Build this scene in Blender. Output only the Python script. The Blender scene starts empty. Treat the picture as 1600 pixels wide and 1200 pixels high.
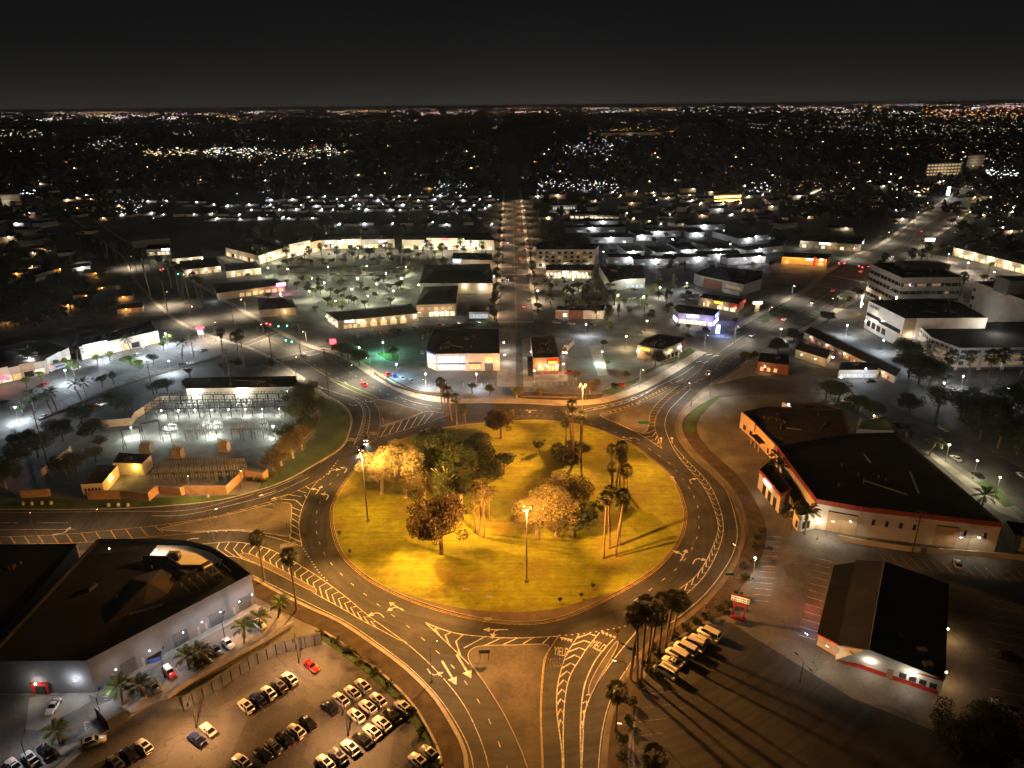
import bpy, math, random
from mathutils import Matrix, Vector
R = random.Random(7)
sc = bpy.context.scene
col = sc.collection
PI = math.pi

# ------------------------------------------------------------------ camera
F, H = 1109.0, 119.0                      # focal length in photo pixels, height of the drone in metres
CAMR = Matrix.Rotation(PI/2 - math.radians(21.43), 3, 'X') @ Matrix.Rotation(math.radians(-0.55), 3, 'Z')
cd = bpy.data.cameras.new('camera'); cd.sensor_width = 36.0; cd.lens = F/1600*36
cd.clip_start = 1.0; cd.clip_end = 90000
cam = bpy.data.objects.new('camera', cd); col.objects.link(cam)
cam.matrix_world = Matrix.Translation((0, 0, H)) @ CAMR.to_4x4()
sc.camera = cam
# ------------------------------------------------------------------ night sky with the glow of the city low over the horizon
w = bpy.data.worlds.new('World'); sc.world = w; w.use_nodes = True
nt = w.node_tree; nt.nodes.clear()
out = nt.nodes.new('ShaderNodeOutputWorld')
sky = nt.nodes.new('ShaderNodeTexSky'); sky.sky_type = 'NISHITA'; sky.sun_disc = False
sky.sun_elevation = math.radians(-9); sky.sun_rotation = math.radians(200)
b1 = nt.nodes.new('ShaderNodeBackground'); b1.inputs['Strength'].default_value = 0.05
nt.links.new(sky.outputs[0], b1.inputs['Color'])
tc = nt.nodes.new('ShaderNodeTexCoord'); sp = nt.nodes.new('ShaderNodeSeparateXYZ')
nt.links.new(tc.outputs['Generated'], sp.inputs[0])
ab = nt.nodes.new('ShaderNodeMath'); ab.operation = 'ABSOLUTE'; nt.links.new(sp.outputs['Z'], ab.inputs[0])
cr = nt.nodes.new('ShaderNodeValToRGB'); nt.links.new(ab.outputs[0], cr.inputs[0])
e = cr.color_ramp.elements
e[0].position = 0.0; e[0].color = (0.036, 0.0335, 0.0285, 1)
e[1].position = 1.0; e[1].color = (0.0012, 0.0012, 0.0014, 1)
for p, c in ((0.012, (0.0262, 0.0247, 0.0215)), (0.035, (0.0158, 0.0152, 0.0140)), (0.07, (0.0098, 0.0096, 0.0094)), (0.13, (0.0060, 0.0060, 0.0062)), (0.35, (0.0024, 0.0024, 0.0027))):
    q = e.new(p); q.color = (*c, 1)
b2 = nt.nodes.new('ShaderNodeBackground'); b2.inputs['Strength'].default_value = 1.0
sn = nt.nodes.new('ShaderNodeTexNoise'); sn.inputs['Scale'].default_value = 1.6; sn.inputs['Detail'].default_value = 2; nt.links.new(tc.outputs['Generated'], sn.inputs['Vector'])
sm = nt.nodes.new('ShaderNodeMapRange'); sm.inputs[1].default_value = .3; sm.inputs[2].default_value = .7; sm.inputs[3].default_value = .62; sm.inputs[4].default_value = 1.25; nt.links.new(sn.outputs[0], sm.inputs[0]); nt.links.new(sm.outputs[0], b2.inputs['Strength'])
nt.links.new(cr.outputs[0], b2.inputs['Color'])
ad = nt.nodes.new('ShaderNodeAddShader')
nt.links.new(b1.outputs[0], ad.inputs[0]); nt.links.new(b2.outputs[0], ad.inputs[1]); nt.links.new(ad.outputs[0], out.inputs[0])
ml = bpy.data.lights.new('fill_sun', 'SUN'); ml.energy = 0.012; ml.angle = math.radians(8); ml.color = (1, .93, .85)  # no moon stands here: a weak sun added as fill for dark roofs
mo = bpy.data.objects.new('fill_sun', ml); col.objects.link(mo); mo.rotation_euler = (math.radians(35), math.radians(20), 0)
vs = sc.view_settings; vs.view_transform = 'Standard'; vs.look = 'None'; vs.exposure = 0.0; vs.gamma = 1.0; vs.use_curve_mapping = False
sc.cycles.use_light_tree = True; sc.cycles.max_bounces = 3; sc.cycles.diffuse_bounces = 1; sc.cycles.glossy_bounces = 2
sc.cycles.transparent_max_bounces = 4; sc.cycles.sample_clamp_indirect = 4.0; sc.cycles.use_denoising = True; sc.cycles.use_adaptive_sampling = True; sc.cycles.adaptive_threshold = .08; sc.cycles.adaptive_min_samples = 16; sc.cycles.light_sampling_threshold = .03; sc.cycles.volume_bounces = 0
sc.cycles.caustics_reflective = False; sc.cycles.caustics_refractive = False

# ------------------------------------------------------------------ helpers
def G(px, py, z=0.0):
    """the point of the place, at height z, that a spot of the photograph shows"""
    d = CAMR @ Vector((px-800, 600-py, -F)); t = (z-H)/d.z
    return Vector((d.x*t, d.y*t, z))
def topz(bx, by, ty):
    """height of an upright thing standing at the spot (bx, by) whose top reaches row ty"""
    b = G(bx, by); k = (600-ty)/F
    v0 = CAMR.transposed() @ (b - Vector((0, 0, H))); u = CAMR.transposed() @ Vector((0, 0, 1))
    return (k*-v0.z - v0.y)/(u.y + k*u.z)
def GS(pts, z=0.0): return [G(x, y, z) for x, y in pts]
def spline(pts, n=6, closed=False):
    P = [Vector(p) for p in pts]; o = []; m = len(P)
    for i in range(m if closed else m-1):
        if closed: a, b, c, d = P[i-1], P[i], P[(i+1) % m], P[(i+2) % m]
        else: a, b, c, d = P[max(i-1, 0)], P[i], P[i+1], P[min(i+2, m-1)]
        for k in range(n):
            t = k/n
            o.append(0.5*((2*b)+(c-a)*t+(2*a-5*b+4*c-d)*t*t+(3*b-a-3*c+d)*t**3))
    if not closed: o.append(P[-1].copy())
    return o
def offs(pl, d, closed=False):
    o = []; n = len(pl)
    for i, p in enumerate(pl):
        a = pl[i-1] if (closed or i) else p; b = pl[(i+1) % n] if (closed or i < n-1) else p
        t = Vector((b.x-a.x, b.y-a.y)); t = t.normalized() if t.length > 1e-6 else Vector((1, 0))
        o.append(Vector((p.x - t.y*d, p.y + t.x*d, p.z)))
    return o
def area2(pl): return sum(pl[i-1].x*pl[i].y - pl[i].x*pl[i-1].y for i in range(len(pl)))
def ccw(pl): return list(pl) if area2(pl) > 0 else list(reversed(pl))
def resample(pl, step):
    o = [pl[0].copy()]; acc = 0.0
    for a, b in zip(pl, pl[1:]):
        L = (b-a).length; s = step-acc
        while s <= L and L > 0: o.append(a.lerp(b, s/L)); s += step
        acc = L-(s-step)
    return o
def ordn(i):
    base = ['first','second','third','fourth','fifth','sixth','seventh','eighth','ninth','tenth','eleventh','twelfth','thirteenth','fourteenth','fifteenth','sixteenth','seventeenth','eighteenth','nineteenth','twentieth']
    return base[i] if i < 20 else 'twenty-'+base[i-20] if i < 29 else 'thirtieth' if i == 29 else 'thirty-'+base[i-30]

class MB:
    def __init__(s): s.v, s.f, s.m = [], [], []
    def poly(s, pts, mi=0):
        n = len(s.v); s.v += [tuple(p) for p in pts]; s.f.append(tuple(range(n, n+len(pts)))); s.m.append(mi); return s
    def obox(s, c, ax, ay, dx, dy, z0, z1, mi=0, top=None):
        """box on the axes ax, ay (unit 2d), half sizes dx, dy; top = (fx, fy) shrinks the upper face"""
        n = len(s.v); tx, ty = top or (1, 1)
        for z, fx, fy in ((z0, 1, 1), (z1, tx, ty)):
            for sx, sy in ((-1, -1), (1, -1), (1, 1), (-1, 1)):
                s.v.append((c[0]+ax[0]*sx*dx*fx+ay[0]*sy*dy*fy, c[1]+ax[1]*sx*dx*fx+ay[1]*sy*dy*fy, z))
        for f in ((3, 2, 1, 0), (4, 5, 6, 7), (0, 1, 5, 4), (1, 2, 6, 5), (2, 3, 7, 6), (3, 0, 4, 7)):
            s.f.append(tuple(n+i for i in f)); s.m.append(mi)
        return s
    def box(s, x0, y0, z0, x1, y1, z1, mi=0, top=None):
        return s.obox(((x0+x1)/2, (y0+y1)/2), (1, 0), (0, 1), abs(x1-x0)/2, abs(y1-y0)/2, z0, z1, mi, top)
    def prism(s, pts, z0, z1, side=0, top=0, cap=True):
        P = ccw(pts); n = len(s.v); k = len(P)
        s.v += [(p.x, p.y, z0) for p in P] + [(p.x, p.y, z1) for p in P]
        for i in range(k):
            j = (i+1) % k; s.f.append((n+i, n+j, n+k+j, n+k+i)); s.m.append(side)
        if cap: s.f.append(tuple(range(n+k, n+2*k))); s.m.append(top)
        return s
    def tube(s, p0, p1, r0, r1=None, k=6, mi=0, cap=True):
        r1 = r0 if r1 is None else r1; a, b = Vector(p0), Vector(p1); d = (b-a).normalized()
        u = d.orthogonal().normalized(); w = d.cross(u); n = len(s.v)
        for c, r in ((a, r0), (b, r1)):
            for i in range(k):
                t = 2*PI*i/k; s.v.append(tuple(c+u*(math.cos(t)*r)+w*(math.sin(t)*r)))
        for i in range(k):
            j = (i+1) % k; s.f.append((n+i, n+j, n+k+j, n+k+i)); s.m.append(mi)
        if cap:
            s.f.append(tuple(range(n+k, n+2*k))); s.m.append(mi); s.f.append(tuple(reversed(range(n, n+k)))); s.m.append(mi)
        return s
    def path(s, pts, radii, k=6, mi=0):
        for i in range(len(pts)-1): s.tube(pts[i], pts[i+1], radii[i], radii[i+1], k, mi, cap=(i == len(pts)-2))
        return s
    def strip(s, pl, wd, z, mi=0):
        A, B = offs(pl, wd/2), offs(pl, -wd/2); n = len(s.v)
        for a, b in zip(A, B): s.v += [(b.x, b.y, z), (a.x, a.y, z)]
        for i in range(len(pl)-1): s.f.append((n+2*i, n+2*i+2, n+2*i+3, n+2*i+1)); s.m.append(mi)
        return s
    def kerb(s, pl, d0, d1, z0, z1, mi=0):
        """a low wall or kerb that follows the line pl between the offsets d0 and d1"""
        A, B = offs(pl, d0), offs(pl, d1); n = len(s.v)
        for a, b in zip(A, B): s.v += [(a.x, a.y, z0), (a.x, a.y, z1), (b.x, b.y, z1), (b.x, b.y, z0)]
        for i in range(len(pl)-1):
            q = n+4*i
            for a, b in ((0, 1), (1, 2), (2, 3)): s.f.append((q+a, q+b, q+4+b, q+4+a)); s.m.append(mi)
        s.f.append((n, n+1, n+2, n+3)); s.m.append(mi); q = n+4*(len(pl)-1); s.f.append((q+3, q+2, q+1, q)); s.m.append(mi)
        return s
    def ball(s, c, r, mi=0, n=8, m=5, sz=1.0):
        k = len(s.v)
        s.v.append((c[0], c[1], c[2]-r*sz))
        for i in range(1, m):
            a = -PI/2+PI*i/m
            for j in range(n): s.v.append((c[0]+r*math.cos(a)*math.cos(2*PI*j/n), c[1]+r*math.cos(a)*math.sin(2*PI*j/n), c[2]+r*sz*math.sin(a)))
        s.v.append((c[0], c[1], c[2]+r*sz)); t = len(s.v)-1
        for j in range(n): s.f.append((k, k+1+(j+1) % n, k+1+j)); s.m.append(mi)
        for i in range(m-2):
            for j in range(n):
                a = k+1+i*n; s.f.append((a+j, a+(j+1) % n, a+n+(j+1) % n, a+n+j)); s.m.append(mi)
        a = k+1+(m-2)*n
        for j in range(n): s.f.append((a+j, a+(j+1) % n, t)); s.m.append(mi)
        return s
    def mesh(s, name, mats, off=None, smooth=False):
        me = bpy.data.meshes.new(name)
        v = s.v if off is None else [(x-off.x, y-off.y, z-off.z) for x, y, z in s.v]
        me.from_pydata(v, [], s.f)
        for m in mats if isinstance(mats, (list, tuple)) else [mats]: me.materials.append(m)
        if any(s.m): me.polygons.foreach_set('material_index', s.m)
        if smooth: me.polygons.foreach_set('use_smooth', [True]*len(s.f))
        me.update(); return me
    def build(s, name, mats, parent=None, smooth=False, local=False):
        off = None if (parent is None or local) else wloc(parent)
        return link(name, s.mesh(name, mats, off, smooth), parent)
def wloc(o):
    v = Vector(o.location)
    while o.parent: o = o.parent; v += Vector(o.location)
    return v
def link(name, me, parent=None, loc=None):
    o = bpy.data.objects.new(name, me); col.objects.link(o)
    if parent: o.parent = parent
    if loc is not None: o.location = loc
    return o
def tag(o, label=None, cat=None, group=None, kind=None):
    if label: o['label'] = label
    if cat: o['category'] = cat
    if group: o['group'] = group
    if kind: o['kind'] = kind
    return o
def thing(name, label, cat, loc, group=None, rz=0.0):
    o = bpy.data.objects.new(name, None); col.objects.link(o); o.location = loc; o.rotation_euler.z = rz
    o.empty_display_size = .3
    return tag(o, label, cat, group)
def child_copy(src, parent):
    c = src.copy(); col.objects.link(c); c.parent = parent
    for g in src.children: child_copy(g, c)
    return c
def lamp_light(parent, loc, colr, power, kind='POINT', size=.25, angle=150, aim=None):
    l = bpy.data.lights.new('lamp_light', kind); l.energy = power; l.color = colr; l.shadow_soft_size = size
    if kind == 'SPOT': l.spot_size = math.radians(angle); l.spot_blend = .6
    o = bpy.data.objects.new('lamp_light', l); col.objects.link(o); o.parent = parent; o.location = loc
    if aim is not None: o.rotation_euler = Vector(aim).to_track_quat('-Z', 'Y').to_euler()
    return o

# ------------------------------------------------------------------ materials
def mat(name, c, rough=.85, var=.35, scale=.4, fine=6.0, metal=0.0, spec=.3, space='world', rnd=0.0, bump=0.0, c2=None):
    m = bpy.data.materials.new(name); m.use_nodes = True; n = m.node_tree; b = n.nodes['Principled BSDF']
    b.inputs['Roughness'].default_value = rough; b.inputs['Metallic'].default_value = metal
    b.inputs['Specular IOR Level'].default_value = spec
    if space == 'world': co = n.nodes.new('ShaderNodeNewGeometry').outputs['Position']
    else: co = n.nodes.new('ShaderNodeTexCoord').outputs['Object']
    a = n.nodes.new('ShaderNodeTexNoise'); a.inputs['Scale'].default_value = scale; a.inputs['Detail'].default_value = 5
    n.links.new(co, a.inputs['Vector'])
    f = n.nodes.new('ShaderNodeTexNoise'); f.inputs['Scale'].default_value = fine; f.inputs['Detail'].default_value = 3
    n.links.new(co, f.inputs['Vector'])
    mx = n.nodes.new('ShaderNodeMath'); mx.operation = 'MULTIPLY_ADD'; mx.inputs[1].default_value = .35
    n.links.new(f.outputs[0], mx.inputs[0]); n.links.new(a.outputs[0], mx.inputs[2])
    ramp = n.nodes.new('ShaderNodeMapRange'); ramp.inputs[1].default_value = .45; ramp.inputs[2].default_value = .9
    n.links.new(mx.outputs[0], ramp.inputs[0])
    mix = n.nodes.new('ShaderNodeMix'); mix.data_type = 'RGBA'
    hi = c2 or tuple(min(1, x*(1+var)) for x in c); lo = tuple(x*(1-var) for x in c)
    mix.inputs[6].default_value = (*lo, 1); mix.inputs[7].default_value = (*hi, 1)
    n.links.new(ramp.outputs[0], mix.inputs[0]); colr = mix.outputs[2]
    if rnd:
        oi = n.nodes.new('ShaderNodeObjectInfo'); hs = n.nodes.new('ShaderNodeHueSaturation')
        mr = n.nodes.new('ShaderNodeMapRange'); mr.inputs[3].default_value = 1-rnd; mr.inputs[4].default_value = 1+rnd
        n.links.new(oi.outputs['Random'], mr.inputs[0]); n.links.new(mr.outputs[0], hs.inputs['Value']); n.links.new(colr, hs.inputs['Color']); colr = hs.outputs[0]
    n.links.new(colr, b.inputs['Base Color'])
    if bump:
        bp = n.nodes.new('ShaderNodeBump'); bp.inputs['Strength'].default_value = bump; bp.inputs['Distance'].default_value = .05
        n.links.new(f.outputs[0], bp.inputs['Height']); n.links.new(bp.outputs[0], b.inputs['Normal'])
    return m
def wear(m, kind):
    n = m.node_tree; b = n.nodes['Principled BSDF']; src = b.inputs['Base Color'].links[0].from_socket; pos = n.nodes.new('ShaderNodeNewGeometry').outputs['Position']
    def noise(vec, sc_, det=4, rough=.6):
        t = n.nodes.new('ShaderNodeTexNoise'); t.inputs['Scale'].default_value = sc_; t.inputs['Detail'].default_value = det; t.inputs['Roughness'].default_value = rough; n.links.new(vec, t.inputs['Vector']); return t.outputs[0]
    def rng(s, a, b_, lo, hi):
        r = n.nodes.new('ShaderNodeMapRange'); r.inputs[1].default_value = a; r.inputs[2].default_value = b_; r.inputs[3].default_value = lo; r.inputs[4].default_value = hi; n.links.new(s, r.inputs[0]); return r.outputs[0]
    def mul(a, b_):
        q = n.nodes.new('ShaderNodeMath'); q.operation = 'MULTIPLY'; n.links.new(a, q.inputs[0]); n.links.new(b_, q.inputs[1]); return q.outputs[0]
    def scaled(s, f, tint=None):
        x = n.nodes.new('ShaderNodeMix'); x.data_type = 'RGBA'; x.blend_type = 'MULTIPLY'; x.inputs[0].default_value = 1
        cc = n.nodes.new('ShaderNodeCombineColor'); [n.links.new(f, cc.inputs[i]) for i in range(3)]; n.links.new(s, x.inputs[6]); n.links.new(cc.outputs[0], x.inputs[7]); return x.outputs[2]
    if kind == 'road':            # tyre-polished lanes, patches and cracks; the lanes follow the ring round the lawn
        ctr = G(794, 790); v = n.nodes.new('ShaderNodeVectorMath'); v.operation = 'SUBTRACT'; v.inputs[1].default_value = (ctr.x, ctr.y, 0); n.links.new(pos, v.inputs[0])
        ln = n.nodes.new('ShaderNodeVectorMath'); ln.operation = 'LENGTH'; n.links.new(v.outputs[0], ln.inputs[0]); sx = n.nodes.new('ShaderNodeSeparateXYZ'); n.links.new(v.outputs[0], sx.inputs[0])
        at = n.nodes.new('ShaderNodeMath'); at.operation = 'ARCTAN2'; n.links.new(sx.outputs[1], at.inputs[0]); n.links.new(sx.outputs[0], at.inputs[1]); cb = n.nodes.new('ShaderNodeCombineXYZ'); n.links.new(ln.outputs['Value'], cb.inputs[0])
        a2 = n.nodes.new('ShaderNodeMath'); a2.operation = 'MULTIPLY'; a2.inputs[1].default_value = 4.0; n.links.new(at.outputs[0], a2.inputs[0]); n.links.new(a2.outputs[0], cb.inputs[1])
        src = scaled(src, rng(noise(cb.outputs[0], .75, 3), .3, .7, .60, 1.36))
    if kind in ('road', 'lot'):
        vo = n.nodes.new('ShaderNodeTexVoronoi'); vo.feature = 'DISTANCE_TO_EDGE'; vo.inputs['Scale'].default_value = .09; vo.inputs['Randomness'].default_value = 1.0
        wp = n.nodes.new('ShaderNodeVectorMath'); wp.operation = 'MULTIPLY_ADD'; nz = n.nodes.new('ShaderNodeTexNoise'); nz.inputs['Scale'].default_value = .25; n.links.new(pos, nz.inputs['Vector']); n.links.new(nz.outputs['Color'], wp.inputs[0]); wp.inputs[1].default_value = (7, 7, 0); n.links.new(pos, wp.inputs[2]); n.links.new(wp.outputs[0], vo.inputs['Vector'])
        src = scaled(src, rng(vo.outputs['Distance'], .004, .014, .74, 1.0))
        pt = n.nodes.new('ShaderNodeTexVoronoi'); pt.inputs['Scale'].default_value = .06; pt.distance = 'CHEBYCHEV'; n.links.new(pos, pt.inputs['Vector']); hv = n.nodes.new('ShaderNodeSeparateColor'); n.links.new(pt.outputs['Color'], hv.inputs[0])
        src = scaled(src, rng(hv.outputs[0], 0, 1, .78, 1.18)); src = scaled(src, rng(noise(pos, .7, 5, .7), .30, .42, .62, 1.0))
    if kind == 'paint': src = scaled(src, rng(noise(pos, 1.6, 6, .75), .36, .60, .28, 1.0))
    if kind == 'lawn':            # mowing streaks, worn soil and dry patches
        mp = n.nodes.new('ShaderNodeMapping'); mp.inputs['Rotation'].default_value = (0, 0, .5); mp.inputs['Scale'].default_value = (.06, .9, 1); n.links.new(pos, mp.inputs[0])
        src = scaled(src, rng(noise(mp.outputs[0], 1.0, 3), .3, .7, .80, 1.22)); src = scaled(src, rng(noise(pos, .35, 6, .7), .3, .7, .68, 1.30))
        soil = n.nodes.new('ShaderNodeMix'); soil.data_type = 'RGBA'; soil.inputs[7].default_value = (.17, .105, .02, 1); n.links.new(src, soil.inputs[6]); n.links.new(mul(rng(noise(pos, .085, 6, .68), .49, .63, 0, 1), rng(noise(pos, .9, 4), .35, .6, .15, .8)), soil.inputs[0]); src = soil.outputs[2]
    n.links.new(src, b.inputs['Base Color'])
def emit(name, c, s, sample=False):
    m = bpy.data.materials.new(name); m.use_nodes = True; n = m.node_tree; b = n.nodes['Principled BSDF']
    b.inputs['Base Color'].default_value = (*[x*.5 for x in c], 1); b.inputs['Emission Color'].default_value = (*c, 1); b.inputs['Emission Strength'].default_value = s
    tx = n.nodes.new('ShaderNodeTexNoise'); tx.inputs['Scale'].default_value = 1.1; tx.inputs['Detail'].default_value = 4; tx.inputs['Roughness'].default_value = .65
    mr = n.nodes.new('ShaderNodeMapRange'); mr.inputs[1].default_value = .32; mr.inputs[2].default_value = .68; mr.inputs[3].default_value = .22*s if name.startswith('window') else .6*s; mr.inputs[4].default_value = 1.5*s
    g = n.nodes.new('ShaderNodeNewGeometry'); n.links.new(g.outputs['Position'], tx.inputs['Vector'])
    n.links.new(tx.outputs[0], mr.inputs[0]); n.links.new(mr.outputs[0], b.inputs['Emission Strength'])
    if not sample: m.cycles.emission_sampling = 'NONE'
    return m
def leafmat(name, c, c2, trans=.25):
    m = mat(name, c, .6, .4, .5, 3.0, spec=.25, space='object', rnd=.25, c2=c2)
    b = m.node_tree.nodes['Principled BSDF']
    b.inputs['Subsurface Weight'].default_value = 0
    n = m.node_tree; tr = n.nodes.new('ShaderNodeBsdfTranslucent'); mx = n.nodes.new('ShaderNodeMixShader'); mx.inputs[0].default_value = trans
    src = b.inputs['Base Color'].links[0].from_socket; n.links.new(src, tr.inputs['Color'])
    o = n.nodes['Material Output']; n.links.new(b.outputs[0], mx.inputs[1]); n.links.new(tr.outputs[0], mx.inputs[2]); n.links.new(mx.outputs[0], o.inputs[0])
    return m
HPS, WARM, WHITE, COOL, TAN = (1, .405, .085), (1, .62, .27), (1, .90, .70), (.74, .88, 1), (1, .80, .54)
M = dict(
 ground=mat('dark_soil', (.035, .035, .03), .95, .5, .02, .5),
 asphalt=mat('asphalt', (.034, .0345, .036), .8, .30, .12, 2.0, spec=.35),
 asphalt2=mat('old_asphalt', (.088, .082, .075), .85, .35, .09, 2.0),
 lot=mat('parking_asphalt', (.128, .122, .112), .8, .35, .11, 1.5),
 concrete=mat('concrete', (.27, .245, .21), .85, .25, .3, 3.0),
 kerb=mat('kerb_concrete', (.30, .28, .25), .85, .25, .5, 4.0),
 apron=mat('apron_concrete', (.12, .092, .062), .9, .3, .25, 2.0),
 dirt=mat('packed_dirt', (.085, .076, .064), .95, .4, .15, 1.2, bump=.4),
 mulch=mat('brown_mulch', (.055, .040, .026), .95, .45, .4, 2.5, bump=.5),
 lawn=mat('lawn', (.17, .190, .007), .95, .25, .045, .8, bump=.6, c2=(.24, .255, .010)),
 grass=mat('kept_grass', (.045, .075, .02), .95, .4, .1, 1.5, bump=.5),
 white=mat('road_paint_white', (.62, .60, .55), .7, .35, .5, 5.0),
 faint=mat('worn_paint_white', (.17, .165, .155), .8, .35, .5, 4.0),
 yellow=mat('road_paint_yellow', (.55, .34, .05), .7, .3, .5, 5.0),
 green=mat('bike_lane_green', (.05, .30, .11), .8, .3, .6, 5.0),
 roofdark=mat('dark_roofing', (.012, .0115, .011), .95, .45, .15, 2.0, spec=.1),
 roofbrown=mat('brown_roofing', (.030, .023, .018), .9, .4, .3, 3.0, spec=.15),
 rooftile=mat('tile_roofing', (.035, .028, .023), .85, .4, .8, 5.0),
 roofgrey=mat('grey_roofing', (.13, .125, .12), .9, .35, .2, 2.0),
 stucco=mat('cream_stucco', (.50, .44, .36), .9, .18, .25, 3.0),
 tanwall=mat('tan_stucco', (.40, .28, .17), .9, .2, .25, 3.0),
 greywall=mat('grey_wall', (.19, .19, .195), .85, .15, .2, 3.0),
 whitewall=mat('white_wall', (.62, .58, .52), .85, .15, .2, 3.0),
 block=mat('block_wall', (.36, .22, .12), .9, .25, .5, 4.0),
 brick=mat('red_brown_wall', (.20, .085, .05), .9, .25, .6, 5.0),
 bandgrey=mat('office_concrete', (.33, .315, .29), .85, .15, .3, 3.0),
 redtrim=mat('red_trim', (.26, .035, .018), .6, .2, .5, 4.0),
 redpaint=mat('red_paint', (.45, .03, .02), .4, .2, .8, 4.0),
 darkmetal=mat('dark_metal', (.025, .025, .027), .5, .3, 1.0, 8.0, metal=.4),
 steel=mat('galvanised_steel', (.16, .16, .16), .55, .25, 1.0, 8.0, metal=.3),
 lightsteel=mat('pale_steel', (.34, .33, .31), .55, .2, 1.0, 8.0),
 wood=mat('pole_wood', (.055, .04, .028), .9, .3, 1.5, 8.0),
 yellowpaint=mat('yellow_paint', (.62, .42, .02), .5, .2, 1.0, 6.0),
 bluewall=mat('blue_panel', (.10, .12, .42), .6, .2, .4, 4.0),
 purplewall=mat('lilac_panel', (.22, .20, .40), .7, .2, .4, 4.0),
 slate=mat('slate_panel', (.10, .105, .115), .8, .2, .5, 5.0),
 glass=mat('dark_glass', (.02, .022, .025), .12, .2, .5, 4.0, spec=.6),
 signgreen=mat('road_sign_green', (.01, .12, .09), .5, .15, 1.0, 6.0),
 bark=mat('tree_bark', (.11, .075, .05), .95, .35, 2.0, 8.0, space='object'),
 palebark=mat('pale_bark', (.42, .36, .28), .9, .3, 2.0, 8.0, space='object'),
 palmbark=mat('palm_bark', (.15, .105, .07), .95, .35, 2.0, 9.0, space='object'),
 leaf=leafmat('leaf_green', (.030, .050, .016), (.060, .085, .024)),
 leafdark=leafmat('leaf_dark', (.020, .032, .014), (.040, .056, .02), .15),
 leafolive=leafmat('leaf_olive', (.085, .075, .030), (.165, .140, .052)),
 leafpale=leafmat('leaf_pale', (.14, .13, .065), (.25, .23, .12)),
 leaflit=leafmat('leaf_painted_lit', (.15, .22, .022), (.25, .34, .04)),  # lamplight on the crowns is put into this lighter leaf colour
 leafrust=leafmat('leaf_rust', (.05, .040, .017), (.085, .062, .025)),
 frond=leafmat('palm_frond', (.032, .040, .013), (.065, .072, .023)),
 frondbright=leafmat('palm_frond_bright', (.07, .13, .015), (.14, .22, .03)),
 skirt=mat('dead_frond', (.11, .075, .04), .95, .4, 1.0, 6.0, space='object'),
 hat=emit('lamp_warm', (1, .72, .32), 45), hps=emit('lamp_sodium', (1, .60, .14), 26), dimlens=emit('lamp_lens_dim', (1, .75, .45), 3), cool=emit('lamp_cool', (.80, .90, 1), 40), wht=emit('lamp_white', (1, .95, .84), 45),
 orange=emit('lamp_orange', (1, .45, .08), 16),
 winwarm=emit('window_warm', (1, .66, .30), .75), wincream=emit('window_cream', (1, .84, .52), 1.35), winwhite=emit('window_white', (.84, .92, 1), .55), windim=emit('window_dim', (1, .66, .33), .16), winteal=emit('window_teal', (.45, .95, .85), .45),
 signred=emit('sign_red', (1, .06, .08), 5), signwhite=emit('sign_white', (1, .96, .9), 7), signyel=emit('sign_yellow', (1, .62, .03), 4), signblue=emit('sign_blue', (.22, .35, 1), 9),
 signcyan=emit('sign_cyan', (.55, .8, 1), 9), signpink=emit('sign_pink', (1, .25, .75), 7), signor=emit('sign_orange', (1, .30, .03), 4), signlilac=emit('sign_lilac', (.75, .6, 1), 6),
 tail=emit('tail_light', (1, .02, .03), 14), head=emit('head_light', (1, .95, .88), 30), sgreen=emit('signal_green', (.08, 1, .6), 22), sred=emit('signal_red', (1, .05, .04), 22))
for k_, w_ in (('asphalt', 'road'), ('asphalt2', 'lot'), ('lot', 'lot'), ('white', 'paint'), ('yellow', 'paint'), ('faint', 'paint'), ('lawn', 'lawn'), ('grass', 'lot')): wear(M[k_], w_)
# ================================================================== the setting: ground, roads, lawn, islands, pavements
def sheet(name, pts, m, z, parent=None):
    o = MB().poly([(p.x, p.y, z) for p in ccw(pts)]).build(name, m, parent)
    if not parent: tag(o, kind='structure')
    return o
def raised(name, pts, z, top, side=None, z0=0.0, rim=.22):
    """a kerbed bed: its kerb is a child"""
    P = ccw(pts)
    o = MB().prism(offs(P, rim, True), z0, z-.012, 0, 0).build(name, top); tag(o, kind='structure')
    k = MB(); A, B = P, offs(P, rim, True); n = len(P)
    for i in range(n):
        j = (i+1) % n
        k.poly([(A[i].x, A[i].y, z0), (A[j].x, A[j].y, z0), (A[j].x, A[j].y, z), (A[i].x, A[i].y, z)])
        k.poly([(A[i].x, A[i].y, z), (A[j].x, A[j].y, z), (B[j].x, B[j].y, z), (B[i].x, B[i].y, z)])
        k.poly([(B[i].x, B[i].y, z), (B[j].x, B[j].y, z), (B[j].x, B[j].y, z0), (B[i].x, B[i].y, z0)])
    k.build('kerb', side or M['kerb'], o); return o
def sp_(px, n=5, closed=False): return spline(GS(px), n, closed)

sheet('ground', [Vector((-45000, -2000, 0)), Vector((45000, -2000, 0)), Vector((45000, 60000, 0)), Vector((-45000, 60000, 0))], M['ground'], 0.0)
sheet('paved_district', [Vector((-330, 20, 0)), Vector((200, 20, 0)), Vector((330, 120, 0)), Vector((430, 420, 0)), Vector((330, 640, 0)), Vector((-300, 640, 0)), Vector((-420, 330, 0))], M['lot'], .006)

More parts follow.
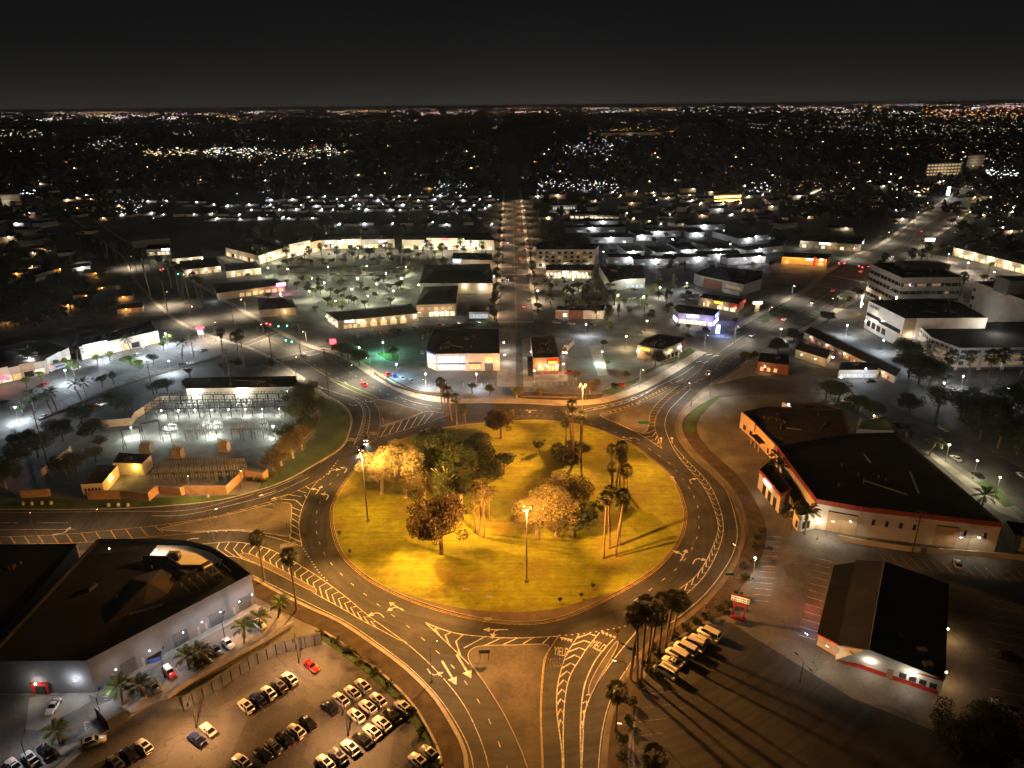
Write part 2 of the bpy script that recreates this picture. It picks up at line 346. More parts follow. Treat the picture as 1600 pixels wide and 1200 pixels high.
W_N = [(-260, 806), (-80, 801), (0, 797), (100, 797), (200, 795), (325, 785), (400, 768), (450, 750), (495, 725), (535, 700), (547, 675), (551, 655), (545, 640), (530, 627), (510, 617), (487, 600), (450, 575), (425, 557)]
AV_W = [(425, 557), (385, 540), (335, 525), (275, 497), (220, 445), (195, 402), (168, 380), (120, 345), (60, 305)]
AV_E = [(80, 300), (140, 340), (190, 375), (250, 406), (307, 445), (400, 500), (460, 533), (495, 547)]
NW_E = [(495, 547), (512, 551), (540, 562), (575, 585), (612, 607), (650, 622), (700, 630), (760, 630), (820, 631), (880, 634), (925, 632), (960, 626), (1008, 609), (1066, 576), (1104, 551)]
NE_W = [(1104, 551), (1131, 528), (1200, 487), (1217, 477), (1266, 452), (1295, 427), (1336, 401), (1380, 382), (1425, 350), (1475, 315), (1507, 295), (1534, 278), (1562, 262), (1590, 246)]
NE_E = [(1620, 252), (1585, 272), (1556, 288), (1540, 300), (1515, 325), (1490, 346), (1450, 374), (1400, 418), (1342, 459), (1292, 490), (1230, 526), (1184, 553), (1147, 576), (1125, 589), (1100, 606), (1080, 625), (1064, 642), (1056, 660), (1055, 675), (1065, 695), (1087, 720), (1115, 745), (1137, 770), (1151, 800), (1158, 833), (1150, 867), (1133, 897), (1107, 930), (1077, 957), (1047, 980), (1020, 997), (993, 1027), (967, 1067), (952, 1107), (943, 1147), (938, 1200), (934, 1300), (930, 1420)]
S_W = [(745, 1420), (743, 1300), (733, 1200), (727, 1167), (707, 1127), (677, 1083), (633, 1040), (583, 1003), (533, 970), (483, 947), (443, 927), (400, 903), (356, 880), (300, 868), (200, 862), (100, 860), (0, 862), (-80, 864), (-260, 868)]
w_n, av_w, av_e, nw_e, ne_w, ne_e, s_w = (sp_(x, 4) for x in (W_N, AV_W, AV_E, NW_E, NE_W, NE_E, S_W))
circle = sheet('circle_road', w_n + sp_([(425, 557), (460, 552), (495, 547)], 3)[1:] + nw_e[1:] + [G(1184, 553)] + ne_e[ne_e.index(min(ne_e, key=lambda p: (p-G(1184, 553)).length))+1:] + s_w, M['asphalt'], .012)
avenue_nw = sheet('avenue_northwest', av_w + av_e + [G(480, 556), G(450, 566)], M['asphalt2'], .016)
avenue_ne = sheet('avenue_northeast', ne_w + [p for p in ne_e if p.y > G(1184, 553).y-1] + [G(1140, 560)], M['asphalt2'], .017)
X0, X1 = G(779, 500).x, G(834, 500).x
street_n = sheet('street_north', [Vector((X0, G(783, 514).y, 0)), Vector((X1, G(828, 512).y, 0)), Vector((X1+4, 1600, 0)), Vector((X0+2, 1600, 0))], M['asphalt2'], .020)
cross = sheet('cross_street', sp_([(500, 541), (560, 522), (640, 511), (700, 506), (783, 502), (828, 500), (900, 505), (1000, 514), (1060, 521), (1131, 528)], 4) + sp_([(1104, 551), (1060, 536), (1000, 529), (900, 523), (830, 516), (780, 513), (690, 516), (600, 531), (560, 541), (512, 551)], 4), M['asphalt2'], .014)
frontage = sheet('frontage_street', sp_([(395, 545), (345, 560), (175, 612), (0, 687), (-120, 735)], 4) + sp_([(-120, 760), (0, 706), (100, 664), (230, 612), (330, 588), (425, 566)], 4), M['asphalt2'], .014)
east_st = sheet('east_street', sp_([(1105, 603), (1160, 592), (1230, 594), (1300, 598), (1370, 596), (1430, 592)], 4) + sp_([(1440, 604), (1390, 630), (1487, 672), (1600, 735), (1700, 790)], 4) + sp_([(1680, 850), (1600, 800), (1500, 728), (1400, 664), (1345, 628), (1280, 617), (1200, 616), (1110, 622)], 4), M['asphalt2'], .015)
cross_e = sheet('signal_street', [G(1130, 440), G(1180, 427), G(1290, 424), G(1310, 418), G(1290, 446), G(1262, 456), G(1180, 438), G(1100, 450)], M['asphalt2'], .013)
cross_w = sheet('cross_avenue', [G(60, 468), G(220, 443), G(310, 438), G(470, 425), G(640, 415), G(640, 420), G(470, 433), G(325, 450), G(235, 462), G(60, 490)], M['asphalt2'], .013)

# the round lawn with its kerb and the concrete apron on the south side
ISL = [(520, 800), (523, 830), (537, 866), (571, 899), (613, 923), (667, 945), (733, 963), (800, 972), (867, 967), (933, 941), (1000, 904), (1033, 878), (1060, 843), (1069, 810), (1066, 788), (1057, 762), (1040, 737), (1015, 716), (990, 697), (960, 682), (920, 667), (870, 659), (825, 657), (760, 661), (700, 668), (640, 683), (595, 702), (562, 729), (540, 755), (526, 780)]
isl = sp_(ISL, 4, True)
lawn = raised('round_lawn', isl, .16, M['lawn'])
apr = MB(); ia = spline(GS([(613, 921), (667, 943), (733, 961), (800, 970), (867, 965), (933, 939), (962, 925)], .165), 5); ib = spline(GS([(613, 919), (667, 938), (733, 952), (800, 956), (867, 951), (933, 932), (962, 923)], .165), 5)
apr.poly([(p.x, p.y, .166) for p in ccw(ia + ib[::-1])]); apr.build('apron', M['apron'], lawn)
for x, y in ((763, 933), (762, 967), (728, 921)):                       # utility covers on the lawn edge
    p = G(x, y, .17); MB().box(p.x-1.0, p.y-.6, .15, p.x+1.0, p.y+.6, .20).build('utility_cover', M['concrete'], lawn)
# traffic islands
isl_s = raised('traffic_island_south', sp_([(731, 1030), (737, 1014), (757, 1009), (800, 1008), (857, 1008), (851, 1030), (847, 1067), (845, 1117), (848, 1200), (850, 1420), (848, 1425), (842, 1300), (823, 1200), (797, 1137), (777, 1100), (753, 1063)], 3, True), .14, M['dirt'])
isl_w = raised('traffic_island_west', sp_([(250, 826), (341, 808), (387, 797), (427, 787), (450, 786), (456, 792), (455, 815), (453, 838), (430, 836), (397, 831), (369, 828), (299, 831)], 3, True), .14, M['dirt'])
isl_nw = raised('traffic_island_northwest', sp_([(584, 627), (600, 625), (630, 634), (660, 643), (640, 652), (598, 666), (594, 662), (593, 650), (590, 638)], 3, True), .14, M['dirt'])
med_nw = raised('planted_median', sp_([(515, 592), (530, 596), (560, 608), (591, 622), (585, 624), (555, 613), (528, 600)], 3, True), .14, M['grass'])
isl_ne = raised('traffic_island_northeast', sp_([(937, 649), (960, 645), (985, 638), (1015, 624), (1040, 611), (1062, 602), (1046, 614), (1026, 632), (1016, 648), (1012, 672), (995, 675), (965, 662)], 3, True), .14, M['dirt'])
isl_se = raised('traffic_island_southeast', sp_([(962, 1003), (966, 1008), (955, 1031), (938, 1059), (925, 1085), (919, 1084), (922, 1066), (939, 1035)], 3, True), .14, M['dirt'])
isl_sw = raised('traffic_island_southwest', sp_([(374, 868), (392, 866), (440, 890), (480, 912), (494, 920), (490, 926), (450, 906), (405, 883)], 3, True), .12, M['apron'])

# pavements along the kerbs, with a real kerb step
def pavement(name, pl, w0, w1, m=None, z=.13):
    o = MB().kerb(pl, w0, w1, 0, z).build(name, m or M['concrete']); return tag(o, kind='structure')
pavement('pavement_north', nw_e, .05, 5.2)
pavement('pavement_northeast', [p for p in ne_w if p.y > G(1133, 527).y], .05, 4.2)
pavement('pavement_east_upper', [p for p in ne_e if p.y > G(1147, 576).y], .05, 4.5)
pavement('kerb_east', [p for p in ne_e if G(1100, 606).y > p.y > 60], .05, 1.3, M['apron'])
pavement('kerb_southwest', [p for p in s_w if p.x > G(395, 900).x-1 and p.y < G(396, 902).y+1], .05, .9, M['kerb'])
pavement('kerb_west', w_n, .05, .5, M['kerb'])
pavement('pavement_avenue', av_w, .05, 2.4)
pavement('pavement_avenue_east', av_e, .05, 3.0)
for nm, x, wd in (('pavement_street_west', X0, -3), ('pavement_street_east', X1, 3)):
    y0 = G(800, 499).y; tag(MB().poly([(x, y0, .10), (x+wd, y0, .10), (x+wd, 1100, .10), (x, 1100, .10)][::1 if wd < 0 else -1]).build(nm, M['concrete']), kind='structure')
# verges and beds
sheet('verge_west', [w_n[i] for i in range(0, 26)][::1] + GS([(420, 735), (400, 772), (300, 776), (150, 782), (30, 775), (0, 760), (-150, 770)]), M['grass'], .05)
sheet('verge_northwest', sp_([(480, 603), (505, 620), (528, 632), (541, 645), (547, 660), (543, 677), (530, 700), (495, 722), (452, 748), (418, 762), (425, 735), (470, 700), (500, 660), (495, 630)], 3, True), M['grass'], .055)
sheet('verge_east', sp_([(1128, 617), (1095, 632), (1070, 652), (1066, 668), (1075, 690), (1098, 716), (1126, 742), (1150, 770), (1163, 800), (1168, 832), (1160, 868), (1185, 870), (1198, 830), (1180, 782), (1150, 740), (1112, 706), (1090, 676), (1092, 655), (1110, 634)], 3, True), M['mulch'], .05)
sheet('grass_strip_east', sp_([(1126, 618), (1095, 634), (1074, 653), (1070, 674), (1086, 676), (1088, 656), (1106, 636)], 3, True), M['grass'], .06)
sheet('bed_southeast', sp_([(1150, 880), (1130, 910), (1100, 940), (1060, 972), (1022, 1000), (1000, 1026), (1010, 1050), (1040, 1010), (1090, 975), (1130, 962), (1150, 930), (1185, 880), (1195, 845), (1165, 850)], 3, True), M['mulch'], .058)
sheet('bed_south', sp_([(995, 1035), (972, 1070), (957, 1110), (948, 1150), (944, 1200), (938, 1400), (985, 1400), (980, 1200), (985, 1140), (1000, 1090), (1004, 1060)], 3, True), M['mulch'], .063)
bed = [p for p in s_w if p.x > G(395, 900).x and 40 < p.y < G(396, 902).y]
tag(MB().kerb(bed, 1.0, 5.0, 0, .05).build('bed_southwest', M['mulch']), kind='structure')
tag(MB().kerb(bed[:-12], 5.0, 5.5, 0, .35).build('low_wall_southwest', M['kerb']), kind='structure')
tag(MB().kerb(bed[:-12], 5.6, 7.4, 0, .06).build('hedge_bed_southwest', M['grass']), kind='structure')
sheet('plaza_east', sp_([(1145, 582), (1184, 558), (1215, 560), (1215, 584), (1170, 588), (1120, 600)], 3, True), M['concrete'], .05)
sheet('dirt_lot', GS([(1004, 1062), (1040, 1012), (1095, 976), (1140, 972), (1225, 1025), (1330, 1090), (1480, 1150), (1600, 1215), (1700, 1300), (1000, 1420), (990, 1150)]), M['asphalt'], .009)
sheet('drive_north', GS([(779, 514), (806, 514), (806, 604), (776, 604)]), M['concrete'], .010)

# ------------------------------------------------------------------ painted markings: every line, arrow and word is a child of its road
def mark(px, wd=.19, m='white', dash=None, road=None, n=5, name='lane_line', z=.030):
    pl = sp_(px, n); b = MB()
    if dash:
        on, off_ = dash; q = resample(pl, .5); k = int((on+off_)/.5); j = int(on/.5)
        for i in range(0, len(q)-j, k): b.strip(q[i:i+j+1], wd, z)
    else: b.strip(pl, wd, z)
    return b.build(name, M[m], road or circle)
def at_frac(pl, t):
    L = [0]
    for a, b in zip(pl, pl[1:]): L.append(L[-1]+(b-a).length)
    s = max(0, min(1, t))*L[-1]
    for i in range(len(pl)-1):
        if L[i+1] >= s: return pl[i].lerp(pl[i+1], (s-L[i])/max(1e-6, L[i+1]-L[i]))
    return pl[-1]
def chevrons(A, B, n, dt, t0=.04, t1=.93, m='white', road=None, wd=.27):
    A, B = sp_(A), sp_(B)
    for i in range(n):
        t = t0+(t1-t0)*i/(n-1); a, b = at_frac(A, t), at_frac(B, t); c = (at_frac(A, t+dt)+at_frac(B, t+dt))/2
        MB().strip([a, c, b], wd, .031).build('chevron', M[m], road or circle)
def hatch(A, B, n, slip=0.0, m='yellow', road=None, wd=.22, t0=.02, t1=.98, z=.031):
    A, B = sp_(A), sp_(B)
    for i in range(n):
        t = t0+(t1-t0)*i/(n-1); MB().strip([at_frac(A, t), at_frac(B, t+slip)], wd, z).build('hatch_line', M[m], road or circle)
ARROWS = {}
def arrow(px, py, tx, ty, kind='straight', s=1.0, m='white', road=None):
    """kind: straight, left, right, fork; drives from (px,py) towards (tx,ty)"""
    if kind not in ARROWS:
        b = MB()
        def head(x, y, dx, dy, L=1.5, wd=.75): b.poly([(x-dy*wd, y+dx*wd, 0), (x+dy*wd, y-dx*wd, 0), (x+dx*L, y+dy*L, 0)][::-1])
        if kind in ('straight', 'fork'): b.strip([Vector((0, -2.6, 0)), Vector((0, 1.4, 0))], .32, 0); head(0, 1.4, 0, 1)
        if kind in ('left', 'fork'): b.strip(spline([Vector((0, -2.6, 0)), Vector((0, -.8, 0)), Vector((-.5, .2, 0)), Vector((-1.4, .5, 0))], 4), .32, .001); head(-1.4, .5, -1, .15)
        if kind == 'right': b.strip(spline([Vector((0, -2.6, 0)), Vector((0, -.8, 0)), Vector((.5, .2, 0)), Vector((1.4, .5, 0))], 4), .32, 0); head(1.4, .5, 1, .15)
        ARROWS[kind] = b.mesh('lane_arrow', M[m])
    a, b_ = G(px, py), G(tx, ty); o = link('lane_arrow', ARROWS[kind], road or circle, (a.x, a.y, .033)); o.scale = (s, s, 1)
    o.rotation_euler.z = math.atan2(b_.y-a.y, b_.x-a.x)-PI/2; return o
def letters(txt, m, parent, loc, rz=0, size=1.0, sx=1.0, sy=1.0, up=False, ext=0.0, name='lettering'):
    cu = bpy.data.curves.new(name, 'FONT'); cu.body = txt; cu.size = size; cu.align_x = 'CENTER'; cu.align_y = 'CENTER'; cu.extrude = ext; cu.resolution_u = 2
    t = bpy.data.objects.new(name, cu); me = bpy.data.meshes.new_from_object(t); bpy.data.objects.remove(t)
    me.materials.clear(); me.materials.append(m); o = link(name, me, parent, loc); o.scale = (sx, sy, 1)
    o.rotation_euler = (PI/2 if up else 0, 0, rz); return o

# circle: kerb-side yellow pair and lane dashes
for d, nm in ((-.35, 'edge_line'), (-.85, 'edge_line')):
    q = offs(ccw(isl), d, True); q.append(q[0]); MB().strip(q, .16, .030).build(nm, M['yellow'], circle)
DASH = (1.8, 4.2)
mark([(529, 741), (514, 759), (504, 776), (496, 795), (494, 813), (495, 835), (502, 855), (513, 875), (532, 896), (548, 911), (572, 930), (600, 952), (630, 973), (658, 996), (687, 1022), (715, 1050), (742, 1087), (763, 1123), (782, 1168), (796, 1215), (805, 1300)], .2, dash=DASH)
mark([(900, 657), (936, 666), (960, 675), (1005, 696), (1025, 709), (1044, 722), (1059, 739), (1072, 755), (1082, 772), (1090, 791), (1092, 812), (1091, 832), (1084, 852), (1071, 873), (1052, 893), (1028, 912), (1006, 929), (985, 942)], .2, dash=DASH)
mark([(800, 640), (850, 642), (905, 645)], .2, dash=(1, 2)); mark([(803, 650), (860, 650), (905, 651)], .2, dash=(1, 2))
# east chevron strip and bypass line
IA = [(1050, 697), (1065, 720), (1087, 745), (1105, 770), (1117, 800), (1122, 827), (1110, 863), (1090, 897), (1062, 920)]
IB = [(1053, 696), (1071, 717), (1096, 742), (1113, 765), (1126, 797), (1130, 830), (1119, 867), (1098, 903), (1067, 933)]
mark(IA); mark(IB); chevrons(IA, IB, 26, .022, .10, .96)
mark([(1080, 607), (1060, 626), (1045, 642), (1039, 660), (1041, 675), (1050, 697)]); mark([(1084, 623), (1067, 641), (1059, 660), (1059, 675), (1069, 695), (1091, 720), (1119, 745), (1134, 765), (1146, 797), (1152, 833), (1145, 865), (1128, 895), (1103, 927), (1072, 955), (1043, 977)], .18)
# northeast leg
mark([(1106, 588), (1080, 600), (1045, 624), (1027, 647), (1023, 665), (1027, 681), (1034, 701)], .2, 'yellow'); hatch([(1072, 599), (1043, 616), (1020, 640), (1013, 668)], [(1080, 600), (1047, 624), (1029, 647), (1024, 666)], 17)
mark([(936, 647), (985, 635), (1015, 621), (1042, 607), (1075, 592), (1094, 577), (1103, 566), (1128, 548), (1150, 533)], .2, 'yellow'); mark([(937, 645), (985, 632), (1015, 618), (1042, 604), (1072, 589)], .2, 'yellow'); hatch([(950, 643), (985, 632), (1040, 604)], [(953, 646), (987, 635), (1043, 607)], 16, m='yellow', wd=.5)
NA = [(912, 640), (945, 633), (975, 626), (998, 618), (1025, 605)]; NB = [(912, 643), (945, 637), (975, 630), (998, 621), (1025, 606)]
mark(NA); mark(NB); chevrons(NA, NB, 8, .05, .1, .8, wd=.35); mark([(1025, 605), (1040, 598), (1066, 585), (1086, 571)])
mark([(995, 676), (1015, 688), (1034, 701)]); mark([(994, 675), (1012, 676), (1023, 672)]); chevrons([(1000, 677), (1012, 685), (1030, 699)], [(1014, 676), (1024, 674), (1031, 694)], 4, .12, .05, .75)
mark([(1058, 615), (1098, 592), (1112, 583), (1138, 566), (1175, 543)], .2, dash=(1.8, 4)); mark([(985, 607), (1020, 596), (1060, 577), (1090, 560), (1115, 545)], .18, dash=(1.8, 4))
mark([(1106, 588), (1120, 574), (1127, 563), (1140, 553), (1200, 517), (1245, 490), (1290, 462)], .2, 'yellow', road=avenue_ne, z=.032); mark([(1150, 533), (1200, 504), (1236, 484), (1262, 470), (1296, 447)], .2, 'yellow', road=avenue_ne, z=.032)
mark([(1136, 542), (1172, 518)], .2, road=avenue_ne, z=.032); mark([(1148, 533), (1176, 515)], .2, road=avenue_ne, z=.032); mark([(1265, 478), (1300, 455), (1316, 446)], .2, road=avenue_ne, z=.032); mark([(1280, 484), (1320, 458), (1330, 450)], .2, road=avenue_ne, z=.032)
for o_ in (.33, .66):
    q = [a.lerp(b, o_) for a, b in zip(resample(sp_([(1330, 410), (1380, 388), (1425, 356), (1475, 321), (1510, 298)]), 10), resample(sp_([(1372, 435), (1408, 408), (1450, 374), (1493, 343), (1520, 318)]), 10))]
    MB().strip(q, .4, .032).build('lane_line', M['yellow' if o_ == .33 else 'faint'], avenue_ne)
mark([(1357, 428), (1363, 418), (1385, 405), (1402, 392), (1425, 375), (1437, 358), (1470, 337), (1473, 332)], .35, 'yellow', road=avenue_ne, z=.034)
for (xa, ya, xb, yb, n_) in ((1296, 430, 1352, 441, 17), (1274, 446, 1335, 457, 17)):       # the two zebra crossings at the lights
    a, b = G(xa, ya), G(xb, yb); dd = (G(1330, 430)-G(1300, 449)).normalized()*1.4
    for i in range(n_): c = a.lerp(b, i/(n_-1)); MB().strip([c-dd, c+dd], .75, .033).build('zebra_stripe', M['white'], avenue_ne)
for pa, pb, n_ in (((1178, 503), (1222, 477), 8), ((1252, 510), (1281, 489), 7)):          # green bike-lane bars
    a, b = G(*pa), G(*pb); t_ = (b-a).normalized(); nn = Vector((t_.y, -t_.x, 0))*(1 if pa[0] < 1200 else -1)
    for i in range(n_): c = a.lerp(b, i/(n_-1)); MB().strip([c, c+nn*3.6+t_*1.6], 1.3, .033).build('green_bar', M['green'], avenue_ne)
for x, y in ((1108, 554), (1119, 556), (1092, 565), (1102, 566), (1138, 527), (1152, 519), (1163, 512)):
    p = G(x, y); MB().obox(p, (.9, .4), (-.4, .9), 1.9, .35, .031, .0335).build('word_marking', M['white'], avenue_ne)
arrow(1033, 688, 1033, 672); arrow(1050, 688, 1049, 672); arrow(1053, 750, 1044, 735, 'fork'); arrow(1077, 750, 1067, 733, 'right'); arrow(1068, 868, 1075, 855, 'fork', 1.2); arrow(1087, 873, 1094, 860, 'right', 1.1); arrow(980, 686, 968, 680, 'fork'); arrow(993, 684, 984, 678, 'left'); arrow(1045, 596, 1030, 602, 'left'); arrow(1062, 595, 1050, 600, 'straight'); arrow(985, 622, 970, 627, 'left', .9); arrow(996, 629, 980, 633, 'left', .9); arrow(830, 641, 815, 641, 'fork')
# west leg
mark([(-200, 802), (0, 801), (200, 799), (294, 797), (369, 780), (425, 763), (474, 742)]); mark([(237, 806), (284, 805), (350, 792), (425, 772), (483, 746)]); mark([(-100, 806), (60, 806), (195, 806)], .16, 'faint', dash=(6, 8)); mark([(-100, 816), (60, 817), (175, 816)], .16, dash=(10, 6)); mark([(-100, 828), (0, 828), (118, 827)])
mark([(-100, 840), (0, 839), (100, 835), (200, 826), (275, 817), (341, 806), (387, 794), (444, 776), (500, 749)], .2, 'yellow'); mark([(-100, 851), (100, 849), (211, 841), (299, 833)], .2, 'yellow'); hatch([(-60, 839), (100, 835), (200, 826), (300, 813), (427, 783)], [(-52, 850), (110, 848), (213, 840), (312, 819), (442, 787)], 22)
mark([(299, 833), (335, 830), (369, 829), (397, 833), (435, 842), (472, 854)]); CE = [(500, 748), (485, 766), (472, 794), (467, 821), (472, 854)]; mark(CE); hatch([(456, 792), (456, 815), (453, 840)], [(470, 797), (467, 821), (470, 848)], 6, m='white', wd=.25); hatch([(322, 831), (369, 828), (392, 829)], [(325, 833), (372, 830), (395, 832)], 6, m='white')
mark([(456, 789), (453, 844)], .18, 'yellow'); hatch([(437, 780), (462, 768), (478, 759)], [(462, 782), (476, 773), (484, 764)], 4, m='white', wd=.3); hatch([(462, 782), (476, 773)], [(472, 791), (480, 778)], 2, m='white', wd=.3)
mark([(474, 857), (486, 876), (500, 896), (513, 909)], .35, dash=(.8, .8)); mark([(500, 750), (516, 735), (530, 716)], .3, dash=(1, 1.2))
SA = [(316, 850), (354, 847), (378, 848), (412, 855), (442, 868), (470, 884), (500, 903), (537, 930), (573, 960), (613, 989), (636, 1005)]; SB = [(340, 862), (356, 869), (372, 871), (406, 884), (453, 907), (483, 923), (533, 950), (567, 970), (600, 987), (620, 998), (636, 1006)]
mark(SA); mark(SB + [(677, 1043), (717, 1090), (743, 1137), (763, 1197), (775, 1300)]); chevrons(SA, SB, 24, -.03, .06, .86)
mark([(395, 899), (425, 914), (500, 951), (545, 974), (590, 1005), (640, 1043), (683, 1087), (713, 1130), (733, 1170), (741, 1210), (750, 1300)], .18)
MB().obox(G(450, 852), (.95, .3), (-.3, .95), 2.2, 1.3, .030, .0315).build('bus_box', M['faint'], circle); arrow(296, 842, 276, 843, 'left', 1.1); arrow(418, 771, 405, 775, 'straight', 1.1); arrow(438, 776, 424, 780, 'straight', 1.1); arrow(100, 833, 115, 831, 'left', 1.2); arrow(517, 735, 525, 722, 'right', 1.2); arrow(543, 733, 551, 724, 'left', 1.1); arrow(498, 766, 506, 755, 'fork', 1.1); arrow(514, 774, 521, 763, 'left', 1.1); arrow(592, 957, 582, 947, 'left', 1.0); arrow(620, 948, 606, 940, 'fork', 1.0); arrow(775, 984, 755, 984, 'fork', 1.1)
# northwest leg
PA = [(548, 621), (560, 629), (567, 642), (566, 658), (560, 678), (553, 695)]; PB = [(550, 620), (568, 628), (577, 640), (578, 652), (576, 668), (571, 688)]
mark(PA); mark(PB); chevrons(PA, PB, 14, -.05, .2, .97); mark([(440, 566), (470, 587), (500, 604), (530, 615), (548, 620)]); mark([(462, 550), (500, 576), (540, 598), (548, 603)], .18, dash=(3, 5)); mark([(470, 562), (515, 590), (560, 611), (584, 627), (592, 642), (594, 664), (590, 683)], .2, 'yellow')
mark([(448, 575), (490, 605), (515, 620), (540, 637), (548, 655), (545, 676), (535, 697), (500, 724)], .18); mark([(592, 683), (615, 677), (660, 663), (702, 647)]); mark([(598, 668), (640, 654), (665, 643), (690, 645), (702, 647)]); hatch([(604, 666), (640, 654), (678, 645)], [(594, 682), (630, 672), (664, 661)], 7, m='white', wd=.35); mark([(545, 697), (560, 698), (570, 694), (592, 684)], .3, dash=(.9, .9))
mark([(510, 556), (545, 580), (575, 600), (610, 618), (650, 633), (700, 640)], .2, dash=DASH); mark([(625, 621), (650, 629), (675, 634)]); arrow(549, 634, 556, 641, 'left', 1.0); arrow(573, 628, 580, 636, 'left', 1.0); arrow(665, 671, 648, 677, 'fork', 1.0); arrow(500, 605, 512, 612, 'straight', 1.0)
d_ = G(560, 690)-G(566, 670); letters('YIELD', M['white'], circle, (*G(583, 677)[:2], .033), PI, 1.3, 1, 2.8, name='yield_marking'); letters('YIELD', M['white'], circle, (*G(550, 687)[:2], .033), PI*.94, 1.3, 1, 2.8, name='yield_marking')
for o_ in (.3, .5, .7):
    q = [a.lerp(b, o_) for a, b in zip(sp_([(275, 497), (220, 445), (195, 402)], 5), sp_([(400, 500), (307, 445), (250, 406)], 5))]; MB().strip(q, .22, .032).build('lane_line', M['faint'], avenue_nw)
mark([(340, 505), (420, 553)], .2, 'faint', road=avenue_nw, z=.032); mark([(370, 500), (450, 548)], .2, 'yellow', road=avenue_nw, z=.032)
for a_, b_ in (((430, 566), (500, 552)), ((424, 561), (492, 547)), ((385, 541), (440, 520)), ((380, 537), (432, 517))): mark([a_, b_], .35, road=avenue_nw, z=.034, name='crossing_line')
# south leg
mark([(665, 973), (690, 983), (727, 992), (800, 997), (873, 994)], .25); mark([(665, 973), (697, 1003), (725, 1030), (733, 1038)], .25); chevrons([(672, 975), (690, 983), (727, 992)], [(668, 976), (697, 1003), (722, 1027)], 3, -.16, .35, .95, wd=.35); hatch([(757, 994), (800, 997), (862, 994)], [(722, 1013), (790, 1007), (850, 1006)], 5, m='white', wd=.3)
mark([(873, 994), (862, 1010), (852, 1032), (848, 1067), (846, 1117), (849, 1200), (851, 1300)], .2, 'yellow'); mark([(736, 1040), (756, 1063), (780, 1100), (800, 1137), (826, 1200), (843, 1290)], .2, 'yellow')
TA = [(905, 991), (890, 1014), (883, 1027), (872, 1067), (870, 1110), (877, 1165), (879, 1200)]; TB = [(937, 988), (918, 1012), (910, 1024), (890, 1058), (882, 1100), (880, 1150), (881, 1200)]
mark(TA + [(880, 1300)], .25); mark(TB, .25); chevrons(TA, TB, 11, -.035, .04, .74, wd=.4)
mark([(958, 999), (933, 1028), (917, 1060), (910, 1090), (907, 1133), (908, 1200), (908, 1300)], .3); QB = [(1000, 980), (967, 1020), (940, 1057), (923, 1087), (913, 1117), (911, 1153), (909, 1200)]; mark(QB, .25); chevrons([(917, 1085), (910, 1100), (907, 1133)], [(924, 1086), (915, 1112), (910, 1145)], 4, -.12, .03, .9, wd=.35)
mark([(1015, 1004), (990, 1030), (964, 1070), (949, 1108), (940, 1148), (935, 1200), (930, 1300)], .18); mark([(873, 993), (903, 991), (938, 986), (985, 977)], .35, dash=(.9, .9))
for x, y, r_ in ((877, 1019, -.15), (934, 1010, -.62)): letters('YIELD', M['white'], circle, (*G(x, y)[:2], .034), r_, 1.35, 1, 3.0, name='yield_marking')
letters('YIELD', M['faint'], circle, (*G(869, 1036)[:2], .034), .05, 1.35, 1, 3.0, name='yield_marking')
for x0_, y0_, x1_, y1_ in ((878, 998, 892, 1001), (942, 989, 960, 996)):
    for i in range(4):
        a = G(x0_, y0_).lerp(G(x1_, y1_), i/3); MB().poly([(a.x-.45, a.y+.5, .033), (a.x, a.y-.7, .033), (a.x+.45, a.y+.5, .033)]).build('yield_tooth', M['white'], circle)
arrow(701, 1050, 713, 1070, 'straight', 1.5); arrow(724, 1040, 735, 1058, 'straight', 1.5); arrow(675, 1055, 683, 1066, 'left', .9)
# signal-street stop bars and the far crossings of the north street
for y in (417, 429, 503):
    for i in range(24):
        t = X0+.6+(X1-X0-1.2)*i/23; q = G(800, y).y; MB().box(t-.22, q-1.3, .024, t+.22, q+1.3, .0255).build('zebra_stripe', M['white'], street_n)
for x in (X0+2.2, (X0+X1)/2-.2, (X0+X1)/2+.2, X1-2.2): MB().strip([Vector((x, 372, 0)), Vector((x, 900, 0))], .16, .026).build('lane_line', M['yellow' if abs(x-(X0+X1)/2) < 1 else 'faint'], street_n)
for x, y in ((560, 905), (640, 1000), (1090, 905), (1075, 745), (690, 1060), (860, 985), (520, 690), (930, 690), (480, 800), (1120, 850), (250, 822), (760, 1130), (1090, 620), (620, 612)): q = G(x, y); MB().tube((q.x, q.y, .02), (q.x, q.y, .034), .42, .42, 12).build('manhole_cover', M['darkmetal'], circle)
# ================================================================== kinds that repeat: trees, cars, poles
def leaf_cloud(b, clumps, n, size, rnd, mi=0, droop=0.0):
    """many leaf-sized faces spread through lumpy clumps (centre, rx, ry, rz)"""
    tot = sum(c[1]*c[2]*c[3] for c in clumps)
    for (c, rx, ry, rz) in clumps:
        for _ in range(int(n*rx*ry*rz/tot)+3):
            while True:
                d = Vector((rnd.uniform(-1, 1), rnd.uniform(-1, 1), rnd.uniform(-1, 1)))
                if .12 < d.length < 1: break
            d = d*(d.length**-.45); p = Vector(c)+Vector((d.x*rx, d.y*ry, d.z*rz))
            u = Vector((rnd.gauss(0, 1), rnd.gauss(0, 1), rnd.gauss(0, .6)-droop)).normalized(); v = u.cross(Vector((rnd.gauss(0, 1), rnd.gauss(0, 1), rnd.gauss(0, 1)))).normalized()
            s = size*rnd.uniform(.6, 1.35); q = s*rnd.uniform(.35, .6)
            b.poly([p-u*s*.5, p+v*q*.5-u*s*.1, p+u*s*.5, p-v*q*.5-u*s*.1], mi)
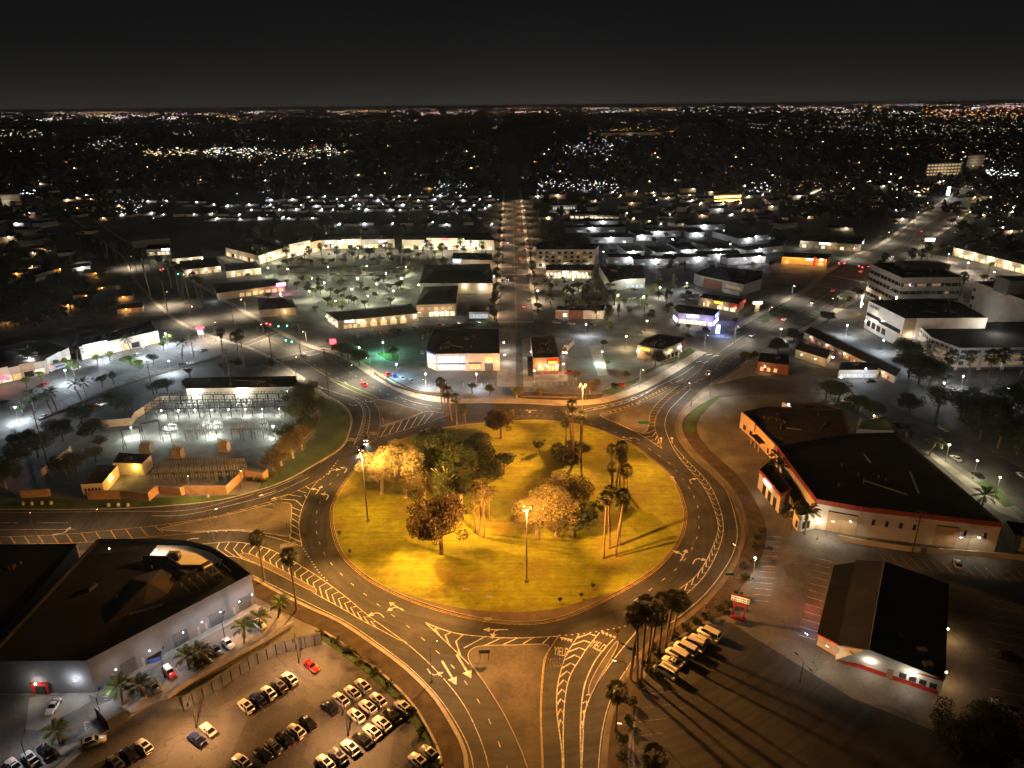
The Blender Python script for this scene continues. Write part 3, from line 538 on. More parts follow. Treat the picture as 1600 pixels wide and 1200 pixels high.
def limbs(b, h, rad, r0, rnd, n=5, lean=.1):
    top = Vector((rnd.uniform(-lean, lean)*h, rnd.uniform(-lean, lean)*h, h*.55)); mid = Vector((top.x*.3, top.y*.3, h*.28))
    b.path([Vector((0, 0, 0)), mid, top, top+Vector((0, 0, h*.25))], [r0*1.25, r0, r0*.7, r0*.25], 7); ends = []
    for i in range(n):
        a = 2*PI*i/n+rnd.uniform(-.3, .3); st = mid.lerp(top, rnd.uniform(.2, 1)); e1 = st+Vector((math.cos(a)*rad*.45, math.sin(a)*rad*.45, h*.16)); e2 = e1+Vector((math.cos(a+.3)*rad*.35, math.sin(a+.3)*rad*.35, h*.13))
        b.path([st, e1, e2], [r0*.5, r0*.32, r0*.1], 5); ends.append(e2)
    return ends
TP = {}
def tree_proto(key, h, rad, leaves, size, seed, leafm, trunkm='bark', crown_z=.62, flat=.75, n=9, droop=0.0, spread=.62, visible=5):
    rnd = random.Random(seed); t = MB(); limbs(t, h*.95, rad, h*.028+.05, rnd, visible)
    b = MB(); cl = []
    for i in range(n):
        a = rnd.uniform(0, 2*PI); q = math.sqrt(rnd.random())*spread*rad; z = h*crown_z+rnd.uniform(-.42, .42)*rad*flat
        s = rad*rnd.uniform(.18, .44); cl.append(((math.cos(a)*q, math.sin(a)*q, z), s*rnd.uniform(.8, 1.4), s*rnd.uniform(.8, 1.4), s*flat*rnd.uniform(.7, 1.1)))
    for i in range(n//2):
        a = rnd.uniform(0, 2*PI); q = rnd.uniform(.75, 1.05)*rad; s = rad*rnd.uniform(.12, .24); cl.append(((math.cos(a)*q, math.sin(a)*q, h*crown_z+rnd.uniform(-.5, .35)*rad*flat), s*1.2, s*1.2, s*.8))
    cl.append(((0, 0, h*crown_z), rad*.42, rad*.42, rad*.42*flat))
    leaf_cloud(b, cl, leaves, size, rnd, 0, droop)
    TP[key] = (t.mesh('trunk', M[trunkm], smooth=True), b.mesh('crown', M[leafm]), h)
tree_proto('round', 7, 3.2, 1500, .55, 1, 'leafdark', flat=.62, crown_z=.72)
tree_proto('round2', 6.5, 3.0, 1300, .55, 2, 'leaf', flat=.7, crown_z=.70)
tree_proto('bright', 6, 2.5, 1000, .5, 3, 'leaflit', crown_z=.68)
tree_proto('big', 13, 6.5, 12000, .42, 4, 'leaf', flat=.75, n=28, spread=.8)
tree_proto('bigdark', 14, 6.5, 13000, .42, 5, 'leafdark', flat=.85, n=30, spread=.8)
tree_proto('olive', 12, 5.6, 13000, .36, 6, 'leafolive', 'palebark', flat=.9, n=30, spread=.78)
tree_proto('pale', 12, 4.6, 11500, .33, 7, 'leafpale', 'palebark', flat=1.0, n=28, crown_z=.60, spread=.75)
tree_proto('gum', 18, 6.5, 7500, .42, 8, 'leaf', 'palebark', flat=.9, n=14, spread=.8, visible=9)
tree_proto('willow', 11, 5.6, 14000, .48, 9, 'leafrust', 'bark', flat=.82, n=32, droop=1.8, crown_z=.74, spread=.76)
tree_proto('shrub', 2.2, 1.5, 420, .4, 10, 'leaf', flat=.7, crown_z=.5)
tree_proto('shrubolive', 2.6, 1.7, 480, .4, 11, 'leafolive', flat=.8, crown_z=.5)
tree_proto('far', 9, 4.2, 520, 1.1, 12, 'leafdark', flat=.75)
tree_proto('far2', 11, 4.0, 520, 1.1, 13, 'leaf', flat=1.0, crown_z=.55)
tree_proto('slim', 12, 1.8, 1400, .5, 14, 'leafdark', flat=2.6, crown_z=.52, spread=.45, n=10)
def fan_crown(seed, leafm, n=26, L=1.5, skirt=True):
    rnd = random.Random(seed); b = MB()
    for i in range(n):
        a = i*2.399+rnd.uniform(-.2, .2); el = math.radians(78-128*(i/n)+rnd.uniform(-8, 8)); d = Vector((math.cos(a)*math.cos(el), math.sin(a)*math.cos(el), math.sin(el)))
        base = d*.75*L; side = d.cross(Vector((0, 0, 1))).normalized(); up = side.cross(d); b.tube((0, 0, 0), base, .03, .02, 3, 0, False)
        for k in range(7):
            t = (k-3)/3*math.radians(72); dr = d*math.cos(t)+side*math.sin(t); tip = base+dr*L*(1.0-.18*abs(k-3)/3)-Vector((0, 0, .40*L*(1 if k in (0, 6) else .6))); w = (side*math.cos(t)-d*math.sin(t))*.085*L
            m = base+dr*L*.5; b.poly([base, m+w+up*.04, tip, m-w-up*.04])
    if skirt:
        for i in range(16):
            a = i*2.399; z = -rnd.uniform(.3, 2.0); r1 = rnd.uniform(.5, .95); p = Vector((math.cos(a)*.22, math.sin(a)*.22, z+.6)); q = Vector((math.cos(a)*r1, math.sin(a)*r1, z-.8)); s = Vector((-math.sin(a), math.cos(a), 0))*.3
            b.poly([p-s*.4, p+s*.4, q+s, q-s], 1)
    return b.mesh('crown', [M[leafm], M['skirt']])
def feather_crown(seed, leafm, n=18, L=3.0):
    rnd = random.Random(seed); b = MB()
    for i in range(n):
        a = i*2.399; el = math.radians(72-78*(i/n)); pts = []
        for k in range(7):
            t = k/6; e_ = el-t*t*1.35; p = pts[-1] if pts else Vector((0, 0, 0)); pts.append(p+Vector((math.cos(a)*math.cos(e_), math.sin(a)*math.cos(e_), math.sin(e_)))*L/6)
        for k in range(6):
            p, q = pts[k], pts[k+1]; d = (q-p).normalized(); s = Vector((-math.sin(a), math.cos(a), 0)); wd = L*.2*math.sin(PI*min(1, (k+.9)/6.6)); dn = Vector((0, 0, -.35*wd))
            for sg in (-1, 1):
                b.poly([p, p.lerp(q, .4), p.lerp(q, .55)+s*sg*wd+dn+d*wd*.5, p.lerp(q, .15)+s*sg*wd*.95+dn+d*wd*.5][::sg])
                b.poly([p.lerp(q, .5), p.lerp(q, .9), q+s*sg*wd+dn+d*wd*.5, p.lerp(q, .62)+s*sg*wd*.95+dn+d*wd*.5][::sg])
    return b.mesh('crown', M[leafm])
def palm_trunk(r, bend=0.0):
    b = MB(); P = [Vector((bend*math.sin(t*2.2)*t, bend*.4*t*t, t)) for t in [i/8 for i in range(9)]]
    b.path(P, [r*1.5]+[r*(1-.35*i/8) for i in range(1, 9)], 7); return b.mesh('trunk', M['palmbark'], smooth=True), P[-1]
FAN = [fan_crown(21, 'frond'), fan_crown(22, 'frond', 23, 1.3), fan_crown(23, 'frond', 29, 1.65)]
FANPALE = fan_crown(24, 'leafolive', 34, 1.4)
FEATH = [feather_crown(31, 'frond'), feather_crown(32, 'frondbright'), feather_crown(33, 'leafrust', 16)]
TRK = [palm_trunk(.26), palm_trunk(.24, 1.2), palm_trunk(.22, -1.4)]
def palm(px, py, ty, label, kind='fan', s=1.0, v=0, group=None, z=0.02, h=None, base=None):
    g = base or G(px, py); hh = h or max(3.0, topz(px, py, ty)); o = thing('fan_palm' if kind == 'fan' else 'feather_palm', label, 'palm tree', (g.x, g.y, z), group, R.uniform(0, 6.28))
    tm, tp = TRK[v % 3]; t = link('trunk', tm, o); t.scale = (1, 1, hh)
    c = link('crown', {'fan': FAN[v % 3], 'pale': FANPALE, 'feather': FEATH[0], 'bright': FEATH[1], 'rust': FEATH[2]}[kind], o, (tp.x, tp.y, hh)); c.scale = (s, s, s)
    return o
def tree(key, px, py, s, label, name='tree', cat='tree', group=None, sz=None, base=None, z=0.02):
    g = base or G(px, py); o = thing(name, label, cat, (g.x, g.y, z), group, R.uniform(0, 6.28)); t, c, h = TP[key]
    for n_, me in (('trunk', t), ('crown', c)): q = link(n_, me, o); q.scale = (s, s, sz or s)
    return o

# ---- vehicles
PAINT = {}
def paint(n, c, metal=.2, rough=.28): PAINT[n] = mat('paint_'+n, c, rough, .08, .6, 3.0, metal=metal, spec=.5, space='object')
for n_, c_ in (('white', (.72, .70, .66)), ('black', (.012, .012, .014)), ('grey', (.12, .12, .125)), ('silver', (.40, .40, .41)), ('blue', (.02, .035, .13)), ('red', (.42, .018, .016)), ('navy', (.015, .02, .05)), ('gold', (.35, .24, .08)), ('brightblue', (.02, .05, .45))): paint(n_, c_)
TYRE = mat('tyre_rubber', (.012, .012, .012), .9, .2, 2.0, 8.0, space='object'); RIM = mat('alloy_rim', (.3, .3, .3), .4, .2, 2.0, 8.0, metal=.7, space='object')
CARGLASS = mat('car_glass', (.010, .011, .013), .06, .1, 1.0, 5.0, spec=.6, space='object'); LENS = mat('lamp_lens', (.5, .48, .45), .2, .1, 1.0, 5.0, space='object'); REDLENS = mat('red_lens', (.25, .01, .01), .25, .1, 1.0, 5.0, space='object')
SUNROOF = mat('roof_glass', (.014, .015, .017), .10, .1, 1.0, 5.0, spec=.6, space='object')
def loft(b, st, mi=0):
    """body skin: stations (y, half width, z low, z mid, z top, top half width)"""
    n = len(b.v)
    for (y, w, zl, zm, zt, tw) in st: b.v += [(-w*.94, y, zl), (-w, y, zm), (-w*.97, y, zm+(zt-zm)*.55), (-tw, y, zt), (tw, y, zt), (w*.97, y, zm+(zt-zm)*.55), (w, y, zm), (w*.94, y, zl)]
    for i in range(len(st)-1):
        for k in range(8): a = n+i*8; j = (k+1) % 8; b.f.append((a+k, a+j, a+8+j, a+8+k)); b.m.append(mi)
    b.f.append(tuple(range(n, n+8))); b.m.append(mi); a = n+(len(st)-1)*8; b.f.append(tuple(reversed(range(a, a+8)))); b.m.append(mi)
CARS = {}
def car_proto(key, L, W, hs, ht, hood, trunk, rf, rb, wf=.72, sun=False, bed=False):
    """hs shoulder height, ht roof height; hood/trunk ends of the greenhouse at the belt, rf/rb at the roof (metres from the middle)"""
    h = W/2; body = MB()
    loft(body, [(-L/2, h*.80, .42, .62, hs*.86, h*.66), (-L/2+.18, h*.93, .25, .6, hs*.97, h*.78), (-L/2+.9, h, .22, .6, hs, h*.84), (trunk, h, .22, .6, hs*1.02, h*.86), (0, h, .22, .6, hs, h*.88), (hood, h, .22, .6, hs*.98, h*.86), (L/2-.75, h*.98, .22, .58, hs*.88, h*.80), (L/2-.2, h*.9, .25, .55, hs*.78, h*.7), (L/2, h*.74, .38, .55, hs*.66, h*.56)])
    g = MB(); gb, gt = h*.86, h*wf; g.v += [(-gb, trunk, hs), (gb, trunk, hs), (gb, hood, hs*.97), (-gb, hood, hs*.97), (-gt, rb, ht), (gt, rb, ht), (gt, rf, ht), (-gt, rf, ht)]
    for f in ((0, 1, 5, 4), (1, 2, 6, 5), (2, 3, 7, 6), (3, 0, 4, 7)): g.f.append(f); g.m.append(0)
    r = MB(); r.v += [(-gt*1.02, rb-.05, ht-.02), (gt*1.02, rb-.05, ht-.02), (gt*1.02, rf+.05, ht-.02), (-gt*1.02, rf+.05, ht-.02), (-gt*.88, rb+.12, ht+.05), (gt*.88, rb+.12, ht+.05), (gt*.88, rf-.15, ht+.05), (-gt*.88, rf-.15, ht+.05)]
    for f in ((0, 1, 5, 4), (1, 2, 6, 5), (2, 3, 7, 6), (3, 0, 4, 7), (4, 5, 6, 7)): r.f.append(f); r.m.append(0)
    for sx in (-1, 1):                                                    # pillars
        for (b0, t0) in ((hood, rf), (trunk, rb), ((hood+trunk)/2, (rf+rb)/2)): r.tube((sx*gb*1.005, b0, hs*.97), (sx*gt*1.01, t0, ht), .05, .045, 4)
    wh = MB(); wh.tube((-.11, 0, 0), (.11, 0, 0), .34, .34, 12, 0); wh.tube((-.125, 0, 0), (.125, 0, 0), .21, .21, 10, 1)
    hl = MB().box(-.19, -.09, -.07, .19, .09, .07, 0, (.9, .6)); tl = MB().box(-.2, -.06, -.07, .2, .06, .07)
    CARS[key] = dict(body=body.mesh('body', PAINT['white'], smooth=True), window=g.mesh('window', CARGLASS), roof=r.mesh('roof', PAINT['white']), wheel=wh.mesh('wheel', [TYRE, RIM]), headlight=hl.mesh('headlight', LENS), taillight=tl.mesh('taillight', REDLENS), L=L, h=h, hs=hs,
        sun=MB().box(-gt*.72, rb+.35, ht+.045, gt*.72, rf-.45, ht+.065).mesh('sunroof', SUNROOF) if sun else None)
    if bed: CARS[key]['bed'] = MB().box(-h*.76, -L/2+.2, hs*.99, h*.76, trunk-.15, hs*1.035).mesh('cargo_bed', TYRE)
car_proto('sedan', 4.7, 1.85, .92, 1.42, .95, -1.75, .15, -.95, .66, True)
car_proto('suv', 4.75, 1.95, 1.05, 1.66, 1.0, -2.15, .35, -1.65, .74, True)
car_proto('sport', 4.5, 1.88, .84, 1.28, .75, -1.6, .05, -.8, .62)
car_proto('van', 5.6, 2.05, 1.25, 2.25, 1.95, -2.7, 1.2, -2.6, .86)
car_proto('pickup', 5.6, 2.0, 1.1, 1.82, 1.15, -.85, .6, -.55, .76, bed=True)
car_proto('wagon', 4.6, 1.85, 1.0, 1.6, 1.05, -2.1, .5, -1.8, .74)
def car(kind, color, px, py, tx, ty, label, group=None, lit=None, base=None, rz=None, name=None, roofc=None):
    """stands at the spot (px,py), nose towards (tx,ty)"""
    g = base or G(px, py); P = CARS[kind]
    if rz is None: t = G(tx, ty); rz = math.atan2(t.y-g.y, t.x-g.x)-PI/2+R.uniform(-.05, .05)
    cat = {'van': 'van', 'pickup': 'pickup'}.get(kind, 'car')
    o = thing(name or {'sedan': 'sedan_car', 'suv': 'sport_utility_car', 'sport': 'sports_car', 'van': 'passenger_van', 'pickup': 'pickup_truck', 'wagon': 'estate_car'}[kind], label, cat, (g.x, g.y, .03), group, rz)
    for n_ in ('body', 'roof'):
        q = link(n_, P[n_], o); q.material_slots[0].link = 'OBJECT'; q.material_slots[0].material = PAINT[roofc if (roofc and n_ == 'roof') else color]
        if n_ == 'roof' and P['sun'] and not roofc: link('sunroof', P['sun'], q)
    link('window', P['window'], o)
    if 'bed' in P: link('cargo_bed', P['bed'], o)
    for sx in (-1, 1):
        for y in (P['L']*.30, -P['L']*.30): link('wheel', P['wheel'], o, (sx*(P['h']-.1), y, .34))
        hl = link('headlight', P['headlight'], o, (sx*P['h']*.6, P['L']/2-.13, P['hs']*.66)); tl = link('taillight', P['taillight'], o, (sx*P['h']*.66, -P['L']/2+.03, P['hs']*.78))
        for q, key in ((hl, 'head'), (tl, 'tail')):
            if lit and key in lit: q.material_slots[0].link = 'OBJECT'; q.material_slots[0].material = M[key]
    if lit and 'head' in lit: lamp_light(o, (0, P['L']/2+.4, .7), (1, .95, .88), 2500, 'SPOT', .1, 80, (0, 1, -.25))
    if lit and 'tail' in lit: lamp_light(o, (0, -P['L']/2-.3, .8), (1, .05, .05), 60, 'POINT', .2)
    return o

# ---- lamps and poles
def street_lamp(px, py, label, h=9.0, colr=TAN, power=4200, arm=None, group='street lamps along the roads', em='wht', base=None, z=.02, mm='steel', angle=150, heads=1):
    g = base or G(px, py); o = thing('street_lamp', label, 'street lamp', (g.x, g.y, z), group)
    MB().tube((0, 0, 0), (0, 0, .5), .22, .2, 8).tube((0, 0, .5), (0, 0, h), .10, .06, 7).build('pole', M[mm], o, local=True)
    a = Vector((0, 0, 0))
    if arm is not None: t = G(*arm); a = Vector((t.x-g.x, t.y-g.y, 0)).normalized()*2.2
    for k in range(heads):
        d = Matrix.Rotation(2*PI*k/heads, 3, 'Z') @ (a if a.length else Vector((.5, 0, 0)))
        MB().tube((0, 0, h-.15), (d.x, d.y, h+.1), .045, .04, 5).build('arm', M[mm], o, local=True)
        u = d.normalized(); v = Vector((-u.y, u.x, 0)); hd = MB().obox((d.x+u.x*.3, d.y+u.y*.3), u, v, .42, .18, h+.04, h+.2, 0, (.8, .7)).build('lamp_head', M['darkmetal'], o, local=True)
        MB().obox((d.x+u.x*.3, d.y+u.y*.3), u, v, .36, .15, h-.02, h+.035).build('lens', M[em], hd, local=True)
        if power: lamp_light(o, (d.x+u.x*.3, d.y+u.y*.3, h-.15), colr, power*(4.2 if colr == TAN else 2.0 if colr == WHITE else 1.3)/heads, 'SPOT', .2, angle)
    return o
def lot_lamp(px, py, label, h=7.0, colr=WHITE, power=1800, em='wht', group=None, r=.32, base=None, mm='lightsteel', angle=164):
    g = base or G(px, py); o = thing('lot_lamp', label, 'lamp post', (g.x, g.y, .02), group)
    MB().tube((0, 0, 0), (0, 0, .7), .25, .25, 8).build('footing', M['kerb'], o, local=True); MB().tube((0, 0, .7), (0, 0, h), .09, .07, 6).build('pole', M[mm], o, local=True)
    hd = MB().tube((0, 0, h+.02), (0, 0, h+.22), r*.9, r*.5, 8).build('lamp_head', M['darkmetal'], o, local=True); MB().ball((0, 0, h-.12), r, 0, 8, 5, .55).build('globe', M[em], hd, local=True)
    if power: lamp_light(o, (0, 0, h-.35), colr, power*4.3, 'POINT', .25)
    return o
def utility_pole(px, py, ty, label, h=None):
    g = G(px, py); h = h or topz(px, py, ty); o = thing('utility_pole', label, 'utility pole', (g.x, g.y, 0), 'wooden utility poles')
    MB().tube((0, 0, 0), (0, 0, h), .22, .13, 8).build('pole', M['wood'], o, local=True)
    for k, z in enumerate((h-.5, h-1.9, h-3.4)):
        c = MB().box(-1.4+.2*k, -.06, z, 1.4-.2*k, .06, z+.14).build('crossarm', M['wood'], o, local=True)
        i_ = MB()
        for x in (-1.1, -.5, .5, 1.1): i_.tube((x, 0, z+.14), (x, 0, z+.36), .06, .04, 6)
        i_.build('insulator', M['lightsteel'], c, local=True)
    o.rotation_euler.z = R.uniform(-.5, .3); return o
def signal_pole(px, py, tx, ty, label, light='sgreen'):
    g, t = G(px, py), G(tx, ty); d = Vector((t.x-g.x, t.y-g.y, 0)); L = min(d.length, 11); u = d.normalized(); o = thing('traffic_signal', label, 'traffic light', (g.x, g.y, .1), 'traffic lights at the crossings')
    MB().tube((0, 0, 0), (0, 0, 6.4), .15, .11, 8).build('pole', M['steel'], o, local=True); MB().tube((0, 0, 5.7), (u.x*L, u.y*L, 6.3), .09, .06, 6).build('mast_arm', M['steel'], o, local=True)
    for k in (.55, .97):
        c = u*L*k; hb = MB().box(c.x-.22, c.y-.2, 5.3, c.x+.22, c.y+.2, 6.5).build('signal_head', M['darkmetal'], o, local=True)
        for z, lit in ((6.25, light == 'sred'), (5.9, False), (5.55, light == 'sgreen')): MB().ball((c.x, c.y-.2, z), .30 if lit else .15, 0, 8, 5).build('lens', M[light] if lit else M['glass'], hb, local=True)
    lamp_light(o, (u.x*L, u.y*L-.5, 5.2), (.1, 1, .6) if light == 'sgreen' else (1, .06, .05), 160); return o
# ================================================================== buildings
def cen(P): return Vector((sum(p.x for p in P)/len(P), sum(p.y for p in P)/len(P), 0))
FOOT = []
def block(name, label, px, h, wall='stucco', roof='roofdark', par=.5, cat='building', group=None, units=2, pts=None):
    P = ccw(pts or [G(x, y, h) for x, y in px]); FOOT.append(P); c = cen(P); o = thing(name, label, cat, c, group); I = offs(P, .3, True); n = len(P); b = MB()
    t = h+par
    for i in range(n):
        j = (i+1) % n
        b.poly([(P[i].x, P[i].y, 0), (P[j].x, P[j].y, 0), (P[j].x, P[j].y, t), (P[i].x, P[i].y, t)])
        b.poly([(P[i].x, P[i].y, t), (P[j].x, P[j].y, t), (I[j].x, I[j].y, t), (I[i].x, I[i].y, t)], 1)
        b.poly([(I[i].x, I[i].y, t), (I[j].x, I[j].y, t), (I[j].x, I[j].y, h), (I[i].x, I[i].y, h)], 1)
    b.build('wall', [M[wall], M[roof if roof != 'concrete' else 'kerb']], o); r = MB().poly([(p.x, p.y, h) for p in I]).build('roof', M[roof], o)
    rr = random.Random(int(abs(c.x*7+c.y*3)))
    for k in range(units):
        q = c.lerp(P[rr.randrange(n)], rr.uniform(.15, .5)); MB().box(q.x-1.1, q.y-.8, h, q.x+1.1, q.y+.8, h+1.1, 0, (.92, .92)).tube((q.x, q.y, h+1.1), (q.x, q.y, h+1.3), .5, .5, 8).build('air_unit', M['roofbrown'], r)
    if units and abs(area2(P))/2 > 260:
        for k in range(5):
            q = c.lerp(P[rr.randrange(n)], rr.uniform(.1, .75)); MB().tube((q.x, q.y, h), (q.x, q.y, h+.7), .14, .14, 6).tube((q.x, q.y, h+.7), (q.x, q.y, h+.85), .26, .2, 6).build('vent', M['steel'], r)
        for k in range(3):
            q = c.lerp(P[k % n], rr.uniform(.2, .55)); e_ = q.lerp(P[(k+1) % n], rr.uniform(.2, .4)); MB().kerb([q, e_], 0, .5, h, h+.35).build('duct', M['slate'], r)
        for k in range(6):
            t = (k+1)/7; MB().strip([P[0].lerp(P[1], t).lerp(c, .03), P[-1].lerp(P[2 % n], t).lerp(c, .03)], .12, h+.02).build('roof_seam', M['roofbrown'], r) if n == 4 else None
    return o
def out_n(o, p0, p1):
    t = (p1-p0); t.z = 0; u = t.normalized(); n = Vector((u.y, -u.x, 0)); m = (p0+p1)/2
    if (m-wloc(o)).dot(n) < 0: n = -n
    return u, n, t.length
def panel(o, p0, p1, f0, f1, z0, z1, m, name='panel', d=.08, off=0.0, parent=None):
    p0, p1 = Vector(p0), Vector(p1); u, n, L = out_n(o, p0, p1); c = p0.lerp(p1, (f0+f1)/2)+n*(d/2+off)
    return MB().obox((c.x, c.y), u, n, L*(f1-f0)/2, d/2, z0, z1).build(name, M[m], parent or o)
def windows(o, p0, p1, n, z0, z1, m, f0=.04, f1=.96, fill=.75, name='window', frame=True, pick=None):
    for i in range(n):
        a = f0+(f1-f0)*(i+.5-fill/2)/n; b = f0+(f1-f0)*(i+.5+fill/2)/n
        w_ = panel(o, p0, p1, a, b, z0, z1, pick(i) if pick else m, name, .05)
        if frame: panel(o, p0, p1, a-.002, b+.002, z1+.003, z1+.14, 'slate', 'frame', .13, parent=w_); panel(o, p0, p1, a-.002, b+.002, z0-.14, z0-.003, 'slate', 'sill', .16, parent=w_)
def awning(o, p0, p1, f0, f1, z, m='slate', d=1.5, t=.25): return panel(o, p0, p1, f0, f1, z, z+t, m, 'awning', d)
def wall_lamp(o, p0, p1, f, z, colr, power, em='wht', r=.2, off=.35):
    p0, p1 = Vector(p0), Vector(p1); u, n, L = out_n(o, p0, p1); c = p0.lerp(p1, f)+n*off
    l = MB().ball((c.x, c.y, z), r, 0, 8, 5).build('wall_lamp', M[em], o)
    if power: lamp_light(o, Vector((c.x, c.y, z))+n*1.1-wloc(o), colr, power*.75, 'POINT', .15)
    return l
def sign(o, p0, p1, f, z, wd, ht, m, txt=None, tm=None, d=.22):
    L = (Vector(p1)-Vector(p0)).length; s = panel(o, p0, p1, f-wd/L/2, f+wd/L/2, z, z+ht, m, 'sign', d)
    if txt:
        u, n, _ = out_n(o, Vector(p0), Vector(p1)); c = Vector(p0).lerp(Vector(p1), f)+n*(d+.03); letters(txt, tm, s, Vector((c.x, c.y, z+ht*.5))-wloc(s), math.atan2(n.y, n.x)+PI/2, ht*.95, 1, 1, True, .03)
    return s
GAB = {}
def gp(o, i): return GAB[o.name][i]
def gable(name, label, px, h, rise, wall='stucco', roof='rooftile', hip=0.0, ov=.5, cat='house', group=None, pts=None):
    q = pts or [G(x, y, h) for x, y in px]; FOOT.append(q); c = cen(q); o = thing(name, label, cat, c, group)
    inner = [c+(p-c)*(1-ov*2/max(4, (p-c).length*2)) for p in q]; m0, m1 = (q[0]+q[3])/2, (q[1]+q[2])/2; r0, r1 = m0.lerp(m1, hip), m1.lerp(m0, hip)
    GAB[o.name] = [p+(p-c)*.002 for p in inner]
    b = MB(); I = ccw([Vector((p.x, p.y, 0)) for p in inner]); b.prism(I, 0, h, cap=False)
    if hip < .05:
        for a, d_, m in ((inner[0], inner[3], m0), (inner[1], inner[2], m1)): k = (a+d_)/2; b.poly([(a.x, a.y, h), (d_.x, d_.y, h), (k.x, k.y, h+rise*.94)])
    b.build('wall', M[wall], o)
    A, B = Vector((r0.x, r0.y, h+rise)), Vector((r1.x, r1.y, h+rise)); Q = [Vector((p.x, p.y, h)) for p in q]; r = MB()
    r.poly([Q[0], Q[1], B, A]); r.poly([Q[2], Q[3], A, B])
    r.poly([Q[1], Q[2], B]); r.poly([Q[3], Q[0], A])
    dn = Vector((0, 0, -.22))
    for i in range(4): r.poly([Q[i]+dn, Q[(i+1) % 4]+dn, Q[(i+1) % 4], Q[i]])
    r.poly([p+dn for p in Q][::-1]); r.build('roof', M[roof], o)
    return o

# ---- southwest: the showroom with the grey wall and its neighbour
hD = topz(145, 1082, 1038)
D = block('showroom', 'large flat-roofed showroom with floodlit grey wall and curved corner at lower left', [(137, 1038), (393, 902), (372, 885), (353, 872), (330, 858), (293, 849), (247, 846), (153, 847), (-25, 1039)], hD, 'greywall', 'roofdark', 1.0, units=4)
a, b, c = G(-25, 1039, hD), G(137, 1038, hD), G(393, 902, hD)
for f in (.19, .50, .73, .93):
    f_ = f; d0, d1 = f_-.045, f_+.045; panel(D, b, c, d0, d1, 0, 3.6, 'slate', 'roller_door')
    for k in range(5): panel(D, b, c, d0, d1, .5+k*.65, .56+k*.65, 'greywall', 'door_slat', .1)
for f in (.10, .27, .61, .66, .85, .97): w_ = panel(D, b, c, f-.008, f+.008, 0, 2.2, 'lightsteel', 'door'); panel(D, b, c, f+.004, f+.006, 1.0, 1.1, 'darkmetal', 'handle', .14, parent=w_)
for f, p_ in ((.11, 700), (.30, 1000), (.50, 1100), (.62, 1300), (.74, 1100), (.87, 1200), (.96, 1300)): wall_lamp(D, b, c, f, 4.4, (.93, .95, 1), p_*.30, 'cool', .10, 1.9)
panel(D, a, b, .40, .56, 0, 3.0, 'redpaint', 'entrance_surround', .5); panel(D, a, b, .44, .54, 0, 2.4, 'glass', 'entrance_door', .56); wall_lamp(D, a, b, .47, 3.4, (1, .9, .8), 350, 'wht', .2, .9); wall_lamp(D, a, b, .85, 4.0, (.9, .92, 1), 700, 'cool', .15, .6)
rt = MB().poly([(p.x, p.y, hD+.03) for p in ccw([G(x, y, hD) for x, y in ((229, 874), (246, 852), (293, 853), (328, 863), (348, 875), (318, 889), (283, 889), (262, 877))])]).build('roof_terrace', M['whitewall'], D)
tw = [G(x, y, hD) for x, y in ((224, 876), (262, 877), (283, 891), (318, 891))]; MB().kerb(tw, 0, .35, hD, hD+1.5).build('terrace_wall', M['roofbrown'], rt)
p = G(273, 872, hD); MB().box(p.x-1.6, p.y-1, hD+.05, p.x+1.6, p.y+1, hD+1.7, 0, (.9, .9)).tube((p.x-.7, p.y, hD+1.7), (p.x-.7, p.y, hD+1.95), .55, .55, 10).tube((p.x+.7, p.y, hD+1.7), (p.x+.7, p.y, hD+1.95), .55, .55, 10).build('air_unit', M['roofgrey'], D)
p = G(244, 862, hD+1.2); MB().ball((p.x, p.y, hD+1.6), .2).build('roof_lamp', M['wht'], D); lamp_light(D, Vector((p.x, p.y, hD+1.9))-D.location, (1, .93, .78), 900)
p = G(172, 862, hD); MB().ball((p.x, p.y, hD+1.0), .14).build('roof_lamp', M['hat'], D); lamp_light(D, Vector((p.x, p.y, hD+1.2))-D.location, (1, .85, .6), 60)
pr = ccw([G(x, y, hD) for x, y in ((205, 905), (262, 880), (282, 894), (262, 928), (222, 955), (165, 975))]); cc = cen(pr); rr_ = MB()
for i in range(len(pr)): rr_.poly([(pr[i].x, pr[i].y, hD+.02), (pr[(i+1) % 6].x, pr[(i+1) % 6].y, hD+.02), (cc.x, cc.y, hD+2.2)])
rr_.build('raised_roof', M['roofbrown'], D)
for x0, y0, x1, y1 in ((285, 905, 330, 880), (160, 870, 215, 858), (140, 925, 153, 915), (225, 950, 310, 930)):
    q0, q1 = G(x0, y0, hD), G(x1, y1, hD); MB().kerb([q0, q1], 0, .5, hD, hD+.9).build('roof_screen', M['roofbrown'], D)
q0, q1, q2, q3 = [G(x, y, hD) for x, y in ((284, 918), (344, 884), (362, 897), (300, 932))]
for i in range(6): t = i/5; MB().tube(q0.lerp(q1, t)+Vector((0, 0, .02)), q0.lerp(q1, t)+Vector((0, 0, 1.6)), .07, .07, 5).tube(q0.lerp(q1, t)+Vector((0, 0, 1.6)), q3.lerp(q2, t)+Vector((0, 0, .6)), .06, .06, 5).build('roof_frame', M['steel'], D)
W2 = block('warehouse', 'dark flat-roofed building cut by the left edge, beside the showroom', [(121, 852), (-60, 853), (-210, 860), (-230, 1045), (-40, 1043)], hD-.4, 'greywall', 'roofdark', .5, units=5)

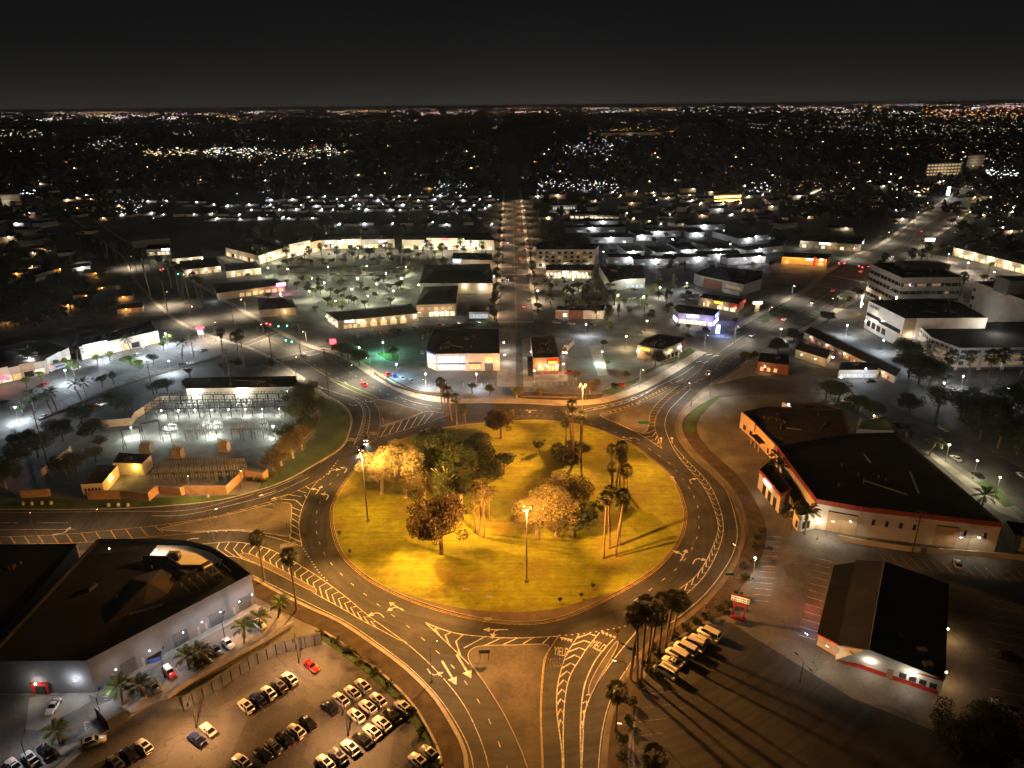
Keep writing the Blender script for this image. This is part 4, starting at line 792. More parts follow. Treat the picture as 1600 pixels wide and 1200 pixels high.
# ---- southeast: the gabled restaurant with red bands
hE, hR = 4.6, 8.2
A_, B_, C_, D_, Rb, Rf, Eb = G(1337, 875, hE), G(1308, 1007, hE), G(1382, 877, hR), G(1358, 1015, hR), G(1483, 912, hE), G(1477, 1063, hE), G(1425, 893, hR-2.4)
SEb = thing('restaurant', 'dark-roofed restaurant with white front and red bands at lower right', 'restaurant', cen([A_, B_, Rf, Rb])); r = MB()
r.poly([A_, B_, D_, C_]); r.build('roof_slope', M['roofdark'], SEb); r = MB(); r.poly([C_, D_, Rf, Rb]); r.poly([C_, Rb, Eb]); r.build('roof', M['roofdark'], SEb)
wl = MB(); low = lambda p: Vector((p.x, p.y, 0)); dn = Vector((0, 0, -.12)); s_ = lambda p: p+(cen([A_, B_, Rf, Rb])+Vector((0, 0, p.z))-p)*.02+dn
for P_ in ([A_, B_], [B_, D_, Rf], [Rf, Rb], [Rb, C_, A_]): q = [s_(x) for x in P_]; wl.poly([low(q[-1]), low(q[0])] + q)
wl.build('wall', M['whitewall'], SEb); B0, R0 = s_(B_), s_(Rf)
panel(SEb, B0, R0, .02, .98, .02, 1.1, 'redpaint', 'red_band', .06); panel(SEb, B0, R0, .0, .33, 4.35, 4.7, 'redpaint', 'red_fascia', .3); panel(SEb, B0, R0, .50, .56, 0, 2.6, 'tanwall', 'door', .12); panel(SEb, B0, R0, .60, 1.0, 3.9, 4.3, 'redpaint', 'red_fascia', .25)
windows(SEb, B0, R0, 4, 1.3, 2.5, 'glass', .60, .97, .7); sg = sign(SEb, B0, R0, .13, 2.3, 6.5, 1.5, 'whitewall'); cs = B0.lerp(R0, .13)
for k in range(9): panel(SEb, B0, R0, .045+k*.019, .058+k*.019, 2.6+.1*(k % 2), 3.4+.12*((k*2) % 3), 'slate', 'letter', .28, parent=sg)
wall_lamp(SEb, s_(Rf), s_(Rb), .12, 3.0, (1, .55, .25), 900, 'hat', .2, .6); wall_lamp(SEb, s_(Rf), s_(Rb), .55, 3.0, (1, .55, .25), 900, 'hat', .2, .6); wall_lamp(SEb, B0, R0, .33, 3.3, WHITE, 420, 'wht', .22, .5); wall_lamp(SEb, B0, R0, .72, 3.2, WHITE, 420, 'wht', .22, .5)
aw = [G(1303, 883, 3.4), G(1277, 990, 3.4), G(1309, 1006, 3.9), G(1337, 878, 3.9)]; MB().poly(aw).build('side_roof', M['roofdark'], SEb); MB().poly([aw[1], aw[1]+Vector((0, 0, -.35)), aw[2]+Vector((0, 0, -.35)), aw[2]]).build('red_edge', M['redpaint'], SEb)
mw = MB()
for i in range(3): mw.poly([s_(low(aw[k]))+Vector((0, 0, .12+(aw[k].z-.15 if z else 0))) for k, z in ((i, 0), ((i+1), 0), ((i+1), 1), (i, 1))])
mw.build('side_wall', M['tanwall'], SEb); MB().tube(D_+Vector((0, 0, .05)), C_+Vector((0, 0, .05)), .12, .12, 5).build('ridge_cap', M['slate'], SEb)
for x, y in ((1400, 995), (1440, 1018), (1395, 1020), (1450, 1040)): q = G(x, y, 6.2); MB().box(q.x-1, q.y-.7, 5.2, q.x+1, q.y+.7, 6.9).build('air_unit', M['slate'], SEb)

# ---- east: the store with the red parapet
hS = 9.0
ST = block('store', 'cream store with red parapet band and huge black roof on the right', [(1276, 784), (1214, 700), (1330, 681), (1400, 679), (1565, 821), (1345, 796)], hS, 'stucco', 'roofdark', .9, units=3)
s0, s1, s2, s3 = G(1276, 784, hS), G(1345, 796, hS), G(1565, 821, hS), G(1214, 700, hS)
for p0, p1 in ((s0, s1), (s1, s2), (s3, s0)): panel(ST, p0, p1, .002, .998, hS-.55, hS+.98, 'redtrim', 'red_band', .18)
windows(ST, s1, s2, 4, 4.4, 6.0, 'glass', .06, .46, .22); windows(ST, s1, s2, 2, 4.4, 6.0, 'glass', .70, .98, .14); panel(ST, s0, s1, .30, .98, .1, 6.6, 'tanwall', 'blind_panel', .15); panel(ST, s1, s2, .56, .72, .1, 6.6, 'tanwall', 'blind_panel', .15); panel(ST, s0, s1, .3, .98, 6.6, 6.9, 'roofbrown', 'blind_lintel', .3); panel(ST, s1, s2, .56, .72, 6.6, 6.9, 'roofbrown', 'blind_lintel', .3)
wall_lamp(ST, s0, s1, .12, 2.7, WARM, 420, 'wht', .3, .9)
SB2 = block('annex', 'lower dark-roofed rear wing of the cream store, with small tan gables', [(1158, 646), (1200, 637), (1316, 641), (1328, 680), (1213, 699), (1183, 668)], 6.0, 'tanwall', 'roofbrown', .6, units=6)
q0, q1 = G(1158, 646, 6), G(1183, 668, 6); panel(SB2, q0, q1, .08, .92, 3.6, 7.2, 'tanwall', 'gable_front', .5); windows(SB2, q0, q1, 2, 1.0, 2.6, 'glass', .1, .9, .4); q2 = G(1213, 699, 6); panel(SB2, q1, q2, .55, .98, 3.6, 7.0, 'tanwall', 'gable_front', .6); windows(SB2, q1, q2, 2, 1.0, 2.6, 'glass', .55, .95, .4); awning(SB2, q1, q2, .05, .5, 3.4, 'roofdark', 2.5)
for f in (.08, .28, .48): panel(SB2, q1, q2, f-.01, f+.01, 0, 3.4, 'tanwall', 'column', .4, 2.0)
EN = block('entrance_pavilion', 'cream entrance pavilion with red cap and white lit sign strip by the black-roofed store', [(1187, 736), (1220, 775), (1236, 765), (1205, 722)], 6.2, 'stucco', 'roofdark', .7, units=0)
e0, e1, e2 = G(1187, 736, 6.2), G(1220, 775, 6.2), G(1236, 765, 6.2); panel(EN, e0, e1, .0, 1.0, 5.9, 6.95, 'redtrim', 'red_band', .2); panel(EN, e1, e2, .0, 1.0, 5.9, 6.95, 'redtrim', 'red_band', .2); sign(EN, e0, e1, .42, 5.0, 4.6, .8, 'signwhite', d=.5); windows(EN, e0, e1, 3, .2, 3.6, 'glass', .18, .92, .55); lamp_light(EN, e0.lerp(e1, .42)+Vector((-2.5, -1.0, -1.2))-EN.location, WARM, 500)
CP = block('corner_pavilion', 'cream corner pavilion with square windows behind two palms by the store', [(1222, 748), (1244, 800), (1250, 808), (1276, 803), (1264, 776), (1246, 752)], 5.2, 'stucco', 'roofdark', .5, units=0); windows(CP, G(1244, 800, 5.2), G(1250, 808, 5.2), 1, 1.0, 3, 'glass', .2, .8); windows(CP, G(1250, 808, 5.2), G(1276, 803, 5.2), 1, 1.0, 3.2, 'glass', .2, .7, .9); windows(CP, G(1222, 748, 5.2), G(1244, 800, 5.2), 2, 1.0, 3, 'glass', .5, .95, .5)
sw = [G(x, y) for x, y in ((1308, 844), (1345, 851), (1420, 862), (1557, 872), (1640, 880))]; tag(MB().kerb(sw, 0, .3, 0, 1.7).build('garden_wall', M['stucco']), 'long low cream wall between the store and the parking stalls', 'wall')
block('shed', 'small dark flat-roofed building at right edge beside the cream store', [(1571, 815), (1620, 822), (1660, 850), (1585, 838)], 4.5, 'stucco', 'roofdark', .4, units=1)
DK = block('loading_dock', 'pale walled loading dock behind the black-roofed store', [(1338, 673), (1345, 660), (1386, 652), (1392, 664), (1396, 676)], 3.0, 'stucco', 'concrete', .8, units=0); wall_lamp(DK, G(1345, 660, 3), G(1386, 652, 3), .5, 4.6, (1, .72, .1), 500, 'hat', .25); panel(DK, G(1338, 673, 3), G(1345, 660, 3), .1, .9, 3.2, 5.6, 'yellowpaint', 'canopy_wall', .2)
PV = block('market_annex', 'grey-roofed annex with a floodlit edge between car park and store', [(1222, 630), (1290, 632), (1316, 642), (1318, 652), (1240, 640)], 4.5, 'whitewall', 'roofgrey', .6, units=2); p = G(1232, 632, 6); MB().ball(tuple(p), .35).build('flood_lamp', M['cool'], PV); lamp_light(PV, p-PV.location, (.9, .95, 1), 900)

# ---- north side of the circle
hP = topz(690, 580, 555)
PH = block('corner_store', 'store with bright two-storey glass front and black roof north of the circle', [(681, 514), (779, 516), (781, 554), (681, 555), (666, 549), (671, 531)], hP, 'stucco', 'roofdark', .6, units=5)
p0, p1, p2 = G(681, 555, hP), G(781, 554, hP), G(666, 549, hP)
windows(PH, p0, p1, 5, hP*.52, hP-.25, 'winwhite', .03, .46, .93); windows(PH, p0, p1, 5, .5, hP*.44, 'winwhite', .03, .46, .93); awning(PH, p0, p1, .02, .47, hP*.46, 'slate', 1.2); windows(PH, p2, p0, 2, hP*.5, hP-.5, 'signlilac', .1, .95, .85); windows(PH, p2, p0, 2, .4, hP*.42, 'wincream', .1, .95, .85); panel(PH, p2, p0, .0, 1.0, hP-.4, hP+.7, 'bluewall', 'blue_band', .25)
sg = sign(PH, p0, p1, .245, hP*.62, 7.2, 1.15, 'signlilac', None)
for k in range(9): panel(PH, p0, p1, .135+k*.025, .152+k*.025, hP*.62+.05, hP*.62+.95+.1*(k % 3), 'signor', 'letter', .36, parent=sg)
awning(PH, p0, p1, .50, .71, hP*.5, 'slate', 1.4); windows(PH, p0, p1, 2, .8, hP*.42, 'winwarm', .51, .70, .9); panel(PH, p0, p1, .76, .89, 0, hP*.5, 'slate', 'drive_through', .2); sign(PH, p0, p1, .825, hP*.66, 3.6, 1.6, 'signor', d=.4); lamp_light(PH, p0.lerp(p1, .825)+Vector((0, -1.2, -hP*.4))-PH.location, (1, .8, .4), 450)
for f, pw in ((.08, 700), (.3, 700), (.5, 300), (.97, 500)): lamp_light(PH, p0.lerp(p1, f)+Vector((0, -2.5, -hP*.45))-PH.location, (.95, .95, 1) if f < .4 else WARM, pw)
wall_lamp(PH, p1, G(779, 516, hP), .25, 4.5, (1, .93, .85), 2600, 'wht', .25, 2.5); wall_lamp(PH, p1, G(779, 516, hP), .75, 4.5, (1, .93, .85), 2000, 'wht', .25, 2.5); lamp_light(PH, p2.lerp(p0, .4)+Vector((-2.5, -1.0, -hP*.6))-PH.location, (1, .85, .55), 500)
hQ = 6.5
RS = block('drive_in', 'red-trimmed burger restaurant with glowing entrance and patio north of the circle', [(829, 528), (865, 527), (873.5, 560), (833, 561)], hQ, 'tanwall', 'roofbrown', .6, units=3)
p0, p1 = G(833, 561, hQ), G(873.5, 560, hQ); panel(RS, p0, p1, 0, .58, hQ-1.2, hQ+.5, 'tanwall', 'parapet_front', .4); panel(RS, p0, p1, .52, 1.0, hQ-2.6, hQ+.3, 'redpaint', 'red_tower', .8); sign(RS, p0, p1, .76, hQ-2.2, 4.2, 1.1, 'signor', d=1.0); windows(RS, p0, p1, 3, .4, 2.6, 'winwarm', .56, .98, .8); windows(RS, p0, p1, 1, .6, 2.4, 'winwarm', .1, .5, .6)
for f in (.25, .55, .92): wall_lamp(RS, p0, p1, f, 3.2, (1, .78, .45), 420, 'wht', .25, 1.1)
wing = MB(); g_ = [G(x, y, 4) for x, y in ((824, 557), (832, 557), (832, 575), (825, 575))]; wing.prism(g_, 0, 4, 0, 0).build('side_wing', M['roofbrown'], RS); wall_lamp(RS, G(829, 528, hQ), p0, .4, 3.4, WHITE, 450, 'wht', .2); wall_lamp(RS, p0.lerp(G(829, 528, hQ), .1), p0, .9, 3.0, (1, .8, .5), 700, 'wht', .2, 2.0); wall_lamp(RS, G(865, 527, hQ), p1, .7, 3.4, (1, .75, .4), 300, 'wht', .2)
sheet('patio', GS([(833, 586), (886, 584), (887, 596), (832, 598)]), M['concrete'], .09)
for i, x in enumerate((845, 855, 866, 876)):
    g_ = G(x, 590); o = thing('patio_table', f'red parasol table on the burger restaurant patio, {ordn(i)} from the left', 'patio table', (g_.x, g_.y, .09), 'parasol tables on the patio'); MB().tube((0, 0, .68), (0, 0, .74), .6, .6, 10).build('table_top', M['steel'], o, local=True); MB().tube((0, 0, 0), (0, 0, 2.4), .05, .04, 6).build('pole', M['steel'], o, local=True); MB().tube((0, 0, 2.0), (0, 0, 2.6), 1.25, .05, 8).build('parasol', M['redpaint'], o, local=True)
    for k in range(4): t = k*PI/2; MB().box(math.cos(t)*.95-.2, math.sin(t)*.95-.2, .4, math.cos(t)*.95+.2, math.sin(t)*.95+.2, .46).build('seat', M['steel'], o, local=True)
hY = 6.0
YR = block('diner', 'brown restaurant with yellow signs beside the northeast avenue', [(1009, 530), (996, 541), (1020, 546), (1035, 548), (1064, 537), (1071, 530), (1030, 523)], hY, 'tanwall', 'roofdark', .7, units=3)
p0, p1, p2, p3 = G(996, 541, hY), G(1020, 546, hY), G(1035, 548, hY), G(1064, 537, hY); sign(YR, p0, p1, .5, hY-1.1, 4.6, .7, 'signyel'); windows(YR, p2, p3, 4, .6, 2.6, 'glass', .05, .9, .55)
for f in (.12, .45, .85): sign(YR, p2, p3, f, hY-1.9, 2.2, .9, 'signyel' if f == .45 else 'wincream', d=.15)
panel(YR, p2, p3, .02, .98, 2.9, hY-.2, 'whitewall', 'white_wall_panel', .1); panel(YR, p3, G(1071, 530, hY), 0, 1, 0, hY+1.2, 'brick', 'brick_pier', .3); panel(YR, p1, p2, .1, .95, 0, hY+.4, 'slate', 'slate_tower', .3); panel(YR, G(1009, 530, hY), p0, 0, .4, hY-.2, hY+1.0, 'brick', 'brick_parapet', .2)
wall_lamp(YR, p0, p1, .05, 3.6, WHITE, 700, 'wht', .3); wall_lamp(YR, p1, p2, .5, 3.8, COOL, 600, 'cool', .3, .6); wall_lamp(YR, p2, p3, .95, 4.6, COOL, 300, 'cool', .35, .6); wall_lamp(YR, p2, p3, .35, 4.2, (1, .85, .5), 260, 'wht', .1)
hB = 6.0
BL = block('blue_store', 'lilac and blue store with glowing sign by the northeast avenue', [(1052, 482), (1059, 477), (1125, 485), (1115, 495), (1060, 490)], hB, 'purplewall', 'roofdark', .5, units=2)
p0, p1, p2 = G(1060, 490, hB), G(1115, 495, hB), G(1125, 485, hB); sign(BL, p0, p1, .42, hB-1.3, 6.5, 1.2, 'signcyan', d=.3); windows(BL, p0, p1, 7, .4, 2.8, 'wincream', .02, .82, .8); windows(BL, p0, p1, 1, .5, 2.6, 'signlilac', .86, .98, .8); sign(BL, p1, p2, .5, hB-1.6, 5, 1.4, 'signblue'); windows(BL, p1, p2, 3, .4, 2.8, 'signlilac', .05, .9, .8); windows(BL, G(1052, 482, hB), p0, 2, .4, 2.6, 'signwhite', .1, .9, .8)
for f, c_ in ((.1, (1, .9, .75)), (.4, (1, .9, .75)), (.75, (1, .85, .8)), (.98, (.3, .35, 1))): lamp_light(BL, p0.lerp(p1, f)+Vector((0, -3, -2.6))-BL.location, c_, 900)
lamp_light(BL, p2+Vector((3, -4, -1))-BL.location, (.2, .3, 1), 1200)
o = thing('pylon_sign', 'tall glowing blue pylon sign on the corner by the lilac store', 'sign', G(1121, 523)); MB().box(-1.0, -.3, .0, 1.0, .3, .8).build('base', M['bluewall'], o, local=True); MB().box(-.9, -.25, .8, .9, .25, 5.6).build('face', M['signcyan'], o, local=True); MB().box(-1.2, -.35, 5.6, 1.2, .35, 6.0).build('cap', M['bluewall'], o, local=True); lamp_light(o, (1.5, -2, 2.5), (.25, .35, 1), 2200)
hT = 5.0
TB = block('taco_shop', 'small brown drive-through with red awning beyond the lilac store', [(1092, 466), (1098, 461), (1163, 469), (1152, 477)], hT, 'tanwall', 'roofdark', .7, units=3); p0, p1, p2 = G(1092, 466, hT), G(1152, 477, hT), G(1163, 469, hT); sign(TB, p0, p1, .52, hT-1, 5.5, .9, 'signyel'); panel(TB, p0, p1, .80, 1.02, hT-1.3, hT+.9, 'redpaint', 'red_awning', 1.0); panel(TB, p1, p2, -.05, 1.0, hT-1.3, hT+.9, 'redpaint', 'red_awning', 1.0); windows(TB, p0, p1, 2, .8, 2.8, 'wincream', .1, .3, .4); windows(TB, p0, p1, 3, .5, 2.6, 'wincream', .48, .98, .7)
for f in (.18, .55, .9): lamp_light(TB, p0.lerp(p1, f)+Vector((0, -2.5, -1.8))-TB.location, (1, .85, .6), 450)
lamp_light(TB, p2+Vector((1.5, -1.5, -.4))-TB.location, (1, .2, .12), 350)
o = thing('pylon_sign', 'white glowing monument sign on a pale block by the green bike-lane bars', 'sign', G(1182, 488)); MB().box(-1.3, -.6, 0, 1.3, .6, 5.2).build('base', M['tanwall'], o, local=True); MB().box(-2.6, -.4, 5.3, 2.6, .4, 6.7).build('face', M['signwhite'], o, local=True); lamp_light(o, (0, -2.4, 4.6), (1, .85, .6), 600)
GB = block('grey_hall', 'grey hall with brown wall panel behind the drive-through', [(1085, 428), (1112, 417), (1192, 425), (1190, 437), (1162, 446), (1095, 432)], 7, 'bandgrey', 'roofdark', .6, units=3); p0, p1 = G(1095, 432, 7), G(1162, 446, 7); panel(GB, p0, p1, .08, .52, 0, 6.6, 'brick', 'brick_panel', .15); windows(GB, p0, p1, 3, 3.4, 5.2, 'windim', .6, .96, .8); panel(GB, p0, p1, .60, .96, 0, 2.6, 'stucco', 'porch', 2.0)
WB = block('white_front_hall', 'dark-roofed hall with floodlit white front north-east of the circle', [(936, 416), (1005, 415), (1008, 436), (975, 437), (952, 442)], 6.5, 'whitewall', 'roofdark', .4, units=3); p0, p1 = G(975, 437, 6.5), G(1008, 436, 6.5); windows(WB, p0, p1, 4, .5, 3.0, 'winwhite', .1, .95, .7); lamp_light(WB, p0.lerp(p1, .3)+Vector((0, -4, .5))-WB.location, (.85, 1, .92), 1800); lamp_light(WB, p1+Vector((3, -1, 0))-WB.location, (.85, 1, .92), 900)
CF = block('cafe_row', 'row of cafes with a string of warm lights along the front', [(853, 424), (853, 415), (930, 415), (926, 424)], 5.5, 'tanwall', 'roofdark', .8, units=3); p0, p1 = G(853, 424, 5.5), G(926, 424, 5.5); windows(CF, p0, p1, 9, .4, 3.0, 'wincream', .03, .97, .82); sign(CF, p0, p1, .42, 4.5, 4, .9, 'signcyan'); sign(CF, p0, p1, .63, 4.5, 3.2, .8, 'signwhite')
for i in range(12): wall_lamp(CF, p0, p1, .04+i*.083, 3.7, (1, .85, .6), 170 if i % 3 == 0 else 0, 'wht', .28, .8)
AP = block('apartment_block', 'four-storey cream apartment block with balconies beside the north street', [(838, 385), (852, 378), (936, 384), (930, 391), (838, 391)], 14, 'stucco', 'roofdark', .6, units=3); p0, p1 = G(838, 391, 14), G(930, 391, 14)
for z in (1, 4.2, 7.4, 10.6):
    windows(AP, p0, p1, 9, z+.4, z+2.2, 'glass', .02, .98, .5, pick=lambda i, z=z: 'windim' if (i*3+int(z)) % 4 == 0 else 'glass')
    for f in (.2, .52, .83): panel(AP, p0, p1, f-.06, f+.06, z-.15, z+.95, 'bandgrey', 'balcony', 1.3)
for f in (.12, .5, .9): wall_lamp(AP, p0, p1, f, 2.8, (1, .9, .6), 500, 'wht', .25, 2)
LB = block('roadside_shop', 'low red-brown and white shop beside the cross street', [(868, 486), (870, 479), (946, 478), (943, 487)], 4.6, 'whitewall', 'roofdark', .6, units=3); p0, p1 = G(868, 486, 4.6), G(943, 487, 4.6); panel(LB, p0, p1, .27, .58, 0, 5.3, 'brick', 'brick_panel', .3); panel(LB, p0, p1, 0, .25, .1, 4.4, 'tanwall', 'tan_panel', .12); sign(LB, p0, p1, .2, 1.4, 1.8, 1.6, 'signwhite'); windows(LB, p0, p1, 2, .5, 2.2, 'windim', .62, .96, .6); lamp_light(LB, p0.lerp(p1, .85)+Vector((0, -3, -1))-LB.location, (1, .9, .6), 420)

# ---- east: offices, gym, parking structure, motel
def bands(o, p0, p1, h, n, wall='bandgrey', lit=()):
    for k in range(n):
        z = 1.0+k*(h-1)/n; g = panel(o, p0, p1, .01, .99, z, z+(h-1)/n*.45, 'glass', 'window_band', .12)
        for (kk, f0, f1, m_) in lit:
            if kk == k: panel(o, p0, p1, f0, f1, z+.2, z+(h-1)/n*.40, m_, 'lit_window', .18, parent=g)
        for i in range(9): panel(o, p0, p1, .05+i*.112, .055+i*.112, z, z+(h-1)/n*.45, wall, 'mullion', .3, parent=g)
hO = topz(1352, 461, 414)
O1 = block('office_block', 'four-storey banded office block beside the signalled crossing', [(1360, 414), (1409, 436), (1504, 435), (1466, 417), (1392, 412)], hO, 'bandgrey', 'roofdark', .8, units=6); p0, p1, p2 = G(1360, 414, hO), G(1409, 436, hO), G(1504, 435, hO)
bands(O1, p0, p1, hO, 4); bands(O1, p1, p2, hO, 4, lit=((3, .05, .14, 'windim'), (3, .27, .42, 'windim'), (3, .52, .66, 'windim'), (1, .0, .2, 'winteal'), (2, .75, .82, 'windim')))
q = G(1440, 418, hO); MB().box(q.x-14, q.y-7, hO, q.x+14, q.y+7, hO+3).build('roof_plant', M['slate'], O1); wall_lamp(O1, p0, p1, .5, 3.0, WARM, 250, 'hat', .25, .5)
for x, y, z in ((1345, 480, 7), (1395, 495, 12), (1480, 475, 10), (1440, 478, 10)): MB().tube((G(x, y).x, G(x, y).y, 0), (G(x, y).x, G(x, y).y, z), .09, .07, 6).ball((G(x, y).x, G(x, y).y, z), .3).build('added_fill_lamp', M['wht'], O1); lamp_light(O1, Vector((G(x, y).x, G(x, y).y, z+.3))-O1.location, (1, .93, .82), 2300)  # lamp posts added to throw neutral light on the office fronts
O2 = block('office_block', 'banded office block cut by the right edge of the photo', [(1522, 442), (1600, 471), (1660, 490), (1720, 450), (1580, 438)], hO, 'bandgrey', 'roofdark', .8, units=5); bands(O2, G(1522, 442, hO), G(1660, 490, hO), hO, 4, lit=((2, .45, .5, 'windim'),)); lamp_light(O2, G(1560, 510, 14)-O2.location, (1, .93, .82), 6500); lamp_light(O2, G(1520, 490, 8)-O2.location, (1, .93, .82), 2200)  # its two lights have no fixture, added to brighten this block
q = G(1590, 446, hO+4); MB().box(q.x-9, q.y-6, hO, q.x+9, q.y+6, hO+8).build('roof_plant', M['slate'], O2)
hL = topz(1404, 543, 499)
LA = block('gym_building', 'white gym building with dark square windows and name on its wall, front of the offices', [(1357, 471), (1413, 499), (1543, 498), (1500, 474), (1453, 467)], hL, 'whitewall', 'roofdark', .5, units=6); p0, p1 = G(1357, 471, hL), G(1413, 499, hL)
panel(LA, p0, p1, .02, .40, hL*.50, hL*.62, 'glass', 'window_band', .15); panel(LA, p0, p1, .38, .96, hL*.46, hL*.60, 'glass', 'window_band', .12); windows(LA, p0, p1, 4, hL*.14, hL*.34, 'glass', .04, .62, .72)
u, n_, _ = out_n(LA, p0, p1); q = p0.lerp(p1, .20)+n_*.12; letters('LA FITNESS', M['darkmetal'], LA, Vector((q.x, q.y, hL-1.6))-LA.location, math.atan2(n_.y, n_.x)+PI/2, 2.0, 1, 1.1, True, .06); panel(LA, G(1413, 499, hL), G(1543, 498, hL), 0, .15, 0, hL+.4, 'tanwall', 'brown_corner', .1)
hG = 10.0
PG = block('parking_structure', 'grey multi-level parking structure with white parapets below the gym at right', [(1436, 512), (1455, 530), (1499, 547), (1600, 546), (1720, 545), (1700, 505), (1500, 506)], hG, 'slate', 'roofdark', .9, units=0)
for a_, b_ in ((G(1499, 547, hG), G(1720, 545, hG)), (G(1455, 530, hG), G(1499, 547, hG)), (G(1436, 512, hG), G(1455, 530, hG))):
    for z in (1.4, 4.4, 7.4, 10.0): panel(PG, a_, b_, .0, 1.0, z, z+1.1, 'whitewall', 'parapet_band', .25)
    for z in (2.55, 5.55): panel(PG, a_, b_, .05, .95, z, z+1.7, 'windim', 'lit_bay', .1)
    for i in range(7): panel(PG, a_, b_, i/6-.012 if i else .001, i/6+.012 if i < 6 else .999, 0, hG, 'whitewall', 'column', .3)
lamp_light(PG, G(1545, 560, 8)+Vector((0, -8, 0))-PG.location, (.9, .95, 1), 700); lamp_light(PG, G(1490, 560, 6)+Vector((-6, -8, 0))-PG.location, (.9, .95, 1), 350)
MT = gable('motel_wing', 'long brown-roofed motel wing with red doors and lit wall', [(1256, 518), (1400, 588), (1408, 576), (1275, 512)], 3.6, 1.6, 'stucco', 'roofbrown', cat='motel'); p0, p1 = gp(MT, 0), gp(MT, 1)
windows(MT, p0, p1, 12, .1, 2.1, 'redpaint', .04, .98, .22, name='door', frame=False); windows(MT, p0, p1, 11, .9, 2.1, 'winwarm', .08, .96, .16)
for f in (.1, .3, .5, .7, .9): wall_lamp(MT, p0, p1, f, 2.7, (1, .62, .35), 260, 'hat', .15, .8)
M2 = gable('motel_lodge', 'yellow-lit motel lodge with a row of small windows below the long wing', [(1242, 545), (1292, 560), (1303, 548), (1254, 535)], 4.4, 1.8, 'stucco', 'roofbrown', cat='motel'); p0, p1 = gp(M2, 0), gp(M2, 1); windows(M2, p0, p1, 6, 1.4, 2.6, 'windim', .2, .9, .4); wall_lamp(M2, p0, p1, .3, 3.2, (1, .75, .35), 350, 'hat', .2, 2.2); wall_lamp(M2, p0, p1, .75, 3.2, (1, .75, .35), 350, 'hat', .2, 2.2); wall_lamp(M2, p1, gp(M2, 2), .5, 3.2, WARM, 650, 'wht', .35, 1.6)
lamp_light(SEb, G(1270, 935, 3.0)-SEb.location, (1, .06, .12), 500); lamp_light(SEb, G(1268, 972, 3.0)-SEb.location, (.15, .45, 1), 380)
M3 = block('motel_office', 'dark flat-roofed motel office with white lower wall beside the east street', [(1311, 579), (1372, 579), (1370, 566), (1313, 567)], 3.8, 'whitewall', 'roofdark', .3, units=1); windows(M3, G(1311, 579, 3.8), G(1372, 579, 3.8), 6, .4, 2.4, 'winwhite', .04, .96, .86); lamp_light(M3, G(1340, 588, 2)+Vector((0, -2, 0))-M3.location, (1, .9, .9), 160)
CE_ = block('corner_office', 'small dark corner building under trees beside the avenue east of the circle', [(1184, 566), (1188, 552), (1232, 556), (1233, 572)], 4.6, 'brick', 'roofdark', .4, units=1); windows(CE_, G(1184, 566, 4.6), G(1233, 572, 4.6), 3, .6, 2.6, 'winwarm', .05, .7, .5); wall_lamp(CE_, G(1184, 566, 4.6), G(1233, 572, 4.6), .25, 3.2, WARM, 260, 'hat', .22, 1)
GS_ = block('orange_lit_station', 'small restaurant bathed in orange light by the signalled crossing', [(1222, 402), (1226, 395), (1300, 398), (1292, 406), (1256, 404)], 5, 'tanwall', 'roofdark', .5, units=2); p0, p1 = G(1222, 402, 5), G(1292, 406, 5); windows(GS_, p0, p1, 6, .5, 2.8, 'winwarm', .05, .95, .7); sign(GS_, p0, p1, .62, 4, 5, 1.2, 'signwhite'); sign(GS_, p0, p1, .88, 4.2, 2, 1.2, 'signcyan'); panel(GS_, p0, p1, .7, .76, 0, 6.8, 'redtrim', 'pylon', .6)
for f in (.1, .35, .6, .85): lamp_light(GS_, p0.lerp(p1, f)+Vector((0, -4, -.6))-GS_.location, (1, .38, .05), 3300)
S5 = block('strip_shops', 'dark-roofed strip of shops with white sign above the orange-lit restaurant', [(1250, 377), (1262, 368), (1352, 372), (1345, 383)], 5.5, 'bandgrey', 'roofdark', .6, units=4); p0, p1 = G(1250, 377, 5.5), G(1345, 383, 5.5); windows(S5, p0, p1, 9, .4, 3, 'winwarm', .03, .97, .6, pick=lambda i: 'wincream' if i % 3 == 0 else 'windim'); sign(S5, p0, p1, .42, 4.0, 9, 1.4, 'signwhite'); sign(S5, p1, G(1352, 372, 5.5), .5, 4, 6, 1.2, 'signwhite'); lamp_light(S5, p0.lerp(p1, .05)+Vector((-2, -4, 1))-S5.location, WHITE, 2400); lamp_light(S5, p0.lerp(p1, .5)+Vector((0, -4, -1))-S5.location, WARM, 700); lamp_light(S5, p1+Vector((4, -3, -1))-S5.location, (1, .8, .45), 900)
S6 = block('market_strip', 'long strip of warm-lit shops at far right behind a bright lot', [(1490, 388), (1500, 380), (1560, 372), (1640, 410), (1620, 420)], 6, 'stucco', 'roofdark', .7, units=5); p0, p1 = G(1490, 388, 6), G(1620, 420, 6); windows(S6, p0, p1, 14, .4, 3.2, 'winwarm', .02, .98, .75, pick=lambda i: 'wincream' if i % 4 else 'winwarm')
for f in (.05, .25, .45, .65, .85): lamp_light(S6, p0.lerp(p1, f)+Vector((-2, -3, -1))-S6.location, (1, .78, .5), 2200)
o = thing('pylon_sign', 'bright white roadside panel sign on the avenue, far right', 'sign', G(1450, 388)); MB().tube((0, 0, 0), (0, 0, 7), .25, .25, 6).build('pole', M['steel'], o, local=True); MB().box(-4.2, -.4, 6.2, 4.2, .4, 8.6).build('face', M['signwhite'], o, local=True)
o = thing('pylon_sign', 'upright white glowing panel sign far up the northeast avenue', 'sign', G(1480, 309)); MB().tube((0, 0, 0), (0, 0, 6), .3, .3, 6).build('pole', M['steel'], o, local=True); MB().box(-1.8, -.4, 3, 1.8, .4, 14).build('face', M['signcyan'], o, local=True); lamp_light(o, (0, -4, 7), (.8, .9, 1), 6000)

